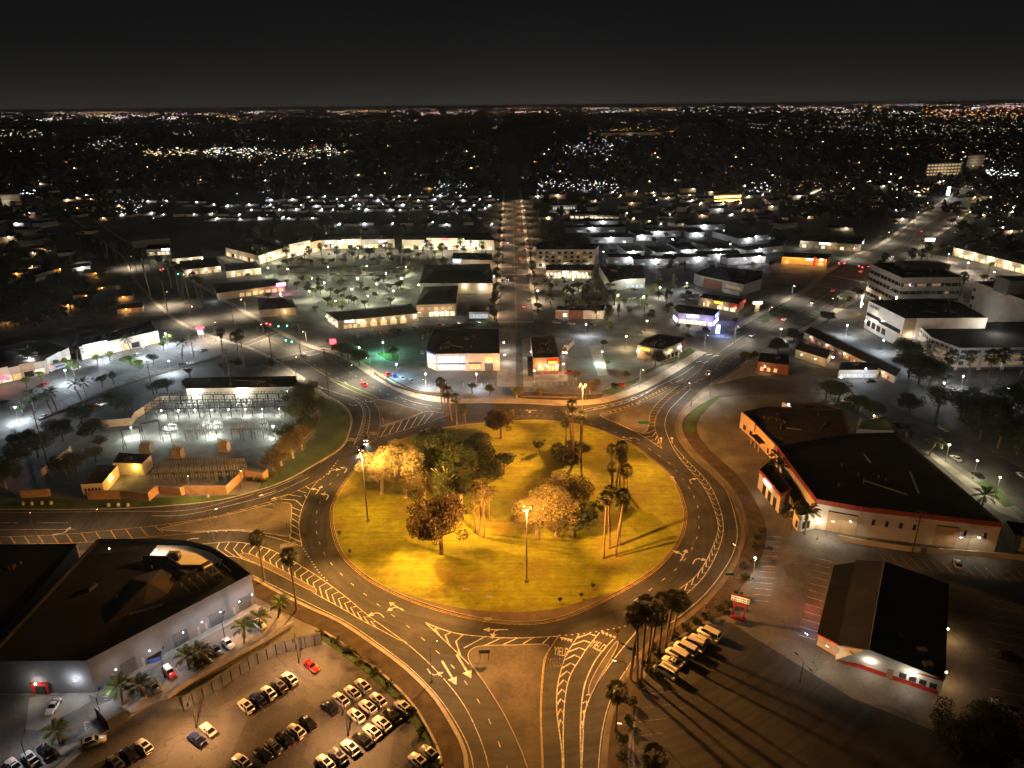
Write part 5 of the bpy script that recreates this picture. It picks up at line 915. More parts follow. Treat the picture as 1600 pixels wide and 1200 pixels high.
# ---- northwest shopping centre
def shops(name, label, px, h, front, segs, wall='stucco', lampn=4, power=1500, roof='roofdark', colr=(1, .84, .58), par=.8):
    o = block(name, label, px, h, wall, roof, par, cat='shop building', units=4); p0, p1 = G(*front[0], h), G(*front[1], h); L = (p1-p0).length
    windows(o, p0, p1, max(3, int(L/4.5)), .3, 3.2, 'wincream', .02, .98, .85, frame=False, pick=lambda i: ('wincream', 'winwarm', 'glass', 'wincream', 'windim', 'winwhite')[(i*7+int(abs(p0.x))) % 6])
    for f0, f1, hh, wm in segs: panel(o, p0, p1, f0, f1, 3.4, h+hh, wm, 'raised_front', .5)
    for i in range(max(3, int(L/9))): panel(o, p0, p1, (i+.03)/max(3, int(L/9)), (i+.13)/max(3, int(L/9)), 0, 3.5, wall, 'pier', .6)
    for i in range(lampn): lamp_light(o, p0.lerp(p1, (i+.5)/lampn)+out_n(o, p0, p1)[1]*6.5+Vector((0, 0, 4.2-h))-o.location, colr, power*1.15)
    return o, p0, p1
A1, p0, p1 = shops('department_store', 'bright department store with red sign at the end of the shopping centre', [(628, 376), (632, 366), (766, 365), (772, 377)], 8, ((628, 376), (772, 377)), ((.27, .68, 2.6, 'whitewall'), (.25, .33, .8, 'tanwall'), (.62, .70, .8, 'tanwall')), 'stucco', 7, 2300); sign(A1, p0, p1, .475, 8.6, 8, 1.7, 'signred', d=.8); sign(A1, p0, p1, .74, 4.6, 6, 1.0, 'signlilac', d=.8); sign(A1, p0, p1, .24, 4.6, 2, 1.4, 'signlilac', d=.8)
A2, p0, p1 = shops('clothes_store', 'shop row with violet and white signs in the middle of the shopping centre', [(500, 377), (504, 369), (612, 366), (616, 375)], 7, ((500, 377), (616, 375)), ((.05, .25, 1.2, 'stucco'), (.3, .55, 1.6, 'whitewall'), (.6, .98, 1.0, 'bandgrey')), 'stucco', 6, 2000)
for f, m_ in ((.13, 'signlilac'), (.28, 'signlilac'), (.42, 'signcyan'), (.84, 'signpink')): sign(A2, p0, p1, f, 5.4, 6, 1.3, m_, d=.8)
A3, p0, p1 = shops('discount_store', 'cream discount store with tall white front and name letters in the shopping centre', [(446, 388), (452, 372), (490, 366), (500, 377)], 8.5, ((446, 388), (500, 377)), ((.10, .70, 2.6, 'whitewall'), (.70, .98, 1.0, 'tanwall')), 'stucco', 4, 2300); u, n_, _ = out_n(A3, p0, p1); q = p0.lerp(p1, .42)+n_*.6; letters('ROSS', M['slate'], A3, Vector((q.x, q.y, 9.2))-A3.location, math.atan2(n_.y, n_.x)+PI/2, 2.6, 1.2, 1, True, .06)
A4, p0, p1 = shops('side_shops', 'angled wing of warm-lit shops left of the tall white store front', [(352, 388), (366, 374), (398, 372), (446, 388), (404, 401)], 6.5, ((352, 388), (404, 401)), ((.1, .4, .8, 'stucco'), (.6, .9, 1.0, 'tanwall')), 'stucco', 4, 1200); p0, p1 = G(404, 401, 6.5), G(446, 388, 6.5); windows(A4, p0, p1, 8, .3, 3, 'wincream', .03, .97, .8, frame=False)
for f in (.2, .5, .8): lamp_light(A4, p0.lerp(p1, f)+Vector((1, -3.5, -3))-A4.location, (1, .8, .5), 1100)
A5, p0, p1 = shops('corner_market', 'dark-roofed low shop with blue sign beside the north street', [(706, 407), (708, 396), (768, 397), (770, 408)], 6, ((706, 407), (770, 408)), ((.0, .25, 1.6, 'whitewall'), (.68, .98, .6, 'tanwall')), 'stucco', 3, 900); sign(A5, p0, p1, .13, 5.0, 5.5, 1.6, 'signblue', d=.8)
A6 = gable('arcade_shops', 'long dark-roofed shop row with arched lit windows facing the cross street', [(528, 501), (655, 489), (642, 474), (508, 487)], 5.5, 2.2, 'tanwall', 'roofbrown', .12, cat='shop building'); p0, p1 = gp(A6, 0), gp(A6, 1)
for i in range(5): f = .30+i*.125; w_ = panel(A6, p0, p1, f-.04, f+.04, .2, 3.0, 'winwarm', 'window', .1); panel(A6, p0, p1, f-.028, f+.028, 3.0, 3.7, 'winwarm', 'window_head', .1, parent=w_); wall_lamp(A6, p0, p1, f, 3.9, (1, .80, .42), 330, 'wht', .2, .7)
sign(A6, p0, p1, .13, 4.0, 5, .9, 'signwhite', d=.4); windows(A6, p0, p1, 3, .3, 2.6, 'winwarm', .05, .22, .8); wall_lamp(A6, p0, p1, .24, 4, WHITE, 500, 'wht', .3, .7); wall_lamp(A6, p0, p1, .95, 4, WHITE, 500, 'wht', .3, .7); p2 = gp(A6, 3); windows(A6, p2, p0, 3, .3, 2.8, 'wincream', .1, .9, .7)
for f in (.15, .5, .85): wall_lamp(A6, p2, p0, f, 3.6, WHITE, 420, 'wht', .25, .8)
A7 = gable('supermarket', 'large black hip-roofed supermarket beside the north street', [(655, 442), (770, 442), (766, 412), (664, 414)], 7.5, 2.5, 'stucco', 'roofdark', .2, cat='shop building'); p0, p1 = gp(A7, 0), gp(A7, 1); wall_lamp(A7, p0, p1, .62, 5, (1, .8, .4), 900, 'wht', .35, 1.2); wall_lamp(A7, p0, p1, .86, 5, WHITE, 1500, 'wht', .4, 1.2); wall_lamp(A7, gp(A7, 0), gp(A7, 3), .15, 4, (1, .72, .4), 900, 'wht', .3, 1.5); wall_lamp(A7, gp(A7, 1), gp(A7, 2), .5, 5, WHITE, 900, 'cool', .35, 2)
A8 = gable('tavern', 'brown hip-roofed tavern with ornamented front below the supermarket', [(650, 476), (712, 474), (716, 446), (662, 448)], 8, 3, 'tanwall', 'roofbrown', .25, cat='restaurant'); p0, p1 = gp(A8, 0), gp(A8, 1); windows(A8, p0, p1, 5, 4.2, 6.4, 'windim', .05, .95, .5); windows(A8, p0, p1, 5, .3, 3.0, 'wincream', .3, .98, .8)
for f in (.05, .5, .75): wall_lamp(A8, p0, p1, f, 3.4, (1, .85, .65), 800, 'wht', .25, 2)
A9 = gable('white_chalet', 'small dark-roofed pavilion with white glass front on a green lawn', [(732, 487), (764, 487), (763, 476), (734, 476)], 4.5, 1.5, 'whitewall', 'roofbrown', .3, cat='shop building'); windows(A9, gp(A9, 0), gp(A9, 1), 6, .3, 3.0, 'winwhite', .03, .97, .85); lamp_light(A9, G(748, 500, 2)-A9.location, (.85, .95, 1), 600); sheet('green_lawn', GS([(727, 506), (770, 505), (768, 496), (728, 497)]), M['grass'], .05); lamp_light(A9, G(715, 495, 3)-A9.location, (1, .95, .85), 700)
A10 = gable('pink_sign_shop', 'low shop with a glowing pink sign at its corner in the car park', [(338, 458), (446, 444), (430, 434), (332, 444)], 5, 1.8, 'tanwall', 'roofdark', .1, cat='shop building'); p0, p1 = gp(A10, 0), gp(A10, 1); windows(A10, p0, p1, 7, .3, 2.8, 'winwarm', .3, .98, .7); sign(A10, p0, p1, .94, 4.2, 6, 2.0, 'signpink', d=.6); lamp_light(A10, p1+Vector((1, -7, -1))-A10.location, (1, .15, .55), 2600); lamp_light(A10, p0.lerp(p1, .6)+Vector((0, -3, -1.5))-A10.location, (1, .7, .35), 700); lamp_light(A10, p0.lerp(p1, .02)+Vector((-3, -3, -1))-A10.location, COOL, 1200)
gable('steakhouse', 'dark hip-roofed restaurant among palms at the car park corner', [(404, 484), (462, 480), (456, 462), (402, 466)], 5, 3, 'tanwall', 'roofbrown', .3, cat='restaurant'); A11 = bpy.data.objects['steakhouse']; wall_lamp(A11, gp(A11, 0), gp(A11, 1), .7, 3, (1, .8, .35), 800, 'hat', .3, 1.5)
for i, (px_, lb_) in enumerate((([(352, 424), (408, 418), (400, 408), (350, 412)], 'brown-roofed diner with warm porch lights nearest the department-store car park'), ([(282, 422), (345, 415), (338, 402), (280, 408)], 'dark-roofed filling-station shop with columns by the palm avenue'), ([(268, 404), (318, 400), (312, 388), (268, 392)], 'tan restaurant behind the palms of the northwest avenue'))):
    o = gable('roadside_diner', lb_, px_, 5, 1.5, 'stucco', 'roofbrown', .2, cat='restaurant', group='roadside restaurants'); p0, p1 = gp(o, 0), gp(o, 1); windows(o, p0, p1, 5, .3, 2.8, 'winwarm', .1, .95, .6)
    for f in (.2, .6, .95): wall_lamp(o, p0, p1, f, 3.4, (1, .82, .55), 800, 'wht', .35, 1.5)
GSn = block('white_canopy', 'white floodlit filling-station canopy beside the northwest avenue', [(206, 378), (212, 370), (262, 366), (266, 373)], 6, 'whitewall', 'roofgrey', .6, units=0, cat='filling station')
for f in (.15, .5, .85): lamp_light(GSn, G(206, 378, 5).lerp(G(266, 373, 5), f)+Vector((0, -6, 0))-GSn.location, (.92, .96, 1), 4500)
GSm = block('white_kiosk', 'white floodlit shop below the filling-station canopy', [(228, 391), (232, 384), (266, 382), (266, 389)], 5, 'whitewall', 'roofdark', .6, units=0, cat='shop building'); sign(GSm, G(228, 391, 5), G(266, 389, 5), .8, 4.2, 6, 1.4, 'signwhite'); windows(GSm, G(228, 391, 5), G(266, 389, 5), 5, .3, 3, 'wincream', .05, .95, .8); lamp_light(GSm, G(245, 400, 4)-GSm.location, WHITE, 2600)

# ---- west: strip mall, hall behind the substation
W1, p0, p1 = shops('strip_mall', 'cream strip mall with lit fronts along the tree-dotted car park at left', [(124, 545), (130, 531), (236, 503), (247, 519)], 6, ((124, 545), (247, 519)), ((.04, .34, 1.6, 'whitewall'), (.36, .5, .8, 'stucco')), 'stucco', 4, 420, 'roofdark')
W3, p0, p1 = shops('strip_mall_wing', 'lower left wing of the cream strip mall with a red lit sign', [(-60, 592), (-70, 560), (60, 530), (108, 545), (70, 566)], 6, ((-60, 592), (70, 566)), ((.3, .55, 1.6, 'whitewall'), (.68, .86, 1.4, 'tanwall')), 'stucco', 4, 420); p2 = G(108, 545, 6); q2 = G(70, 566, 6); windows(W3, q2, p2, 5, .3, 2.8, 'wincream', .05, .95, .8, frame=False); lamp_light(W3, q2.lerp(p2, .5)+Vector((2, -4, -3))-W3.location, WARM, 700); panel(W3, q2, p2, .05, .6, 3.4, 7.4, 'whitewall', 'raised_front', .5); s_g = G(4, 592, 5); MB().box(s_g.x-3.4, s_g.y-.3, 4.4, s_g.x+3.4, s_g.y+.3, 6.2).build('sign', M['signred'], W3); lamp_light(W3, s_g+Vector((0, -3, -1))-W3.location, (1, .2, .2), 700)
o = thing('food_trailer', 'white trailer with red lights parked in front of the strip mall wing', 'trailer', G(92, 577)); t_ = G(108, 572)-G(78, 582); rz = math.atan2(t_.y, t_.x); o.rotation_euler.z = rz; MB().box(-5.5, -1.3, .7, 5.5, 1.3, 3.4, 0, (.98, .9)).build('body', M['whitewall'], o, local=True); MB().box(-2, -1.34, 1.6, 2.5, -1.31, 2.4).build('blue_stripe', M['bluewall'], o, local=True)
for x in (-5.3, -2, 3.0): MB().tube((x, -1.36, .5), (x, -1.1, .5), .45, .45, 10).build('wheel', TYRE, o, local=True)
MB().box(-5.45, -1.38, 3.1, -3.6, -1.3, 3.3).build('red_light', M['signred'], o, local=True)
o = thing('pylon_sign', 'pole sign with red oval and white panels at the strip mall corner', 'sign', G(315, 529)); MB().tube((-.9, 0, 0), (-.9, 0, 5), .18, .18, 6).tube((.9, 0, 0), (.9, 0, 5), .18, .18, 6).build('post', M['lightsteel'], o, local=True); MB().box(-1.5, -.3, 2.2, 1.5, .3, 4.8).build('panel', M['winwhite'], o, local=True); f_ = MB().ball((0, 0, 6.2), 2.3, 0, 12, 6, .42).build('oval_face', M['signred'], o, local=True); lamp_light(o, (0, -3, 5), (1, .5, .45), 700)
o = thing('pylon_sign', 'small red lit panel sign at the crossing by the arcade shops', 'sign', G(521, 543)); MB().box(-1.2, -.35, 0, 1.2, .35, 2).build('base', M['brick'], o, local=True); MB().box(-1.6, -.3, 2, 1.6, .3, 4.6).build('face', M['signred'], o, local=True)
WH = block('long_hall', 'long dark-roofed hall with tan wall behind the substation', [(291, 609), (283, 598), (290, 592), (462, 589), (468, 602), (466, 606)], 5.5, 'stucco', 'roofdark', .5, units=2); wall_lamp(WH, G(291, 609, 5.5), G(466, 606, 5.5), .45, 4.4, (1, .8, .5), 50, 'hat', .15); wall_lamp(WH, G(291, 609, 5.5), G(466, 606, 5.5), .9, 4, WHITE, 70, 'cool', .25)
sheet('strip_lot', GS([(0, 600), (130, 560), (247, 528), (330, 525), (345, 556), (175, 608), (0, 682), (-150, 740), (-180, 640)]), M['lot'], .010)
# ================================================================== the tall masts, lamps and signs
def mast(px, py, label, h=22.5, power=195000, colr=HPS):
    g = G(px, py); o = thing('light_mast', label, 'light mast', (g.x, g.y, .15), 'tall sodium masts on the lawn'); MB().tube((0, 0, 0), (0, 0, .9), .55, .5, 10).build('footing', M['kerb'], o, local=True); MB().tube((0, 0, .9), (0, 0, h), .24, .12, 10).build('pole', M['lightsteel'], o, local=True)
    for k in range(4):
        t = k*PI/2+.5; d = Vector((math.cos(t), math.sin(t), 0)); MB().tube((0, 0, h-.3), (d.x*1.3, d.y*1.3, h), .06, .05, 5).build('arm', M['steel'], o, local=True)
        hd = MB().tube((d.x*1.5, d.y*1.5, h+.02), (d.x*1.5, d.y*1.5, h+.5), .48, .2, 8).build('lamp_head', M['steel'], o, local=True); MB().ball((d.x*1.5, d.y*1.5, h-.10), .21, 0, 10, 6, .6).build('lens', M['hps'], hd, local=True)
    lamp_light(o, (0, 0, h-.9), colr, power*.34, 'POINT', .9)
    for k in range(8): t = k*PI/4+.6; d = Vector((math.cos(t), math.sin(t), 0)); lamp_light(o, (d.x*1.5, d.y*1.5, h-.9), colr, power*1.85, 'SPOT', .8, 58, (d.x, d.y, -.42)).data.spot_blend = 1.0
    return o
mast(575, 815, 'tall sodium mast on the left edge of the round lawn', 22.5, 190000, (1, .44, .085)); mast(823, 910, 'tall sodium mast at the front of the round lawn'); mast(908, 689, 'tall sodium mast among the palms at the back of the round lawn', 22.5, 165000)
LEG = (1, .56, .26)
SL = [(547, 604, 560, 596, 'left lamp on the planted median of the northwest leg', TAN, 5500), (579, 586, 560, 600, 'lamp on the north pavement opposite the planted median', TAN, 5000), (666, 621, 650, 640, 'lamp on the north pavement by the corner store palms', TAN, 5000), (915, 629, 905, 645, 'lamp on the north pavement behind the back mast', HPS, 6000), (999, 606, 1015, 618, 'lamp on the pavement below the diner with yellow signs', WHITE, 5200), (1059, 574, 1072, 585, 'lamp on the pavement beside the diner hedge', WHITE, 5200), (1100, 549, 1115, 560, 'lamp on the corner of the cross street and northeast avenue', WHITE, 4500), (1080, 634, 1065, 625, 'dark lamp on the grass strip east of the bypass lane', WHITE, 4500), (1109, 619, 1090, 606, 'dark lamp at the head of the grass strip east of the circle', WHITE, 4500), (1147, 535, 1165, 545, 'lamp beside the glowing blue pylon sign', WHITE, 4200), (1200, 503, 1215, 512, 'lamp beside the left green bike-lane bars', WHITE, 4000), (1236, 468, 1250, 478, 'lamp above the left green bike-lane bars', WHITE, 4000), (1300, 492, 1285, 482, 'lamp by the right green bike-lane bars', WHITE, 3500), (1330, 405, 1345, 412, 'lamp past the signalled crossing of the northeast avenue', WHITE, 4500), (1385, 379, 1400, 388, 'second lamp past the signalled crossing', WHITE, 4500), (1432, 345, 1445, 355, 'third lamp past the signalled crossing', WHITE, 5000), (1478, 312, 1490, 320, 'farthest lamp up the northeast avenue', WHITE, 5500),
 (463, 590, 480, 575, 'lamp on the verge by the long hall on the northwest leg', TAN, 5200), (480, 543, 465, 552, 'lamp at the crossing beside the red panel sign', TAN, 5200), (405, 535, 425, 530, 'lamp at the west corner of the crossing', TAN, 5200), (337, 532, 355, 520, 'lamp beside the red oval pole sign', TAN, 5200), (300, 505, 315, 498, 'lamp on the palm avenue, second from the crossing', TAN, 5000), (262, 480, 280, 470, 'lamp on the palm avenue, third from the crossing', TAN, 5000), (385, 490, 368, 495, 'lamp across the palm avenue by the steakhouse', TAN, 4500), (205, 420, 220, 415, 'lamp far up the palm avenue', TAN, 4500),
 (675, 1065, 697, 1040, 'tall lamp leaning over the south exit lanes', LEG, 3800), (335, 845, 350, 835, 'thin lamp beside the west entry lane', LEG, 3600), (162, 845, 165, 825, 'thin lamp behind the showroom on the west road', LEG, 4200), (300, 778, 303, 792, 'lamp on the west verge before the substation wall', LEG, 3200), (380, 770, 385, 780, 'lamp on the verge by the right end of the substation wall', LEG, 2800), (60, 850, 60, 830, 'lamp at far left of the west road', LEG, 4200), (1150, 905, 1135, 890, 'lamp in the bed east of the circle', LEG, 1500), (975, 1090, 955, 1085, 'lamp in the palm bed of the south leg', LEG, 1200), (985, 1190, 950, 1185, 'lamp at the bottom of the south leg', LEG, 1200)]
for x, y, tx, ty, lb, c_, pw in SL: street_lamp(x, y, lb, 9.5, c_, pw*1.25, (tx, ty), em='hat' if c_ in (HPS, TAN, LEG) else 'wht')
for i in range(24):
    Y = G(800, 498).y+8+i*24; s_ = i % 2; street_lamp(0, 0, f'{"right" if s_ else "left"} kerb lamp of the north street, {ordn(i//2)} from the cross street', 8.5, (1, .64, .36), 8200+i*90, None, base=Vector((X1+1.2 if s_ else X0-1.2, Y, 0)), em='dimlens', angle=172)
q0 = resample([p_ for p_ in ne_w if p_.y > G(1336, 401).y], 42)
for i, p_ in enumerate(q0[:16]): street_lamp(0, 0, f'left kerb lamp of the upper northeast avenue, {ordn(i)} past the crossing', 9, (1, .80, .56), 5600, None, base=Vector((p_.x-1, p_.y, 0)), em='dimlens', angle=172)
q0 = resample([p_ for p_ in ne_e[::-1] if p_.y > G(1292, 490).y], 42)
for i, p_ in enumerate(q0[:18]): street_lamp(0, 0, f'right kerb lamp of the upper northeast avenue, {ordn(i)} past the green bars', 9, (1, .80, .56), 5600, None, base=Vector((p_.x+1.5, p_.y, 0)), em='dimlens', angle=172)
# car-park lamps of the shopping centre and the other lots
LL = [(451, 434), (489, 449), (508, 456), (514, 430), (574, 429), (560, 449), (590, 458), (604, 441), (628, 449), (616, 469), (551, 467), (576, 478), (526, 486), (635, 430), (485, 470), (440, 474), (420, 432)]
for i, (x, y) in enumerate(sorted(LL)): lot_lamp(x, y, f'slim white lamp in the lower shopping-centre car park, {ordn(i)} from the left', 6.6, (.95, 1, .66), 3500, 'wht', 'lamps in the shopping-centre car park')
for i, (x, y, lb) in enumerate([(430, 410, 'left'), (470, 398, 'second'), (520, 397, 'third'), (560, 400, 'fourth'), (600, 396, 'fifth'), (645, 402, 'sixth'), (690, 397, 'seventh'), (735, 392, 'right')]): lot_lamp(x, y, f'lamp among the palms before the department store, {lb} of its row', 7, (1, .96, .60), 3900, 'wht', 'lamps before the shop fronts')
for x, y, lb, c_, pw, em in ((262, 540, 'lamp by the round tree at the right of the strip mall lot', COOL, 3400, 'cool'), (228, 560, 'lamp by the green island of the strip mall lot', COOL, 4600, 'cool'), (107, 600, 'lamp beside the bright palm of the strip mall lot', COOL, 4600, 'cool'), (52, 580, 'lamp before the strip mall wing', (1, .95, .9), 2600, 'wht'), (268, 585, 'arm lamp at the lower edge of the strip mall lot', COOL, 4200, 'cool'), (160, 565, 'lamp in the middle of the strip mall lot', COOL, 4200, 'cool'), (30, 660, 'lamp at the lower left of the strip mall lot', COOL, 4200, 'cool'), (300, 545, 'lamp at the right end of the strip mall lot', COOL, 3000, 'cool'),
  (621, 590, 'low blue-white lamp by the parked cars of the corner store', (.3, .75, 1), 2600, 'cool'), (600, 555, 'teal lamp in the tree of the corner store lot', (.25, 1, .7), 3000, 'wht'), (563, 563, 'green-glowing lamp in the hedge tree left of the teal lot', (.35, 1, .55), 700, 'wht'), (666, 606, 'lamp at the front of the corner store lot', COOL, 2200, 'cool'), (745, 606, 'right front lamp of the corner store lot', COOL, 2000, 'cool'), (940, 570, 'green-white lamp by the striped path east of the burger restaurant', (.7, 1, .85), 2600, 'cool'), (915, 525, 'bright lamp behind the burger restaurant', (.8, .93, 1), 2400, 'cool'), (835, 601, 'low lamp at the left corner of the patio', (1, .75, .4), 300, 'wht'), (880, 590, 'globe lamp at the right of the patio', (1, .8, .45), 350, 'wht'), (1010, 520, 'lamp at the mouth of the diner car park', (1, .78, .42), 1500, 'hat'), (978, 545, 'tall lamp on the left of the diner drive', (1, .78, .42), 1900, 'hat'), (1005, 480, 'lamp among the bright trees of the lilac store lot', (1, .95, .7), 2600, 'wht'), (965, 478, 'lamp at the far end of the lilac store drive', (1, .95, .7), 2200, 'wht'), (1072, 458, 'bright twin lamp by the grey hall', (.9, .96, 1), 2400, 'cool'), (1030, 465, 'lamp in the pale lot north of the lilac store', (1, .95, .8), 2000, 'wht'), (895, 452, 'lamp in the cafe car park', (1, .9, .6), 2200, 'wht'), (840, 470, 'lamp by the palms of the cafe car park', (1, .9, .6), 1700, 'wht'),
  (1276, 843, 'low bright globe lamp by the store corner', (1, .9, .65), 500, 'wht'), (1176, 905, 'white lamp on the grass corner of the stalls', (1, .97, .85), 380, 'wht'), (1321, 527, 'left bright lamp over the motel yard', COOL, 2000, 'cool'), (1377, 552, 'right bright lamp over the motel yard', COOL, 2000, 'cool'), (1422, 578, 'bright lamp by the trees at the end of the motel', COOL, 900, 'cool'), (1218, 533, 'round glowing lamp in the dark tree by the avenue', (1, .95, .85), 900, 'wht'), (1477, 722, 'low path lamp beside the store, nearer the dock', (1, .9, .6), 900, 'hat'), (1555, 775, 'low path lamp beside the store, nearer the right edge', (1, .9, .6), 900, 'hat'), (1520, 748, 'middle path lamp beside the store', (1, .9, .6), 900, 'hat'), (1349, 598, 'blue-white lamp over the parked cars of the east street', COOL, 900, 'cool'), (1310, 612, 'lamp over the green trees of the east street', (.9, 1, .9), 900, 'cool'),
  (1510, 425, 'left lamp of the bright lot behind the offices', (1, .82, .62), 3800, 'wht'), (1550, 440, 'middle lamp of the bright lot behind the offices', (1, .82, .62), 4200, 'wht'), (1480, 410, 'far lamp of the bright lot behind the offices', (1, .82, .62), 3200, 'wht'), (1350, 520, 'bright lamp in front of the gym windows', (1, .92, .8), 900, 'wht'), (1420, 545, 'lamp at the foot of the gym corner', (1, .92, .8), 300, 'wht'), (1500, 610, 'lamp before the parking structure', (.92, .96, 1), 1500, 'cool'), (1470, 622, 'added fill lamp before the parking structure, left', (.95, .97, 1), 600, 'cool'), (1570, 630, 'added fill lamp before the parking structure, right', (.95, .97, 1), 600, 'cool'), (1395, 479, 'amber lamp in the garden left of the gym', (1, .65, .2), 500, 'hat'), (1345, 492, 'amber ground lamp left of the gym', (1, .6, .15), 450, 'hat')):  # left and right lamps before the parking structure are added to brighten it
    lot_lamp(x, y, lb, 7.0, c_, pw*1.5, em, 'lamps in the car parks', .34)
for x, y, lb in ((1310, 842, 'twin-headed lamp before the store wall, left'), (1508, 868, 'twin-headed lamp before the store wall, right')): street_lamp(x, y, lb, 6.0, (1, .85, .55), 900, (x+8, y), group='twin lamps at the store', heads=2, em='wht')
street_lamp(1270, 1035, 'dark twin floodlight pole at the restaurant corner, upper one', 6.5, (1, .9, .7), 800, (1262, 1030), group='floodlight poles', heads=2, em='wht'); street_lamp(1250, 1065, 'dark twin floodlight pole at the restaurant corner, lower one', 5.5, (1, .85, .6), 0, (1244, 1058), group='floodlight poles', heads=2, em='glass', mm='darkmetal')
for x, y, lb in ((307, 1137, 'dark lamp post in the brown car lot, left of three'), (467, 1036, 'dark lamp post in the brown car lot beside the red car'), (544, 1150, 'dark lamp post in the brown car lot among the white cars')): street_lamp(x, y, lb, 8.5, (1, .48, .19), 11500, (x-1, y+6), group='lamp posts of the car lot', em='glass', mm='darkmetal')
for x, y, lb in ((352, 1000, 'grey lamp post by the showroom strip, right of three'), (258, 1058, 'grey lamp post by the red hatchback'), (160, 1125, 'grey lamp post by the container shed'), (45, 1195, 'grey lamp post at the lower left corner')): street_lamp(x, y, lb, 6, (.92, .92, 1), 900, (x+3, y-8), group='lamp posts of the showroom strip', em='glass', mm='darkmetal')
for x, y, ty, lb in ((514, 620, 545, 'wooden utility pole on the verge of the northwest leg'), (426, 566, 515, 'wooden utility pole at the west corner of the crossing'), (240, 617, 563, 'wooden utility pole beside the frontage street'), (80, 745, 640, 'tall wooden utility pole left of the substation'), (365, 625, 545, 'wooden utility pole behind the substation'), (372, 548, 470, 'wooden utility pole beside the red oval sign'), (1425, 865, 798, 'dark utility pole in front of the cream store'), (700, 655, 598, 'dark slender pole at the north edge of the circle')): utility_pole(x, y, ty, lb)
signal_pole(470, 553, 440, 545, 'green traffic light on the near side of the crossing', 'sgreen'); signal_pole(468, 523, 432, 525, 'green traffic light on the far side of the crossing by the arcade shops', 'sgreen'); signal_pole(412, 520, 425, 524, 'red traffic light on the far left of the crossing', 'sred'); signal_pole(300, 441, 280, 440, 'green traffic light far up the palm avenue', 'sgreen'); signal_pole(248, 436, 258, 433, 'red traffic light far up the palm avenue', 'sred')
signal_pole(1297, 425, 1340, 423, 'left red traffic light at the signalled crossing', 'sred'); signal_pole(1352, 434, 1330, 425, 'right red traffic light at the signalled crossing', 'sred'); signal_pole(1590, 285, 1575, 278, 'green traffic light at the far end of the northeast avenue', 'sgreen')
def post_sign(px, py, label, wd, ht, z, m, posts=2, face=(0, -1), name='road_sign', txt=None, pm='steel'):
    g = G(px, py); o = thing(name, label, 'sign', (g.x, g.y, .1), None, math.atan2(face[1], face[0])+PI/2)
    for k in range(posts): x = 0 if posts == 1 else (-wd*.36 if k == 0 else wd*.36); MB().box(x-.06, .02, 0, x+.06, .12, z+ht*.9).build('post', M[pm], o, local=True)
    s = MB().box(-wd/2, -.06, z, wd/2, .0, z+ht).build('panel', M[m], o, local=True)
    if txt: letters(txt, M['white'], s, (0, -.08, z+ht/2), 0, ht*.3, 1, 1, True, .01)
    return o
post_sign(434, 795, 'dark direction sign seen from behind on the west traffic island', 2.6, 1.0, 1.8, 'slate'); post_sign(449, 827, 'dark post marker at the lower end of the west traffic island', .4, .9, 1.2, 'slate', 1); post_sign(757, 1031, 'dark direction sign on the south traffic island', 2.6, 1.0, 1.8, 'slate'); post_sign(1005, 672, 'green direction sign on the northeast traffic island', 4.2, 1.2, 2.6, 'signgreen'); post_sign(645, 650, 'dark sign on the northwest traffic island, right one', .9, 1.2, 1.4, 'slate', 1); post_sign(599, 662, 'dark sign on the northwest traffic island, left one', .9, 1.2, 1.4, 'slate', 1)
o = thing('yield_sign', 'yellow diamond warning sign on the small southeast island', 'sign', G(964, 1000)); MB().tube((0, 0, 0), (0, 0, 2.6), .05, .05, 6).build('post', M['steel'], o, local=True); MB().obox((0, 0), (.707, 0), (0, 1), .0, .0, 0, 0); b = MB(); b.poly([(0, -.06, 1.9), (.8, -.06, 2.7), (0, -.06, 3.5), (-.8, -.06, 2.7)]); b.poly([(0, -.02, 1.9), (-.8, -.02, 2.7), (0, -.02, 3.5), (.8, -.02, 2.7)]); b.build('diamond', M['yellowpaint'], o, local=True); MB().box(-.35, -.05, 1.1, .35, -.01, 1.7).build('plate', M['yellowpaint'], o, local=True)
for x, y, lb in ((875, 943, 'left'), (908, 936, 'middle'), (926, 921, 'right')): post_sign(x, y, f'small dark chevron board on the front edge of the lawn, {lb} of three', .9, .9, .9, 'slate', 1, name='chevron_board')
for x, y, lb in ((547, 867, 'lower'), (531, 838, 'upper')): post_sign(x, y, f'small dark chevron board on the left edge of the lawn, {lb} of two', .8, .9, .9, 'slate', 1, name='chevron_board')
o = thing('billboard', 'yellow lit message board on a red frame above the stalls', 'sign', G(1153, 968)); o.rotation_euler.z = -.45
for x in (-1.3, 1.3): MB().box(x-.18, -.15, 0, x+.18, .15, 6.2).build('post', M['redpaint'], o, local=True)
MB().box(-1.9, -.5, 0, 1.9, .5, .8).build('base', M['redpaint'], o, local=True); MB().box(-1.6, -.2, 4.2, 1.6, .2, 4.6).build('crossbar', M['redpaint'], o, local=True); cb = MB().box(-2.3, -.4, 5.4, 2.3, .4, 7.2).build('cabinet', M['brick'], o, local=True); MB().box(-2.15, -.46, 5.55, 2.15, -.41, 7.05).build('face', M['winwarm'], cb, local=True); lamp_light(o, (0, -2.5, 5.5), (1, .75, .3), 250)
for k in range(2):
    for i in range(8): MB().box(-2.0+i*.51, -.50, 5.75+k*.65, -1.72+i*.51+.1*(i % 2), -.465, 6.08+k*.65).build('letter', M['slate'], cb, local=True)
post_sign(1108, 963, 'pale plain board in the dark bed right of the palm cluster', 3.4, 1.6, 2.6, 'tanwall', 1, (.4, -1), name='notice_board'); post_sign(1139, 907, 'small green sign in the bed east of the circle', 2.2, .7, 1.6, 'signgreen', 2)

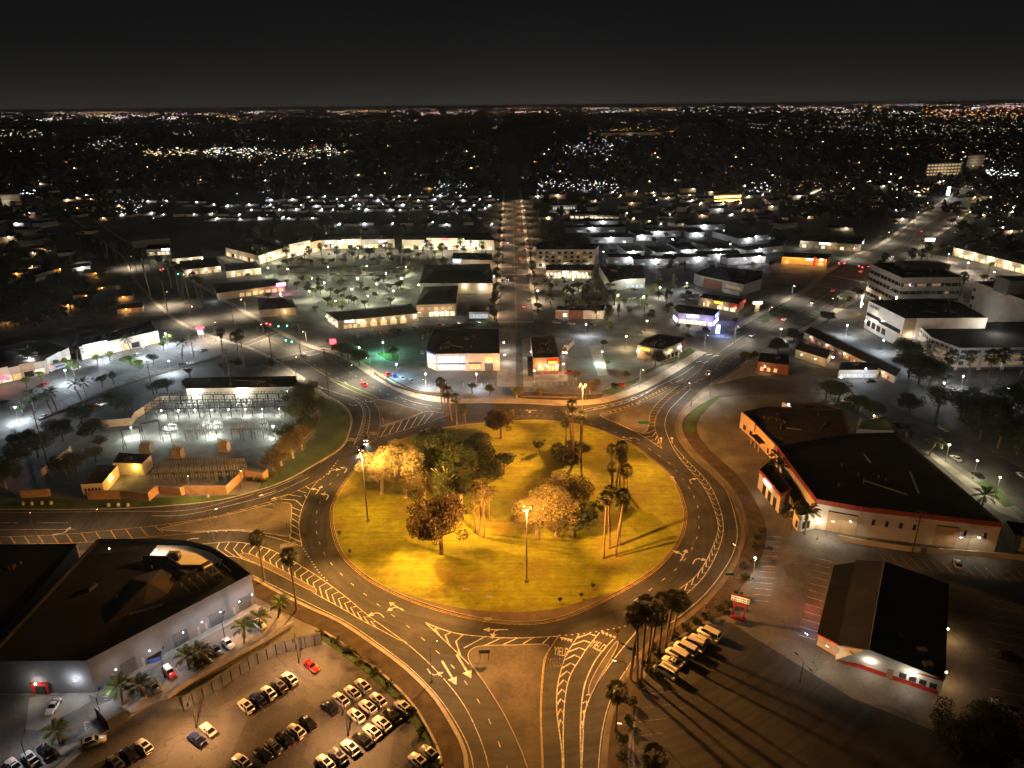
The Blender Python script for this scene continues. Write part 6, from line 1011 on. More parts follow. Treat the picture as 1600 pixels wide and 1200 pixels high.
# ================================================================== substation
sheet('substation_yard', GS([(150, 778), (118, 762), (205, 664), (212, 655), (252, 626), (300, 618), (468, 612), (440, 660), (415, 705), (405, 742), (378, 752), (290, 776)]), M['roofgrey'], .075)
def wall_run(label, px, h=3.0, m='block', name='boundary_wall'):
    q = GS(px); o = MB().kerb(q, -.15, .15, 0, h).build(name, M[m]); tag(o, label, 'wall', 'substation walls'); k = MB().kerb(q, -.22, .22, h, h+.12).build('coping', M['kerb'], o); return o
wall_run('tan boundary wall at the front left of the substation', [(138, 780), (190, 779), (234, 783), (243, 774), (250, 771)]); wall_run('tan boundary wall at the front middle of the substation', [(252, 772), (284, 775), (290, 772), (355, 772), (378, 750), (382, 744)]); wall_run('bright tan boundary wall at the front right of the substation', [(384, 747), (412, 752), (420, 745)]); wall_run('dark tan boundary wall at the back left of the substation', [(160, 668), (207, 664), (212, 655), (252, 628)]); wall_run('short tan wall piece left of the substation', [(34, 778), (56, 777), (80, 775)], 2.6); wall_run('side wall of the substation running up the left', [(65, 745), (108, 712), (112, 706)], 2.6); wall_run('pale back wall of the substation below the long hall', [(252, 628), (300, 622), (470, 616)], 2.6, 'stucco')
BAY = {}
def bay_parts(key, w_, h, d, met):
    post = MB().box(-.12, -.12, 0, .12, .12, h).mesh('post', met); beam = MB().box(-w_/2, -.15, h-.3, w_/2, .15, h).mesh('beam', met)
    ins = MB()
    for z in range(5): ins.tube((0, 0, z*.24), (0, 0, z*.24+.14), .16, .10, 7)
    tie = MB().tube((-w_/2, 0, h+.9), (w_/2, 0, h+.9), .05, .05, 4); rod = MB().tube((0, 0, h+1.0), (0, d, h+1.0), .05, .05, 4).tube((0, 0, h+1.0), (0, d*.5, h+2.1), .04, .04, 4)
    low = MB().tube((-w_/2, 0, h*.5), (w_/2, 0, h*.5), .06, .06, 4)
    BAY[key] = (post, beam, ins.mesh('insulator', M['bandgrey' if key == 'front' else 'darkmetal']), tie.mesh('busbar', met), rod.mesh('switch_rod', met), low.mesh('lower_bus', met), w_, h, d)
bay_parts('back', 4.4, 4.6, 5.5, M['darkmetal']); bay_parts('front', 3.2, 4.6, 6.0, M['steel'])
def bay(px, py, key, label, rz=0, group=None):
    post, beam, ins, tie, rod, low, w_, h, d = BAY[key]; g = G(px, py); o = thing('switch_bay', label, 'switchgear', (g.x, g.y, .08), group, rz)
    for x in (-w_/2, w_/2):
        for y in (0, d): link('post', post, o, (x, y, 0))
    link('lower_bus', low, o, (0, d*.3, 0)); link('lower_bus', low, o, (0, d*.7, .5))
    for y in (0, d): link('beam', beam, o, (0, y, 0)); link('busbar', tie, o, (0, y, 0))
    for x in (-w_*.3, 0, w_*.3):
        link('switch_rod', rod, o, (x, 0, 0))
        for y in (0, d): link('insulator', ins, o, (x, y, h)); link('insulator', ins, o, (x, y, h*.5))
for i in range(13): bay(238+i*16.6, 655-i*.35, 'back', f'dark switch bay, {ordn(i)} from the left in the floodlit back row', 0, 'switch bays of the substation')
for i in range(12): bay(250+i*17.2, 641-i*.3, 'back', f'dark switch bay, {ordn(i)} from the left in the row by the back wall', 0, 'switch bays of the substation')
for i in range(9): bay(262+i*18, 690-i*.5, 'front', f'low switch bay, {ordn(i)} from the left in the middle of the yard', 0, 'switch bays of the substation') if i not in (1, 5) else None
for i in range(11): bay(248+i*12.2, 757-i*.5, 'front', f'switch bay, {ordn(i)} from the left in the front row of the substation', 0, 'switch bays of the substation')
for i in range(8):
    x = 254+i*26.2; lot_lamp(x, 652-i*.4, f'white floodlight under the back switch row, {ordn(i)} from the left', 3.2, (.92, 1, .88), 900, 'cool', 'substation floodlights', .30)
for x, y, lb in ((307, 628, 'floodlight at the back wall of the substation, left'), (380, 627, 'floodlight at the back wall of the substation, right'), (208, 684, 'floodlight by the steel gantry of the substation'), (333, 682, 'floodlight in the middle of the substation yard'), (429, 682, 'floodlight by the dark trees of the substation'), (262, 684, 'dim floodlight in the left of the substation yard')): lot_lamp(x, y, lb, 4.6, (.90, 1, .86), 2900, 'cool', 'substation floodlights', .28)
for x, y, lb in ((231, 706, 'left'), (279, 714, 'middle'), (351, 704, 'right')):
    g = G(x, y); o = thing('transformer', f'boxy transformer with cooling fins in the substation yard, {lb} of three', 'transformer', (g.x, g.y, .08), 'transformers'); MB().box(-1.9, -1.3, .3, 1.9, 1.3, 3.6, 0, (.96, .96)).build('tank', M['tanwall' if lb != 'left' else 'bandgrey'], o, local=True); MB().box(-2.3, -1.7, 0, 2.3, 1.7, .3).build('plinth', M['kerb'], o, local=True)
    for k in range(5): MB().box(-1.7+k*.8, -1.9, .8, -1.35+k*.8, -1.31, 3.2).build('fin', M['bandgrey'], o, local=True)
    for k in range(3): MB().tube((-1.1+k*1.1, 0, 3.6), (-1.1+k*1.1, 0, 5.0), .18, .10, 8).build('bushing', M['bandgrey'], o, local=True)
for x, y, lb in ((210, 700, 'lower steel gantry with lattice beam in the substation'), (240, 690, 'upper steel gantry with lattice beam in the substation')):
    g = G(x, y); o = thing('steel_gantry', lb, 'gantry', (g.x, g.y, .08), 'steel gantries', .5)
    for xx in (-3, 3): MB().tube((xx-.5, 0, 0), (xx, 0, 8), .12, .1, 5).tube((xx+.5, 0, 0), (xx, 0, 8), .12, .1, 5).build('leg', M['darkmetal'], o, local=True)
    t = MB().tube((-3.4, 0, 8), (3.4, 0, 8), .12, .12, 5).tube((-3.4, .8, 8), (3.4, .8, 8), .12, .12, 5)
    for k in range(8): t.tube((-3.2+k*.9, 0, 8), (-2.75+k*.9, .8, 8), .06, .06, 4)
    t.build('lattice_beam', M['darkmetal'], o, local=True)
CB = block('control_house', 'dark-roofed control house with amber-lit wall in the substation', [(176, 724), (222, 726), (236, 712), (186, 708)], 4.4, 'stucco', 'roofdark', .3, units=1); wall_lamp(CB, G(176, 724, 4), G(222, 726, 4), .82, 3.4, (1, .62, .10), 1100, 'hat', .3, .6); wall_lamp(CB, G(176, 724, 4), G(222, 726, 4), .1, 3.0, (1, .68, .14), 200, 'hat', .15, .8)
CB2 = block('store_house', 'dark-roofed store house with amber-lit end in the substation corner', [(126, 758), (160, 756), (184, 728), (152, 728)], 4.0, 'stucco', 'roofbrown', .3, units=0); wall_lamp(CB2, G(160, 756, 4), G(184, 728, 4), .45, 3.2, (1, .60, .10), 900, 'hat', .3, .6); windows(CB2, G(126, 758, 4), G(160, 756, 4), 5, .6, 2.6, 'glass', .1, .9, .5)
for i, (x, y) in enumerate(((37, 789), (50, 789), (66, 788), (80, 788), (170, 791), (185, 791), (200, 791), (298, 777), (325, 777))):
    g = G(x, y); o = thing('stone_planter', f'pale round-topped marker on the west verge, {ordn(i)} from the left', 'bollard', (g.x, g.y, .05), 'pale markers on the verge'); MB().tube((0, 0, 0), (0, 0, .9), .55, .5, 9).build('drum', M['kerb'], o, local=True); MB().ball((0, 0, .9), .5, 0, 9, 5, .5).build('cap', M['kerb'], o, local=True)

# ================================================================== car lots: stall lines, walls, small buildings
def stalls(px0, px1, n, dx, dy, m='faint', wd=.14, z=.022, road=None, name='stall_line', both=False):
    a, b = G(*px0), G(*px1); e_ = G(px0[0]+dx, px0[1]+dy)-a
    for i in range(n):
        c = a.lerp(b, i/(n-1)); MB().strip([c-e_ if both else c, c+e_], wd, z).build(name, M[m], road)
lotbl = sheet('car_lot', GS([(60, 1215), (140, 1155), (235, 1105), (288, 1108), (395, 1042), (440, 1020), (503, 1006), (560, 1035), (612, 1072), (648, 1118), (672, 1160), (690, 1215), (700, 1420), (-100, 1420)]), M['asphalt2'], .011)
stalls((292, 1100), (492, 1012), 11, 17, 22, road=lotbl); stalls((385, 1108), (470, 1062), 6, 12, 14, road=lotbl); stalls((300, 1165), (330, 1150), 3, 14, 18, road=lotbl); stalls((400, 1190), (515, 1112), 8, 14, 15, road=lotbl); stalls((530, 1060), (600, 1100), 5, -12, 12, road=lotbl); stalls((430, 1080), (530, 1130), 5, 10, -6, road=lotbl)
tag(MB().kerb(GS([(95, 1205), (150, 1155), (235, 1102), (262, 1092)]), 0, 1.6, 0, .14).build('lot_kerb', M['kerb']), kind='structure')
showlot = sheet('showroom_strip', GS([(145, 1083), (398, 944), (440, 958), (455, 975), (395, 1010), (260, 1092), (235, 1101), (140, 1150), (40, 1215), (-80, 1215), (-80, 1084)]), M['concrete'], .012); sheet('showroom_drive', GS([(0, 1086), (140, 1086), (150, 1090), (395, 955), (410, 962), (300, 1038), (228, 1080), (150, 1130), (40, 1210), (-60, 1210), (-60, 1100)]), M['lot'], .016)
sheet('entrance_paving', GS([(46, 1090), (138, 1084), (142, 1096), (60, 1141), (40, 1140)]), M['concrete'], .024)
stalls((222, 1046), (290, 1007), 9, 6, -8, 'white', .16, .02, showlot); stalls((170, 1098), (150, 1082), 4, 12, 2, 'white', .16, .02, showlot); stalls((325, 985), (372, 962), 6, 8, -8, 'white', .16, .02, showlot); stalls((275, 1045), (400, 985), 7, 8, 10, 'white', .14, .02, showlot); letters('STOP', M['white'], showlot, (*G(138, 1133)[:2], .026), 2.2, 1.2, 1, 1.6, name='stop_marking')
def long_wall(name, label, px, h, m, th=.3, cap=None):
    q = GS(px); o = MB().kerb(q, -th/2, th/2, 0, h).build(name, M[m]); tag(o, label, 'wall')
    k = MB().kerb(q, -th*.8, th*.8, h, h+.12).build('coping', M[cap or 'kerb'], o); return o
SWL = long_wall('screen_wall', 'dark screen wall between the showroom strip and the brown car lot', [(288, 1109), (345, 1074), (398, 1040), (440, 1019), (503, 1006)], 3.2, 'slate', .35, 'slate'); q = GS([(288, 1109), (345, 1074), (398, 1040), (440, 1019), (503, 1006)])
for i, p in enumerate(resample(q, 2.2)): MB().box(p.x-.09, p.y-.3, 0, p.x+.09, p.y+.0, 3.25).build('post', M['darkmetal'], SWL)
long_wall('low_wall', 'low pale wall edging the showroom strip beside the palms', [(262, 1092), (300, 1066), (395, 1013), (458, 976)], .9, 'concrete', .4)
CS = block('container_shed', 'grey roofed container shed at the end of the showroom strip', [(147, 1105), (175, 1092), (197, 1110), (167, 1127)], 2.6, 'slate', 'roofgrey', .1, units=0, cat='shed'); panel(CS, G(147, 1105, 2.6), G(167, 1127, 2.6), .1, .9, .1, 2.2, 'darkmetal', 'gate', .1)
RPd = MB().prism(GS([(200, 1110), (228, 1088), (240, 1100), (205, 1118)]), 0, .5).build('loading_ramp', M['concrete']); tag(RPd, 'pale concrete loading ramp beside the container shed', 'ramp')
for i, (x, y) in enumerate(((219, 1080), (222, 1085), (226, 1090), (229, 1094), (243, 1063), (246, 1068), (250, 1073), (253, 1077))): g = G(x, y); o = tag(MB().tube((g.x, g.y, 0), (g.x, g.y, 1.1), .14, .14, 8).ball((g.x, g.y, 1.1), .14, 0, 8, 4, .6).build('bollard', M['yellowpaint']), f'yellow bollard beside the red hatchback, {ordn(i)} counted from the ramp', 'bollard', 'yellow bollards')
sk = G(243, 1031); MB_ = MB().obox((sk.x, sk.y), (.9, .43), (-.43, .9), 1.3, .8, 0, 1.3, 0, (1.08, 1.08)).build('waste_bin', M['bluewall']); tag(MB_, 'dark blue waste bin against the showroom wall', 'bin'); MB().obox((sk.x, sk.y), (.9, .43), (-.43, .9), 1.42, .92, 1.3, 1.42).build('lid', M['darkmetal'], MB_)
se = bpy.data.objects['paved_district']
stalls((1176, 938), (1199, 838), 13, 26, 2, 'white', .18, .022, se); stalls((1300, 878), (1275, 1000), 12, -24, -6, 'white', .16, .022, se); stalls((1375, 866), (1590, 893), 14, 16, 18, 'white', .15, .022, se); stalls((1543, 935), (1548, 1110), 13, 60, 12, 'white', .16, .022, se); stalls((1010, 1085), (985, 1175), 5, 42, -5, 'faint', .16, .022, se); stalls((1100, 650), (1190, 735), 12, 18, 10, 'faint', .14, .022, se); stalls((1135, 628), (1150, 680), 2, 60, 70, 'faint', .14, .022, se)
stalls((842, 596), (895, 595), 7, 1.5, 7, 'white', .14, .12, se); stalls((835, 603), (897, 602), 2, 60, 0, 'faint', .14, .022, se); stalls((858, 612), (900, 614), 5, -1, 8, 'faint', .14, .022, se); stalls((724, 598), (771, 598), 6, .5, 6, 'white', .14, .022, se); stalls((655, 582), (772, 583), 12, 2, 7, 'faint', .14, .022, se); stalls((642, 588), (690, 606), 7, -8, 4, 'white', .14, .022, se); stalls((608, 555), (556, 543), 6, 7, -3, 'faint', .14, .022, se); stalls((900, 553), (920, 595), 8, 18, 0, 'faint', .14, .022, se); stalls((945, 540), (962, 575), 7, 14, 0, 'faint', .14, .022, se); stalls((940, 606), (965, 612), 4, 8, -6, 'white', .14, .022, se); stalls((1010, 492), (1028, 476), 6, 16, 4, 'faint', .14, .022, se)
sheet('teal_path', GS([(920, 540), (938, 540), (950, 586), (934, 588)]), M['concrete'], .030); sheet('burger_path', GS([(815, 530), (829, 528), (832, 604), (818, 604)]), M['concrete'], .028); sheet('burger_path_east', GS([(868, 528), (893, 528), (880, 545), (887, 590), (880, 596), (876, 560)]), M['concrete'], .026)
raised('planter_teal', sp_([(588, 553), (600, 549), (622, 551), (623, 564), (612, 566), (597, 559)], 3, True), .15, M['grass']); raised('planter_store_front', sp_([(640, 605), (600, 585), (575, 577), (582, 584), (612, 603), (650, 616), (700, 622), (700, 614), (665, 612)], 3, True), .12, M['mulch']); raised('planter_burger_front', sp_([(808, 622), (820, 612), (870, 615), (930, 616), (960, 611), (990, 601), (995, 597), (985, 595), (950, 608), (940, 622), (900, 626), (850, 625)], 3, True), .12, M['mulch']); sheet('planter_diner', sp_([(1000, 588), (1030, 574), (1068, 560), (1085, 551), (1078, 544), (1062, 553), (1036, 566), (1012, 578)], 3, True), M['grass'], .06); sheet('grass_diner', sp_([(940, 612), (985, 596), (1000, 590), (990, 600), (960, 616)], 3, True), M['grass'], .16)
raised('planter_green', sp_([(183, 563), (200, 556), (225, 566), (222, 578), (205, 572)], 3, True), .15, M['grass']); sheet('lawn_lilac', sp_([(1172, 494), (1186, 484), (1176, 482), (1160, 494)], 3, True), M['grass'], .06); sheet('grass_east', sp_([(1290, 610), (1310, 622), (1360, 655), (1352, 655), (1300, 626)], 3, True), M['grass'], .06); sheet('grass_store', GS([(1525, 753), (1545, 752), (1585, 790), (1570, 793)]), M['grass'], .05); sheet('store_path', GS([(1440, 702), (1452, 704), (1580, 795), (1600, 815), (1560, 800)]), M['concrete'], .04)
for k, (x0, y0, x1, y1, n_) in enumerate(((440, 462, 520, 440, 9), (470, 472, 560, 445, 11), (510, 470, 610, 442, 12), (560, 474, 640, 450, 10), (590, 476, 650, 458, 8), (430, 403, 640, 399, 22), (460, 408, 700, 405, 24))): stalls((x0, y0), (x1, y1), n_, 7, 3.4, 'faint', .2, .022, se, both=True)
for x0, y0, x1, y1, n_ in ((8, 690, 150, 632, 14), (10, 665, 110, 622, 11), (100, 612, 150, 592, 7), (180, 600, 240, 576, 8), (235, 545, 300, 528, 9), (255, 560, 320, 540, 8), (120, 570, 200, 545, 9)): stalls((x0, y0), (x1, y1), n_, 9, 4, 'white', .14, .022, se)
# ================================================================== vehicles
L1 = 'cars in the brown car lot'
def row(cars, where, d, group):
    for i, (kind, colr, x, y) in enumerate(cars): car(kind, colr, x, y, x+d[0], y+d[1], f'{colr} {dict(sedan="sedan", suv="SUV", sport="coupe", van="van", pickup="pickup", wagon="estate car")[kind]}, {ordn(i)} from left {where}', group)
dl = (-11, -9.5)
row([('suv', 'white', 385, 1107), ('suv', 'blue', 403, 1097), ('suv', 'white', 420, 1086), ('suv', 'grey', 437, 1075), ('suv', 'white', 453, 1064)], 'in the upper row of the brown car lot', dl, L1)
row([('sedan', 'blue', 308, 1158), ('sport', 'white', 326, 1143)], 'of the pair under the left lot lamp', dl, L1)
car('sport', 'red', 487, 1044, 498, 1053, 'red sports car standing alone in the brown car lot', L1)
row([('suv', 'white', 378, 1194), ('suv', 'black', 411, 1183), ('sedan', 'grey', 428, 1170), ('suv', 'black', 445, 1158), ('suv', 'white', 463, 1146), ('suv', 'black', 481, 1133)], 'in the lower left row of the brown car lot', dl, L1)
row([('suv', 'navy', 515, 1110), ('suv', 'white', 533, 1097), ('suv', 'white', 551, 1086), ('suv', 'white', 567, 1075)], 'in the back row of the white car cluster', dl, L1)
row([('suv', 'white', 557, 1122), ('suv', 'white', 575, 1108), ('suv', 'white', 591, 1097)], 'in the middle row of the white car cluster', dl, L1)
row([('suv', 'white', 582, 1147), ('suv', 'white', 597, 1134), ('suv', 'black', 613, 1122), ('suv', 'white', 630, 1108)], 'in the front row of the white car cluster', dl, L1)
row([('suv', 'white', 509, 1196), ('suv', 'grey', 529, 1185), ('suv', 'white', 548, 1172), ('suv', 'black', 566, 1160)], 'in the lower middle row of the brown car lot', dl, L1)
row([('suv', 'white', 654, 1193), ('suv', 'silver', 671, 1181)], 'of the pair at the bottom by the curved hedge', dl, L1)
row([('suv', 'grey', 180, 1196), ('suv', 'black', 202, 1183), ('suv', 'white', 226, 1170)], 'of the three at the lower left of the brown lot', dl, L1)
SG = 'cars on the showroom strip'
row([('sedan', 'white', 22, 1199), ('suv', 'silver', 48, 1189), ('suv', 'black', 72, 1178)], 'of the three at the bottom left corner', (-9, -10), SG)
car('suv', 'white', 147, 1163, 165, 1157, 'white sport utility car driving out of the showroom strip', SG); car('sport', 'white', 84, 1107, 78, 1117, 'white sports car parked on the pale entrance paving', SG); car('wagon', 'red', 265, 1053, 272, 1062, 'red hatchback with white roof in front of the showroom', SG, roofc='white'); car('sedan', 'grey', 241, 1078, 250, 1086, 'grey car between the yellow bollards and a palm', SG)
row([('suv', 'black', 309, 1040), ('sedan', 'grey', 338, 1019), ('sport', 'white', 357, 1008), ('sport', 'white', 406, 978), ('suv', 'black', 320, 1033)], 'among the palms of the showroom strip', (8, 8), SG)
VG = 'white vehicles along the dark bed'
row([('van', 'white', 1040, 1052), ('sedan', 'white', 1050, 1037), ('van', 'white', 1058, 1027), ('van', 'white', 1071, 1017), ('van', 'white', 1083, 1010), ('wagon', 'white', 1092, 1002), ('van', 'white', 1107, 994)], 'in the row of white vehicles beside the dark bed', (-12, -6.5), VG)
CP_ = 'cars around the lower right restaurant'
car('sedan', 'silver', 1496, 884, 1492, 872, 'silver sedan in the stalls below the cream store', CP_); car('pickup', 'white', 1568, 1108, 1555, 1102, 'white pickup in the dark stalls at right edge', CP_); car('suv', 'black', 1580, 1030, 1592, 1032, 'black car in the dark stalls at right edge', CP_)
RD = 'vehicles on the roads'
car('sedan', 'silver', 474, 557, 462, 551, 'pale sedan at the stop lines of the crossing', RD); car('sedan', 'red', 568, 602, 556, 595, 'red sedan with tail lights leaving the circle northwest', RD, 'tail'); car('sedan', 'grey', 572, 687, 570, 697, 'dark car with bright headlights entering the circle', RD, 'head'); car('sedan', 'black', 566, 702, 560, 712, 'car with headlights just inside the circle by the left mast', RD, 'head'); car('pickup', 'white', 1107, 585, 1118, 576, 'white pickup on the northeast avenue', RD); car('sedan', 'grey', 1302, 455, 1316, 446, 'dark car braking with red lights at the signalled crossing', RD, 'tail'); car('sedan', 'red', 145, 637, 158, 632, 'dark red car with headlights on the frontage street', RD, 'head'); car('sedan', 'grey', 285, 571, 296, 568, 'dark car with headlights in the strip mall lot', RD, 'head'); car('sedan', 'silver', 318, 549, 308, 553, 'car with red lights at the mouth of the strip mall lot', RD, 'tail')
NL = 'cars in the lots north of the circle'
for kind, colr, x, y, tx, ty, lb in (('sedan', 'red', 606, 586, 602, 581, 'pinkish red sedan, leftmost of the cars by the teal lot'), ('sedan', 'brightblue', 617, 588, 613, 583, 'bright blue sedan by the teal lot'), ('sedan', 'white', 629, 592, 625, 587, 'white sedan by the teal lot'), ('sedan', 'silver', 643, 596, 639, 591, 'silver sedan, rightmost of the cars by the teal lot'), ('sedan', 'white', 660, 552, 660, 545, 'white car beside the corner store wall'), ('sedan', 'red', 889, 583, 880, 584, 'red car with white lamp beside the burger restaurant'), ('sedan', 'red', 972, 603, 980, 607, 'red car at the lower corner of the diner drive'), ('suv', 'black', 961, 605, 970, 610, 'black car beside the red one at the diner drive'), ('suv', 'black', 1077, 526, 1088, 527, 'black car in the cross street beside the diner'), ('sedan', 'white', 988, 467, 996, 466, 'white car in the lane behind the roadside shop'), ('sedan', 'grey', 1000, 519, 1010, 521, 'grey parked car in the cross street opposite the diner'), ('suv', 'navy', 1104, 517, 1112, 518, 'dark blue car under the glowing blue pylon sign')): car(kind, colr, x, y, tx, ty, lb, NL)
for i, (x, y, c_) in enumerate(sorted(((555, 528, 'black'), (575, 525, 'navy'), (600, 521, 'red'), (625, 518, 'black'), (648, 514, 'grey'), (688, 509.5, 'red'), (716, 508, 'black'), (733, 506.5, 'red'), (745, 506, 'silver'), (870, 505, 'silver'), (893, 507, 'silver'), (925, 509, 'grey')))): car('sedan', c_, x, y, x+9, y-(2 if x < 680 else .4 if x < 800 else -1), f'{c_} car parked along the cross street, {ordn(i)} from the left', 'cars parked along the cross street')
for i, (x, y, c_) in enumerate(sorted(((1322, 629, 'white'), (1376, 655, 'white'), (1399, 665, 'black'), (1421, 677, 'blue'), (1474, 672, 'silver'), (1493, 718, 'white'), (1527, 744, 'black'), (1360, 597, 'black'), (1597, 745, 'white')))): car('suv' if i in (0, 5) else 'sedan', c_, x, y, x-12, y-8 if x > 1365 and y > 600 else y, f'{c_} car parked along the east street, {ordn(i)} from the left from the avenue', 'cars parked along the east street')
for i, (x, y, c_) in enumerate(sorted(((1335, 549, 'silver'), (1362, 566, 'white'), (1384, 576, 'white')))): car('sedan', c_, x, y, x+8, y+5, f'{c_} car in the motel yard, {ordn(i)} from the left', 'cars in the motel yard')
for i, (x, y, c_) in enumerate(sorted(((70, 602, 'red'), (8, 630, 'black'), (186, 544, 'white'), (71, 652, 'white'), (215, 556, 'grey'), (120, 577, 'white')))): car('sedan', c_, x, y, x+8, y-4, f'{c_} car in the strip mall lot, {ordn(i)} from the left', 'cars in the strip mall lot')
for i, (x, y, c_) in enumerate(sorted((R.uniform(440, 690), R.choice((398, 402, 406, 409)), R.choice(('white', 'silver', 'black', 'grey', 'red'))) for _ in range(22))): car('sedan', c_, x, y, x+2, y-6, f'{c_} car among the palms before the shop fronts, {ordn(i)} from the left', 'cars parked before the shop fronts')
for i in range(26):
    Y = G(800, 470).y+i*17+R.uniform(-3, 3); s_ = i % 2
    car(R.choice(('sedan', 'suv')), (c_ := R.choice(('white', 'silver', 'black', 'grey', 'red'))), 0, 0, 0, 0, f'{c_} car at the {"left" if s_ else "right"} kerb of the north street, {ordn(i//2)} from the cross street', 'cars along the north street', base=Vector((X0+1.2 if s_ else X1-1.2, Y, 0)), rz=0 if s_ == 0 else PI)
# lorry behind the burger restaurant
g0, g1 = G(882, 553), G(900, 533); o = thing('delivery_lorry', 'articulated lorry with pale cab and headlights beside the burger restaurant', 'lorry', (g0.x, g0.y, .03)); d = (g1-g0); an = math.atan2(d.y, d.x)
MB().box(-1.25, -.2, .6, 1.25, 2.6, 3.0, 0, (.92, .85)).build('cab', PAINT['gold'], o, local=True); MB().box(-1.2, -1.4, .5, 1.2, -.2, 1.9, 0, (.9, .8)).build('bonnet', PAINT['white'], o, local=True); MB().box(-1.1, -.24, 1.9, 1.1, -.18, 2.7).build('windscreen', CARGLASS, o, local=True)
c_ = Vector((math.cos(an), math.sin(an))); m_ = c_*8.6; MB().obox((m_.x, m_.y), (c_.x, c_.y), (-c_.y, c_.x), 6.2, 1.25, 1.0, 3.9).build('trailer', PAINT['white'], o, local=True)
for k in (3.2, 12.0, 13.2):
    for s_ in (-1, 1): w_ = c_*k+Vector((-c_.y, c_.x))*1.15*s_; MB().tube((w_.x-.15, w_.y, .5), (w_.x+.15, w_.y, .5), .5, .5, 10).build('wheel', TYRE, o, local=True)
for s_ in (-1, 1): MB().box(s_*.85-.25, -1.46, .9, s_*.85+.25, -1.38, 1.25).build('headlight', M['head'], o, local=True); MB().tube((s_*1.05-.15, -.7, .5), (s_*1.05+.15, -.7, .5), .5, .5, 10).build('wheel', TYRE, o, local=True)
lamp_light(o, (0, -2.2, 1.2), (1, .95, .85), 500, 'SPOT', .1, 90, (0, -1, -.3))

# ================================================================== trees and palms
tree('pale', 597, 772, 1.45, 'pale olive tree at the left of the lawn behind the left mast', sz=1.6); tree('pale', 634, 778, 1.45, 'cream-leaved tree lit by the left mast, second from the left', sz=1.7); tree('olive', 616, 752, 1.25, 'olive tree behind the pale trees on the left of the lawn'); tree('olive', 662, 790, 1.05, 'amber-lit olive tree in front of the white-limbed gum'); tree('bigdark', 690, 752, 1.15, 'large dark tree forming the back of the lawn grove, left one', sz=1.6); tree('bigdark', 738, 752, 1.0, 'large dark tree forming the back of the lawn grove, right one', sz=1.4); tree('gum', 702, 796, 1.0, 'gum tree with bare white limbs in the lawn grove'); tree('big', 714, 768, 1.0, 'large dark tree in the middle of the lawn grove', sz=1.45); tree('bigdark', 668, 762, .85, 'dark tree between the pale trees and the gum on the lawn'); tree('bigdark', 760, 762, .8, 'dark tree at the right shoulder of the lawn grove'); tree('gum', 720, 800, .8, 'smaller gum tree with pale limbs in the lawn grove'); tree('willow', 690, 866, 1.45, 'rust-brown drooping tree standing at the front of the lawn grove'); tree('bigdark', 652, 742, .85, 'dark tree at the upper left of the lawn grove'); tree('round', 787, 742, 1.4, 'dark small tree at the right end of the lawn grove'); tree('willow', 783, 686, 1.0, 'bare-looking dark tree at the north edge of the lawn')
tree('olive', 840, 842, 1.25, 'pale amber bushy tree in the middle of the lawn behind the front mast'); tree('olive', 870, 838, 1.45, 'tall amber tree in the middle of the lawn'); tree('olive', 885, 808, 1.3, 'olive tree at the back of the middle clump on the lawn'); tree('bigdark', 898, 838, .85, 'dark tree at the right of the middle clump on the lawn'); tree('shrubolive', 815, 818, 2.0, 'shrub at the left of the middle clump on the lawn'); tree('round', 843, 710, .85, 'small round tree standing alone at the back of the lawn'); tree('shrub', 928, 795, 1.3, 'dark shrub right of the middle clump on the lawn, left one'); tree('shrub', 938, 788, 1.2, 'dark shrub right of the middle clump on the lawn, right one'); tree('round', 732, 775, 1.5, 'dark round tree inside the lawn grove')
for i, (x, y, ty, k) in enumerate(sorted(((742, 833, 765, 'rust'), (749, 839, 760, 'rust'), (757, 842, 772, 'rust'), (765, 815, 770, 'rust')))): palm(x, y, ty, f'thin brown feather palm beside the lawn grove, {ordn(i)} from the left', k, .9, i, 'palms on the lawn')
for i, (x, y, ty) in enumerate(sorted(((884, 700, 660), (893, 705, 645), (897, 722, 632), (907, 694, 650), (908, 724, 652)))): palm(x, y, ty, f'fan palm beside the back mast on the lawn, {ordn(i)} from the left', 'fan', 1.0, i, 'palms on the lawn')
for i, (x, y, ty, k) in enumerate(sorted(((957, 758, 700, 'fan'), (963, 762, 697, 'fan'), (968, 760, 712, 'fan'), (955, 762, 730, 'pale'), (975, 768, 718, 'fan'), (980, 772, 738, 'fan')))): palm(x, y, ty, f'fan palm, {ordn(i)} from left in the upper cluster on the lawn', k, 1.05, i, 'palms on the lawn')
for i, (x, y, ty) in enumerate(sorted(((943, 873, 778), (952, 858, 765), (962, 871, 776), (968, 853, 788)))): palm(x, y, ty, f'tall fan palm, {ordn(i)} from left in the lower right lawn cluster', 'fan', 1.05, i, 'palms on the lawn')
for i, (x, y) in enumerate(sorted(((872, 716), (880, 718), (888, 715)))): palm(x, y, 0, f'low bushy fan palm at the foot of the back mast, {ordn(i)} from the left', 'fan', 1.5, i, 'palms on the lawn', h=3.2)
for i, (x, y, ty) in enumerate(sorted(((1040, 1010, 930), (985, 1062, 960), (1002, 1060, 945), (1015, 1035, 955), (1030, 1020, 940), (995, 1070, 965), (1050, 1000, 935), (962, 1140, 1080), (1010, 1052, 968)))): palm(x, y, ty, f'dark fan palm in the bed right of the south leg, {ordn(i)} from the left', 'fan', 1.15, i, 'dark palms beside the south leg')
palm(1020, 1222, 1190, 'dark fan palm crown at the bottom edge of the photo', 'fan', 1.5, 1); palm(413, 907, 840, 'dark fan palm on the southwest kerb, left of two', 'fan', 1.1, 0, 'palms on the southwest kerb'); palm(464, 952, 868, 'dark fan palm on the southwest kerb, right of two', 'fan', 1.1, 0, 'palms on the southwest kerb')
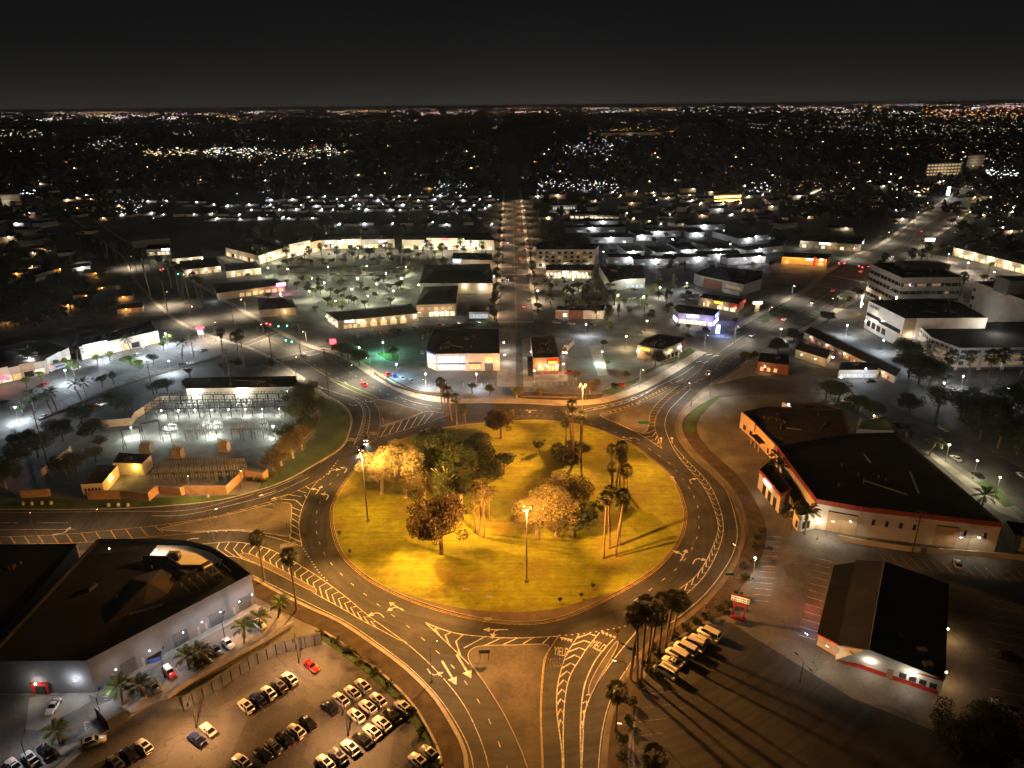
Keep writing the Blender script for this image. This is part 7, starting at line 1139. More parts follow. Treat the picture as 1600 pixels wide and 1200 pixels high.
for i, (x, y, ty, k) in enumerate(sorted(((95, 1165, 1140, 'bright'), (192, 1098, 1088, 'bright'), (228, 1085, 1062, 'feather'), (296, 1045, 1025, 'bright'), (322, 1035, 1012, 'feather'), (382, 1005, 982, 'bright'), (435, 965, 938, 'bright'), (408, 985, 962, 'bright')))): palm(x, y, ty, f'bright feather palm on the showroom strip, {ordn(i)} from the left', k, .95, i, 'palms of the showroom strip', h=3.6)
for i, (x, y, ty) in enumerate(sorted(((1236, 832, 795), (1257, 835, 800), (1217, 745, 715), (1213, 760, 728)))): palm(x, y, ty, f'feather palm beside the store entrance, {ordn(i)} from the left', 'feather', 1.2, i, 'palms at the store')
for i, (x, y, ty) in enumerate(sorted(((1452, 712, 690), (1535, 790, 772), (1415, 690, 672)))): palm(x, y, ty, f'feather palm along the store path, {ordn(i)} from the left', 'feather', 1.2, i, 'palms along the store path')
AVP = [(237, 471, 400), (262, 487, 432), (282, 470, 415), (290, 475, 418), (297, 475, 420), (311, 477, 430), (319, 482, 438), (215, 432, 395), (226, 425, 392), (239, 435, 400), (248, 433, 398), (185, 412, 380), (180, 410, 378), (169, 407, 378), (165, 405, 376), (150, 395, 372), (135, 385, 362), (125, 382, 360), (120, 377, 355), (205, 425, 390), (256, 440, 404), (268, 450, 412), (350, 575, 520), (372, 560, 525), (382, 570, 522)]
for i, (x, y, ty) in enumerate(sorted(AVP)): palm(x, y, ty, f'tall fan palm along the palm avenue, {ordn(i)} from the left', 'fan', 1.25, i, 'palms along the northwest avenue')
for i, (x, y, ty, k) in enumerate(sorted(((55, 645, 617, 'feather'), (82, 648, 620, 'feather'), (90, 645, 612, 'feather'), (128, 628, 600, 'feather'), (135, 622, 598, 'feather'), (118, 592, 570, 'bright'), (285, 562, 537, 'feather'), (303, 558, 528, 'bright'), (124, 580, 548, 'feather'), (205, 550, 530, 'feather')))): palm(x, y, ty, f'feather palm in the strip mall lot, {ordn(i)} from the left', k, 1.1, i, 'palms in the strip mall lot')
for i, (x, y, k) in enumerate(sorted(((36, 650, 'round'), (57, 640, 'round'), (160, 606, 'round'), (178, 600, 'round'), (42, 606, 'bright'), (66, 596, 'bright'), (88, 578, 'bright'), (106, 575, 'bright'), (153, 570, 'bright'), (172, 564, 'bright'), (265, 536, 'bright'), (256, 548, 'bright'), (205, 570, 'bright'), (219, 577, 'bright'), (240, 570, 'round2')))): tree(k, x, y, .95, f'{"dark" if k != "bright" else "lamp-lit"} round tree in the strip mall lot, {ordn(i)} from the left', group='trees in the strip mall lot')
for i, (x, y, k, s_) in enumerate(sorted(((195, 645, 'big', .7), (180, 640, 'bigdark', .6), (130, 665, 'bigdark', .7), (100, 690, 'bigdark', .8), (60, 715, 'bigdark', .8), (25, 735, 'bigdark', .8), (40, 705, 'bigdark', .7), (150, 690, 'bigdark', .7), (160, 705, 'round2', 1.0), (150, 722, 'round2', 1.0), (120, 738, 'bigdark', .6), (105, 750, 'bigdark', .7), (10, 765, 'bigdark', .8), (352, 586, 'round', 1.0), (374, 580, 'round', 1.0), (245, 615, 'bigdark', .5), (262, 612, 'bigdark', .5), (425, 580, 'round', .9), (298, 590, 'round', .8)))): tree(k, x, y, s_, f'dark tree beside the substation and frontage street, {ordn(i)} from the left', group='dark trees around the substation')
for i, (x, y, k, s_) in enumerate(sorted(((475, 640, 'big', .8), (490, 655, 'bigdark', .75), (462, 665, 'big', .85), (445, 700, 'big', .8), (470, 690, 'big', .75), (488, 680, 'bigdark', .65), (440, 728, 'olive', .85), (458, 716, 'olive', .95), (472, 703, 'olive', .9), (428, 738, 'olive', .7), (480, 625, 'bigdark', .7), (465, 640, 'bigdark', .8), (428, 745, 'shrubolive', 1.3), (392, 752, 'shrub', 1.0), (402, 754, 'shrub', 1.0), (412, 755, 'shrub', 1.0)))): tree(k, x, y, s_, f'tree in the thicket between substation and circle, {ordn(i)} from the left', group='thicket beside the substation')
for i, (x, y, ty) in enumerate(sorted(((405, 414, 388), (418, 416, 390), (450, 413, 389), (485, 414, 390), (505, 412, 384), (527, 412, 390), (552, 413, 392), (605, 410, 384), (612, 409, 386), (627, 412, 388), (668, 408, 380), (676, 409, 385), (692, 410, 386), (720, 400, 376), (735, 401, 378), (752, 405, 383), (565, 392, 357), (633, 375, 356)))): palm(x, y, ty, f'fan palm in the shopping-centre car park, {ordn(i)} from the left', 'fan', 1.5, i, 'palms in the shopping-centre car park')
ML_ = [(456, 414, 'round'), (470, 413, 'round'), (488, 416, 'round'), (503, 415, 'round'), (519, 415, 'round'), (537, 414, 'round'), (546, 400, 'bright'), (560, 398, 'big'), (577, 402, 'bigdark'), (585, 396, 'bright'), (595, 412, 'round'), (640, 402, 'big'), (650, 392, 'bright'), (680, 402, 'bright'), (686, 394, 'bright'), (655, 405, 'round2'), (715, 393, 'round'), (706, 390, 'round'), (465, 452, 'round2'), (479, 455, 'bright'), (498, 453, 'round'), (516, 463, 'round'), (527, 466, 'round'), (545, 475, 'round'), (553, 478, 'round'), (566, 456, 'round'), (583, 438, 'round'), (622, 454, 'round'), (520, 438, 'round'), (486, 464, 'bright'), (493, 463, 'bright'), (519, 482, 'bright'), (535, 483, 'bright'), (480, 440, 'bright'), (534, 440, 'bright'), (440, 455, 'bright'), (448, 448, 'bright'), (607, 434, 'round2'), (632, 436, 'round2'), (566, 424, 'bright'), (515, 424, 'bright'), (420, 470, 'round'), (436, 426, 'round'), (425, 410, 'bright')]
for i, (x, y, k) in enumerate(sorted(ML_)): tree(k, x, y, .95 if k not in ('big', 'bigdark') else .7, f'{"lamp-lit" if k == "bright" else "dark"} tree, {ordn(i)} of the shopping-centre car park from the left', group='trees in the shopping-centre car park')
for i, Y in enumerate([G(775, y).y for y in (500, 490, 480, 468, 455, 443, 430, 420, 410, 398, 385, 372, 360, 350, 340)]): tree(('round2', 'round', 'far2')[i % 3], 0, 0, 1.0, f'street tree on the left kerb of the north street, {ordn(i)} from the cross street', group='street trees of the north street', base=Vector((X0-2.6, Y, 0))); tree(('round', 'round2', 'slim')[i % 3], 0, 0, .9, f'street tree on the right kerb of the north street, {ordn(i)} from the cross street', group='street trees of the north street', base=Vector((X1+3.0, Y+4, 0)))
for i, (x, y, k, s_, lb) in enumerate(sorted(((615, 562, 'round2', 1.1, 'leafy tree on the teal-lit planter'), (545, 565, 'big', .8, 'broad tree left of the teal lot, upper'), (562, 572, 'big', .75, 'broad tree left of the teal lot, lower'), (535, 558, 'big', .7, 'tree beside the red panel sign'), (660, 530, 'olive', .45, 'thin amber tree beside the corner store'), (668, 524, 'olive', .45, 'thin amber tree behind the corner store'), (738, 614, 'round2', .8, 'low tree in front of the corner store, left'), (765, 618, 'round2', .8, 'low tree in front of the corner store, right'), (808, 622, 'olive', .45, 'amber tree at the bottom of the drive'), (845, 620, 'olive', .4, 'amber tree in the bed below the burger restaurant, left'), (922, 616, 'olive', .5, 'amber tree in the bed below the burger restaurant, right'), (930, 607, 'olive', .42, 'amber tree beside the burger restaurant drive'), (900, 594, 'olive', .42, 'small amber tree right of the patio'), (950, 520, 'bright', 1.2, 'lamp-lit tree in the cross street behind the burger restaurant'), (943, 545, 'round2', .8, 'tree on the striped path, upper'), (948, 575, 'bright', .8, 'green glowing tree on the striped path'), (978, 596, 'round2', .8, 'dark palm-like tree by the diner drive'), (1024, 575, 'big', .75, 'big dark green tree in front of the diner'), (1018, 570, 'bright', .6, 'small lit tree at the diner door'), (1165, 568, 'olive', .55, 'thin tree on the corner plaza'), (1178, 566, 'round2', .9, 'dark tree by the corner office'), (1215, 555, 'bigdark', .7, 'dark tree over the corner office'), (1240, 535, 'bigdark', .6, 'dark tree by the motel entrance'), (1290, 625, 'big', .8, 'green lit tree by the east street, left'), (1308, 630, 'big', .8, 'green lit tree by the east street, right'), (1340, 645, 'big', .65, 'green tree by the parked cars of the east street'), (1362, 655, 'big', .65, 'green tree next along the east street'), (1340, 470, 'round', 1.3, 'dark tree by the signalled crossing, upper'), (1318, 482, 'round', 1.3, 'dark tree by the signalled crossing, lower'), (1293, 505, 'bigdark', .6, 'dark tree by the right green bars'), (1108, 470, 'bright', .8, 'lamp-lit tree behind the drive-through'), (1060, 512, 'shrub', 1.3, 'shrub in front of the lilac store, left'), (1075, 516, 'round2', .6, 'small tree in front of the lilac store'), (1148, 508, 'round2', .7, 'small tree beside the avenue by the lilac store'), (1100, 520, 'round2', .6, 'small tree near the glowing blue pylon')))): tree(k, x, y, s_, lb)
for i, (x, y, ty) in enumerate(sorted(((1040, 517, 482), (1015, 512, 490), (697, 652, 600), (706, 660, 612), (714, 664, 622), (728, 668, 640), (690, 636, 597)))): palm(x, y, ty, f'lone dark fan palm north of the circle, {ordn(i)} from the left', 'fan', 1.1, i, 'lone palms north of the circle')
for i, (x, y) in enumerate(sorted(((885, 470), (898, 468), (916, 468), (935, 466), (948, 464), (852, 460), (858, 452), (862, 484), (890, 486), (920, 488), (932, 500), (948, 505)))): palm(x, y, 0, f'palm of the cafe car park, {ordn(i)} from the left', 'feather' if i < 5 else 'fan', 1.4, i, 'palms of the cafe car park', h=7.5)
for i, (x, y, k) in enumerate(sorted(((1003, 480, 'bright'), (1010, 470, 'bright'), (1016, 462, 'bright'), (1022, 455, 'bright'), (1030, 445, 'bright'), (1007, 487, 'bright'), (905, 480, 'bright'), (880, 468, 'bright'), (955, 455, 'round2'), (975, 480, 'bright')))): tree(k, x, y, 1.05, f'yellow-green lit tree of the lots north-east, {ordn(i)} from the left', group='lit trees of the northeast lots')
for i in range(16): t = i/15; p = at_frac(offs(bed[:-12], 6.5), t); tree('shrub' if i % 3 else 'shrubolive', 0, 0, .8+.25*(i % 3)/2, f'shrub in the curved hedge of the brown car lot, {ordn(i)} from the bottom', 'shrub', 'shrub', 'shrubs of the curved hedge', base=p)
for i in range(22):
    x, y = ((1175, 880), (1165, 905), (1150, 935), (1125, 955), (1085, 975), (1050, 995), (1180, 860), (1185, 845), (1140, 950), (1100, 968), (1068, 985), (1020, 1020), (1008, 1045), (1000, 1075), (988, 1100), (980, 1130), (975, 1160), (972, 1185), (1160, 890), (1190, 835), (1030, 1045), (1025, 1058))[i]; tree('shrub', x, y, 1.1, f'dark shrub in the bed right of the circle, {ordn(i)} from the left', 'shrub', 'shrub', 'dark shrubs right of the circle')
for i, (x, y, k, s_) in enumerate(sorted(((1420, 590, 'bigdark', 1.0), (1435, 600, 'bigdark', 1.1), (1450, 610, 'bigdark', 1.1), (1410, 560, 'big', .9), (1430, 570, 'big', .95), (1455, 560, 'gum', .7), (1465, 645, 'bigdark', .9), (1500, 655, 'bigdark', .9), (1530, 690, 'bigdark', 1.1), (1560, 700, 'bigdark', 1.2), (1590, 710, 'bigdark', 1.2), (1545, 660, 'bigdark', 1.0), (1580, 640, 'bigdark', 1.0), (1515, 625, 'bigdark', .5), (1570, 625, 'bigdark', .5), (1600, 660, 'bigdark', 1.1), (1420, 648, 'bigdark', .7), (1625, 740, 'bigdark', 1.1), (1500, 1190, 'bigdark', .9), (1545, 1200, 'bigdark', 1.0)))): tree(k, x, y, s_, f'dark tree at the right of the photo, {ordn(i)} from the left', group='dark trees at the right')
for i, (x, y) in enumerate(sorted(((1478, 600), (1540, 600), (1560, 595), (1590, 600), (1510, 600)))): palm(x, y, 0, f'dark palm before the parking structure, {ordn(i)} from the left', 'fan', 1.6, i, 'palms before the parking structure', h=13)
for i, (x, y) in enumerate(sorted(((1378, 425), (1425, 420), (1437, 420), (1448, 408), (1500, 460), (1545, 470), (1370, 440), (1440, 395)))): palm(x, y, 0, f'dark palm around the office blocks, {ordn(i)} from the left', 'fan', 1.7, i, 'palms around the offices', h=12)
for i, (x, y, k) in enumerate(sorted(((1545, 425, 'bright'), (1535, 445, 'bright'), (1455, 402, 'bright'), (1590, 405, 'bright'), (1480, 395, 'bright')))): tree(k, x, y, 1.4, f'lit tree in the bright lot behind the offices, {ordn(i)} from the left', group='lit trees behind the offices')

# ================================================================== the town behind: apartments, homes, trees, lights
rg = random.Random(99)
def home(base, rz, w_, d_, h, label, group, wall='stucco', roof='rooftile', lamp=None, power=0, colr=COOL, rise=1.6, name='house', win='windim'):
    u, v = Vector((math.cos(rz), math.sin(rz), 0)), Vector((-math.sin(rz), math.cos(rz), 0)); pts = [base+u*(a*w_/2)+v*(b*d_/2)+Vector((0, 0, h)) for a, b in ((-1, -1), (1, -1), (1, 1), (-1, 1))]
    o = gable(name, label, None, h, rise, wall, roof, pts=pts, group=group);     p0, p1 = gp(o, 0), gp(o, 1)
    windows(o, p0, p1, 3, 1.0, 2.2, win, .1, .9, .4, frame=False)
    if lamp: wall_lamp(o, p0, p1, rg.uniform(.2, .8), h-.4, colr, power, lamp, .38, 1.4)
    return o
k = 0
for (x, y, w_, d_, rz) in ((955, 378, 40, 13, .02), (1000, 372, 16, 30, .1), (1035, 368, 34, 14, .05), (985, 397, 16, 30, .1), (1030, 398, 18, 34, .15), (1065, 394, 16, 34, .15), (1110, 392, 18, 40, .2), (975, 410, 26, 12, .0), (1020, 413, 34, 12, .0), (1070, 410, 34, 12, .05), (1120, 405, 34, 12, .1), (1080, 368, 16, 30, .1), (1145, 375, 18, 44, .3), (1185, 395, 44, 14, .5), (1160, 410, 34, 12, .2), (1100, 358, 40, 14, .1), (930, 362, 60, 12, .02), (930, 352, 64, 14, .02), (1180, 375, 40, 14, .5)):
    home(G(x, y), rz, w_, d_, 5.6, f'two-storey apartment house with cool white lamps north-east, {ordn(k)} from the left', 'apartment houses with cool lamps', 'whitewall', 'roofdark', 'cool', 2600, (.80, .90, 1), 1.6, 'apartment_house', 'winwhite'); k += 1
for i, (x, y) in enumerate(sorted(((942, 404), (990, 404), (1036, 402), (1085, 402), (1118, 400), (1163, 416), (1140, 392), (1005, 384), (1050, 384), (1095, 378), (975, 388), (1185, 412), (1130, 370)))): lot_lamp(x, y, f'bluish lamp in the apartment courts, {ordn(i)} from the left', 6, (.75, .87, 1), 2200, 'cool', 'lamps of the apartment courts', .55)
k = 0
for y, x0, x1, st in ((344, 330, 500, 17), (337, 190, 390, 22), (330, 400, 770, 19), (323, 300, 780, 22), (316, 210, 330, 24), (315, 420, 770, 21), (308, 480, 780, 23), (352, 520, 770, 30)):
    x = x0
    while x < x1:
        g = G(x+rg.uniform(-4, 4), y+rg.uniform(-1.5, 1.5)); lit = k % 3 != 2
        home(g, rg.choice((.08, .08, 1.2, 1.45))+rg.uniform(-.12, .12), rg.uniform(10, 19), 7, 3.0, 'white-lamped low home in the rows behind the shopping centre' if lit else 'unlit low home in the rows behind the shopping centre', 'lamp-lit homes behind the shopping centre' if lit else 'unlit homes behind the shopping centre', 'whitewall', 'roofdark', rg.choice(('cool', 'cool', 'wht')) if lit else None, 900 if k % 2 == 0 else 0, (.72, .84, 1), 1.0, 'low_home', 'windim'); k += 1; x += st*rg.uniform(.85, 1.2)
def free(x, y):
    if X0-8 < x < X1+12: return False
    for a, b in ((ne_w, 40), (av_w, 40)):
        for p in a[::3]:
            if abs(p.x-x) < b and abs(p.y-y) < b: return False
    return True
k = 0
while k < 150:
    px, py = rg.uniform(5, 1595), rg.uniform(215, 400); g = G(px, py)
    if py > 350 and (330 < px < 1230 or px > 1240): continue
    if py > 300 and 190 < px < 790: continue
    if not free(g.x, g.y): continue
    wl_ = rg.random() < .55; home(g, rg.uniform(-.3, .3), rg.uniform(11, 17), rg.uniform(9, 12), 3.1, 'house with a porch lamp among the dark trees of the suburb' if wl_ else 'unlit house among the dark trees of the suburb', 'suburban houses with porch lamps' if wl_ else 'unlit suburban houses', rg.choice(('stucco', 'tanwall')), 'rooftile', rg.choice(('hat', 'wht', 'orange', 'hat')) if wl_ else None, 900 if k % 3 == 0 else 0, rg.choice((WARM, WHITE, HPS)), 1.8, 'suburban_house', 'windim' if wl_ else 'glass'); k += 1
k = 0
while k < 240:
    px, py = rg.uniform(0, 1600), rg.uniform(262, 480); g = G(px, py)
    if py > 345 and not (px < 190-(py-345)*.2 or px > 1330 and py < 400 or 1200 < px < 1260 and py < 385): continue
    if py <= 345 and 330 < px < 780 and rg.random() < .25: continue
    if not free(g.x, g.y): continue
    tree(rg.choice(('far', 'far2', 'far')), 0, 0, rg.uniform(.8, 1.5), 'dark tree among the suburban houses', 'garden_tree', group='dark trees of the suburb', base=g); k += 1
def clear(g, m=3.0):
    if not free(g.x, g.y): return False
    for P_ in FOOT:
        xs = [q.x for q in P_]; ys = [q.y for q in P_]
        if min(xs)-m < g.x < max(xs)+m and min(ys)-m < g.y < max(ys)+m: return False
    return True
k = 0
while k < 105:
    px, py = rg.choice(((rg.uniform(1195, 1600), rg.uniform(285, 392)), (rg.uniform(830, 1240), rg.uniform(300, 356)), (rg.uniform(0, 190), rg.uniform(300, 440)))); g = G(px, py)
    if px > 1340 and py > 365 or px > 1245 and 360 < py and px < 1345 or not clear(g, 9): continue
    wl_ = rg.random() < (.35 if px < 200 else .8); lr = 'left of the palm avenue' if px < 200 else 'beside the upper northeast avenue' if px > 1195 else 'beyond the apartment courts'
    home(g, rg.choice((.1, .6, 1.2))+rg.uniform(-.2, .2), rg.uniform(12, 24), rg.uniform(9, 13), rg.choice((3.2, 3.4, 5.8)), f'lamp-lit building {lr}' if wl_ else f'unlit dark building {lr}', f'{"lamp-lit" if wl_ else "unlit"} buildings {lr}', rg.choice(('stucco', 'whitewall', 'tanwall')), 'roofdark', rg.choice(('wht', 'hat', 'cool')) if wl_ else None, 1600 if wl_ else 0, rg.choice((WARM, WHITE, COOL)), 1.5, 'side_street_building', 'windim'); k += 1
k = 0
while k < 95:
    px, py = rg.uniform(0, 335), rg.uniform(398, 528); g = G(px, py)
    if py > 545-px*.22-18 and px < 250 or px > 250 and py > 500 or not clear(g, 4): continue
    if any(abs(q.x-g.x) < 16 and abs(q.y-g.y) < 16 for q in av_w+av_e): continue
    if px > 200 and py < 490: continue
    tree(rg.choice(('far', 'far2', 'bigdark')), 0, 0, rg.uniform(.7, 1.15), 'dark tree in the unlit gardens left of the palm avenue', 'garden_tree', group='dark trees left of the palm avenue', base=g); k += 1
for i, (x, y) in enumerate(sorted(((137, 465), (190, 468), (40, 430), (96, 424), (170, 452), (120, 480), (205, 486), (60, 470), (20, 500), (150, 430)))): home(G(x, y), rg.uniform(-.2, .6), 15, 10, 3.2, f'dark house with an orange porch lamp left of the palm avenue, {ordn(i)} from the left', 'houses with orange porch lamps', 'tanwall', 'rooftile', 'orange', 900, (1, .5, .12), 1.8, 'garden_house', 'windim')
for side, x0, x1, n_ in (('left', 330, 770, 85), ('right', 838, 1240, 95)):
    k = 0
    while k < n_:
        px, py = rg.uniform(x0, x1), rg.uniform(352, 505); g = G(px, py)
        if not clear(g, 2.0) or (G(800, 518).y < g.y < G(800, 497).y): continue
        t_ = rg.choice(('round', 'round2', 'bright', 'round2', 'slim', 'round')); lit = t_ == 'bright'
        tree(t_, 0, 0, rg.uniform(.6, 1.1), f'{"yellow-green" if lit else "dark slim" if t_ == "slim" else "dark round"} tree in the lots {side} of the north street', group=f'{"yellow-green" if lit else "dark slim" if t_ == "slim" else "dark round"} trees {side} of the north street', base=g); k += 1
def hedge(label, pts, wd=1.4, ht=1.3):
    q = resample(GS(pts), 1.6); rnd = random.Random(len(label)); o = thing('hedge', label, 'hedge', q[0], 'clipped hedges'); b = MB(); leaf_cloud(b, [((p_.x, p_.y, ht*.55), 1.0, wd*.5, ht*.5) for p_ in q], len(q)*26, .38, rnd); b.build('foliage', M['leafdark'], o); MB().kerb([p_ for p_ in q], -wd*.3, wd*.3, 0, ht*.5).build('stems', M['bark'], o); return o
hedge('long dark hedge across the shopping-centre car park, upper', [(452, 418), (560, 417), (640, 417)]); hedge('long dark hedge across the shopping-centre car park, lower', [(470, 432), (560, 431), (632, 431)]); hedge('hedge along the front of the corner store lot', [(585, 585), (615, 603), (650, 614), (700, 620)]); hedge('hedge along the front of the burger restaurant lot', [(815, 620), (860, 621), (905, 622)]); hedge('hedge along the lower edge of the strip mall lot', [(345, 558), (260, 582), (175, 609), (60, 658)]); hedge('hedge beside the diner wall', [(1035, 571), (1060, 560), (1078, 551)]); hedge('hedge left of the north street mouth', [(776, 502), (774, 490), (772, 475)], 2.2, 2.2); hedge('hedge along the east edge of the brown car lot bed', [(520, 1000), (560, 1024), (600, 1052)], .9, .7)
for i, (x, y, c_, lit, d) in enumerate(sorted(((1225, 500, 'white', 'tail', 1), (1175, 525, 'silver', 'head', -1), (1345, 425, 'white', 'tail', 1), (1358, 417, 'red', 'tail', 1), (1395, 402, 'black', 'head', -1), (1440, 362, 'white', 'tail', 1), (1490, 322, 'white', 'head', -1), (1270, 474, 'black', 'head', -1)))): car('sedan', c_, x, y, x+12*d, y-8*d, f'{c_} car with {"red tail" if lit == "tail" else "white head"} lights on the northeast avenue, {ordn(i)} from the circle', RD, lit)
for i in range(5): car('sedan', ('white', 'black', 'silver', 'grey', 'red')[i], 0, 0, 0, 0, f'{("white", "black", "silver", "grey", "red")[i]} car driving on the north street, {ordn(i)} from the cross street', RD, 'head' if i % 2 else 'tail', base=Vector((X0+5.2 if i % 2 else X1-5.2, G(800, 480).y+i*75, 0)), rz=PI if i % 2 else 0)
# mid-rise and larger far buildings
for i, (px_, h, lb, m_) in enumerate(sorted((([(1448, 256), (1505, 254), (1507, 250), (1450, 251)], 22, 'far pale mid-rise with rows of windows beyond the northeast avenue', 'winwarm'), ([(1513, 243), (1540, 242), (1540, 240), (1513, 240)], 24, 'far grey mid-rise next to the avenue bend', 'windim'), ([(1115, 305), (1160, 303), (1162, 299), (1118, 300)], 10, 'far hall with an amber-lit wall', 'orange'), ([(1265, 300), (1285, 292), (1288, 290), (1262, 297)], 8, 'far low hall with a bright end', 'wincream'), ([(858, 322), (900, 321), (902, 318), (860, 318)], 8, 'far school block with white lights', 'winwhite'), ([(888, 335), (970, 338), (968, 330), (890, 331)], 7, 'far dark-roofed hall with a row of cream windows', 'wincream'), ([(0, 305), (30, 303), (30, 298), (0, 299)], 16, 'far pale tower at the left edge', 'windim'), ([(935, 208), (1035, 206), (1036, 204), (936, 205)], 12, 'far long hall with olive-lit front', 'windim')))):
    o = block('far_building', lb, px_, h, 'bandgrey', 'roofdark', .5, units=0, group='far large buildings'); p0, p1 = G(*px_[0], h), G(*px_[1], h)
    for z in range(1, int(h/5)+1): windows(o, p0, p1, 10, h-z*5+1, h-z*5+3.4, m_, .03, .97, .7, frame=False)
    lamp_light(o, (p0+p1)/2+Vector((0, -10, -h*.5))-o.location, (1, .5, .12) if m_ == 'orange' else (1, .9, .7), 2500)
LC = [emit('city_warm', (1, .66, .30), 2.6), emit('city_white', (1, .93, .82), 3.0), emit('city_cool', (.74, .84, 1), 3.0), emit('city_orange', (1, .36, .06), 3.0), emit('city_pink', (1, .40, .75), 2.4), emit('city_red', (1, .10, .05), 2.6), emit('city_green', (.25, 1, .5), 2.4), emit('city_dim', (1, .62, .28), .7)]
LC += [emit('far_'+n_, c_, s_) for n_, c_, s_ in (('warm', (1, .66, .30), 5), ('white', (1, .93, .82), 4), ('cool', (.74, .84, 1), 5), ('orange', (1, .36, .06), 6), ('pink', (1, .40, .75), 3), ('red', (1, .10, .05), 5), ('green', (.25, 1, .5), 4), ('dim', (1, .72, .45), 2))]
lb_ = MB()
def glow(px, py, mi, s=1.0, wide=1.0, z=5):
    g = G(px, py); d = math.hypot(g.x, g.y); a = max(.32, d/2000)*s; mi += 8 if d > 7500 else 0; lb_.box(g.x-a*wide, g.y-a*.5, z-a*.5, g.x+a*wide, g.y+a*.5, z+a*.5, mi)
for k in range(120):                                                       # lamps strung along the streets of the suburbs
    px, py = rg.uniform(-10, 1610), 190+(rg.random()**1.4)*150; g = G(px, py); ax = rg.random() < .6; n_ = rg.randrange(3, 10); st = rg.uniform(40, 75); mi = rg.choice((0, 0, 1, 2, 3, 7, 7, 7, 7)); sz = rg.choice((.5, .6, .8))
    if py > 318 and 190 < px < 1240: continue
    for i in range(n_):
        if rg.random() < .25 or not free(g.x+(i*st if ax else 0), g.y+(0 if ax else i*st)): continue
        gx, gy = g.x+(i*st if ax else rg.gauss(0, 4)), g.y+(rg.gauss(0, 4) if ax else i*st); d = math.hypot(gx, gy); a = max(.32, d/2100)*sz; z = rg.uniform(4, 8); lb_.box(gx-a, gy-a*.5, z-a*.5, gx+a, gy+a*.5, z+a*.5, mi)
for i in range(300):                                                       # porch and window lights
    py = 186+(rg.random()**1.3)*175; px = rg.uniform(-10, 1610); g = G(px, py)
    if py > 320 and 190 < px < 1240 or not free(g.x, g.y): continue
    glow(px, py, rg.choice((0, 1, 2, 3, 7, 7, 7, 7, 7, 7)), rg.choice((.4, .5, .7, 1.1)), z=rg.uniform(2, 7))
def HZ(px): return 172.4-.0096*px
for k in range(95):                                                        # lit streets and districts strung along the horizon
    cx = rg.uniform(-20, 1620); cy = HZ(cx)+4.2+abs(rg.gauss(0, 1))*6; wd = rg.uniform(8, 55); mm = rg.choice(((0, 1, 7), (1, 2, 7), (4, 1, 7), (4, 4, 0), (3, 0, 7), (2, 4, 7), (7, 0, 0)))
    for i in range(rg.randrange(6, 26)): glow(rg.gauss(cx, wd*.5), max(HZ(cx)+3.9, cy+rg.gauss(0, .6)), rg.choice(mm), rg.uniform(.5, 1.1), rg.choice((1, 1, 2)), rg.uniform(6, 30))
for i in range(520): px = rg.uniform(-10, 1610); glow(px, HZ(px)+4.0+abs(rg.gauss(0, 1))*9, rg.choice((0, 1, 2, 3, 4, 5, 7, 7, 7)), rg.uniform(.5, .9), 1, rg.uniform(4, 25))
def cluster(x0, x1, y0, y1, n, mats, s=1.0, wide=1.5):
    for _ in range(n): glow(rg.uniform(x0, x1), rg.gauss((y0+y1)/2, (y1-y0)/3.2), rg.choice(mats), s*rg.uniform(.5, 1.2), rg.uniform(.8, wide), rg.uniform(2, 9))
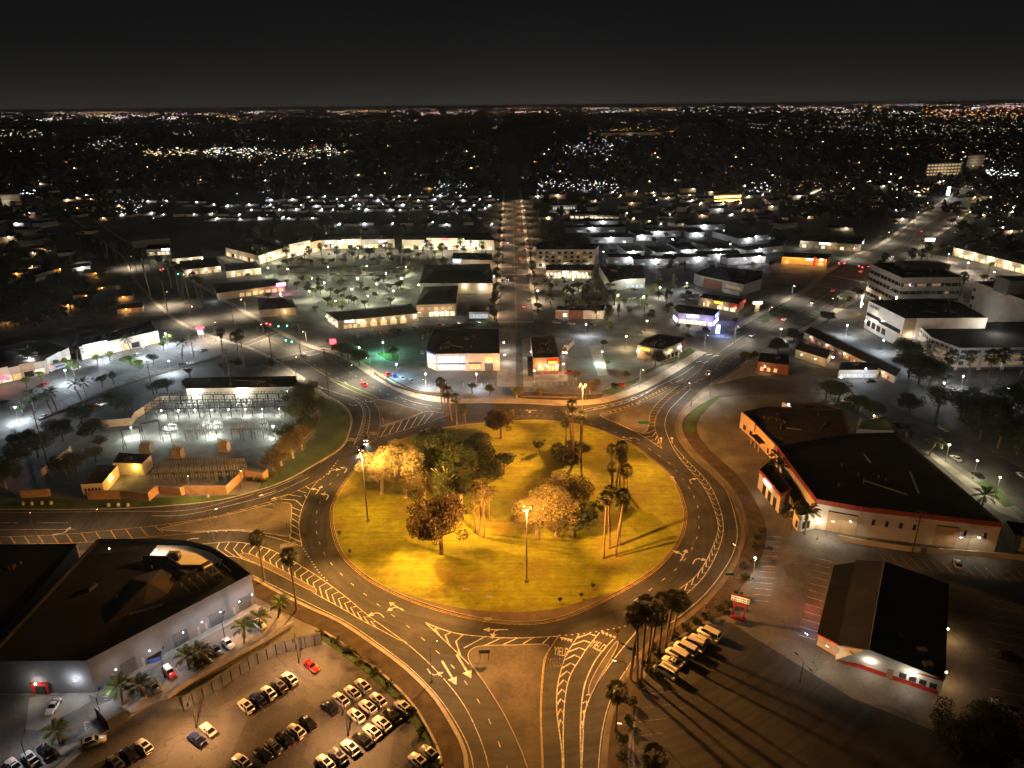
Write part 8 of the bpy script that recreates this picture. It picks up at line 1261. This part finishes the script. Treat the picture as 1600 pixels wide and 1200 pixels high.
cluster(225, 310, 236, 246, 90, (0, 1, 0, 7), .8, 4); cluster(318, 400, 234, 246, 110, (1, 2, 0, 1), 1.0, 2.5); cluster(400, 540, 233, 249, 150, (0, 1, 1, 7), .9, 3); cluster(470, 500, 234, 240, 8, (6, 5), 1.2, 3); cluster(1440, 1600, 168, 186, 130, (3, 3, 7, 0, 5), .85, 2); cluster(1280, 1600, 180, 186, 110, (1, 0, 7), .6, 2); cluster(1200, 1600, 192, 212, 220, (1, 1, 7, 0, 7), .6, 2); cluster(880, 960, 222, 244, 80, (1, 2, 2, 4), .8, 2); cluster(920, 1060, 202, 212, 90, (0, 7, 7, 3), .6, 3); cluster(840, 970, 286, 306, 110, (2, 2, 1, 1), .9, 2); cluster(1540, 1590, 268, 282, 40, (1, 1, 2), 1.1, 2); cluster(1470, 1600, 240, 262, 50, (1, 0, 7), .7, 2); cluster(135, 200, 216, 232, 30, (2, 1, 1), .6, 3); cluster(0, 70, 206, 216, 30, (1, 0), .6, 3); cluster(270, 300, 208, 212, 12, (2, 4), .6, 2); cluster(30, 60, 305, 316, 14, (2, 2, 1), 1.6, 1.2); cluster(680, 730, 292, 304, 24, (2, 1, 6), 1.1, 1.2); cluster(1170, 1200, 292, 306, 18, (1, 2), 1.4, 1.2); cluster(180, 260, 315, 345, 36, (2, 1), .9, 1.3); cluster(400, 780, 298, 350, 130, (2, 2, 2, 1, 0), .9, 1.1); cluster(1200, 1330, 285, 320, 50, (0, 1, 3), .8, 1.5); cluster(1390, 1450, 298, 306, 30, (0, 3, 1), 1.0, 1.5); cluster(1490, 1600, 300, 370, 40, (1, 0, 7), .8, 1.2)
cl_ = lb_.build('distant_city_lights', LC); tag(cl_, 'countless small lights of the city out to the horizon', 'city lights', kind='stuff')
tm = MB()
for i in range(11000):                                                     # the dark mass of treetops of the far suburbs
    py = 178+(rg.random()**2.0)*165; px = rg.uniform(-20, 1620); g = G(px, py); d = math.hypot(g.x, g.y)
    if (py > 296 and 180 < px < 1240) or not free(g.x, g.y): continue
    r_ = rg.uniform(2.5, 5.5)*(1 if d < 2500 else 2.0); h_ = rg.uniform(4, 9); a0 = rg.uniform(0, 6.28); n0 = len(tm.v); q = 5
    for zz, rr_ in ((.8, .55), (h_*.5, 1.0), (h_*.85, .62)):
        for j in range(q): t = a0+2*PI*j/q+zz; e_ = r_*rr_*rg.uniform(.7, 1.25); tm.v.append((g.x+math.cos(t)*e_, g.y+math.sin(t)*e_, zz+rg.uniform(-.4, .4)))
    tm.v.append((g.x, g.y, h_))
    for lv in range(2):
        for j in range(q): a = n0+lv*q; tm.f.append((a+j, a+(j+1) % q, a+q+(j+1) % q, a+q+j)); tm.m.append(0)
    for j in range(q): tm.f.append((n0+2*q+j, n0+2*q+(j+1) % q, n0+3*q)); tm.m.append(0)
tag(tm.build('distant_treetops', mat('treetop_mass', (.022, .030, .014), .95, .5, .15, 1.0)), 'dark mass of treetops over the far suburbs', 'treetops', kind='stuff')

# ================================================================== night air
hz_ = MB().box(-30000, -1500, -1, 30000, 45000, H+8).build('haze', None); tag(hz_, 'thin night haze over the whole town', 'haze', kind='stuff')
hm = bpy.data.materials.new('night_haze'); hm.use_nodes = True; hn = hm.node_tree; hn.nodes.clear(); ho = hn.nodes.new('ShaderNodeOutputMaterial'); hv = hn.nodes.new('ShaderNodeVolumePrincipled')
hv.inputs['Color'].default_value = (.95, .93, .90, 1); hv.inputs['Density'].default_value = 7.5e-5; hv.inputs['Anisotropy'].default_value = .85; hn.links.new(hv.outputs[0], ho.inputs['Volume'])
hz_.data.materials.clear(); hz_.data.materials.append(hm)
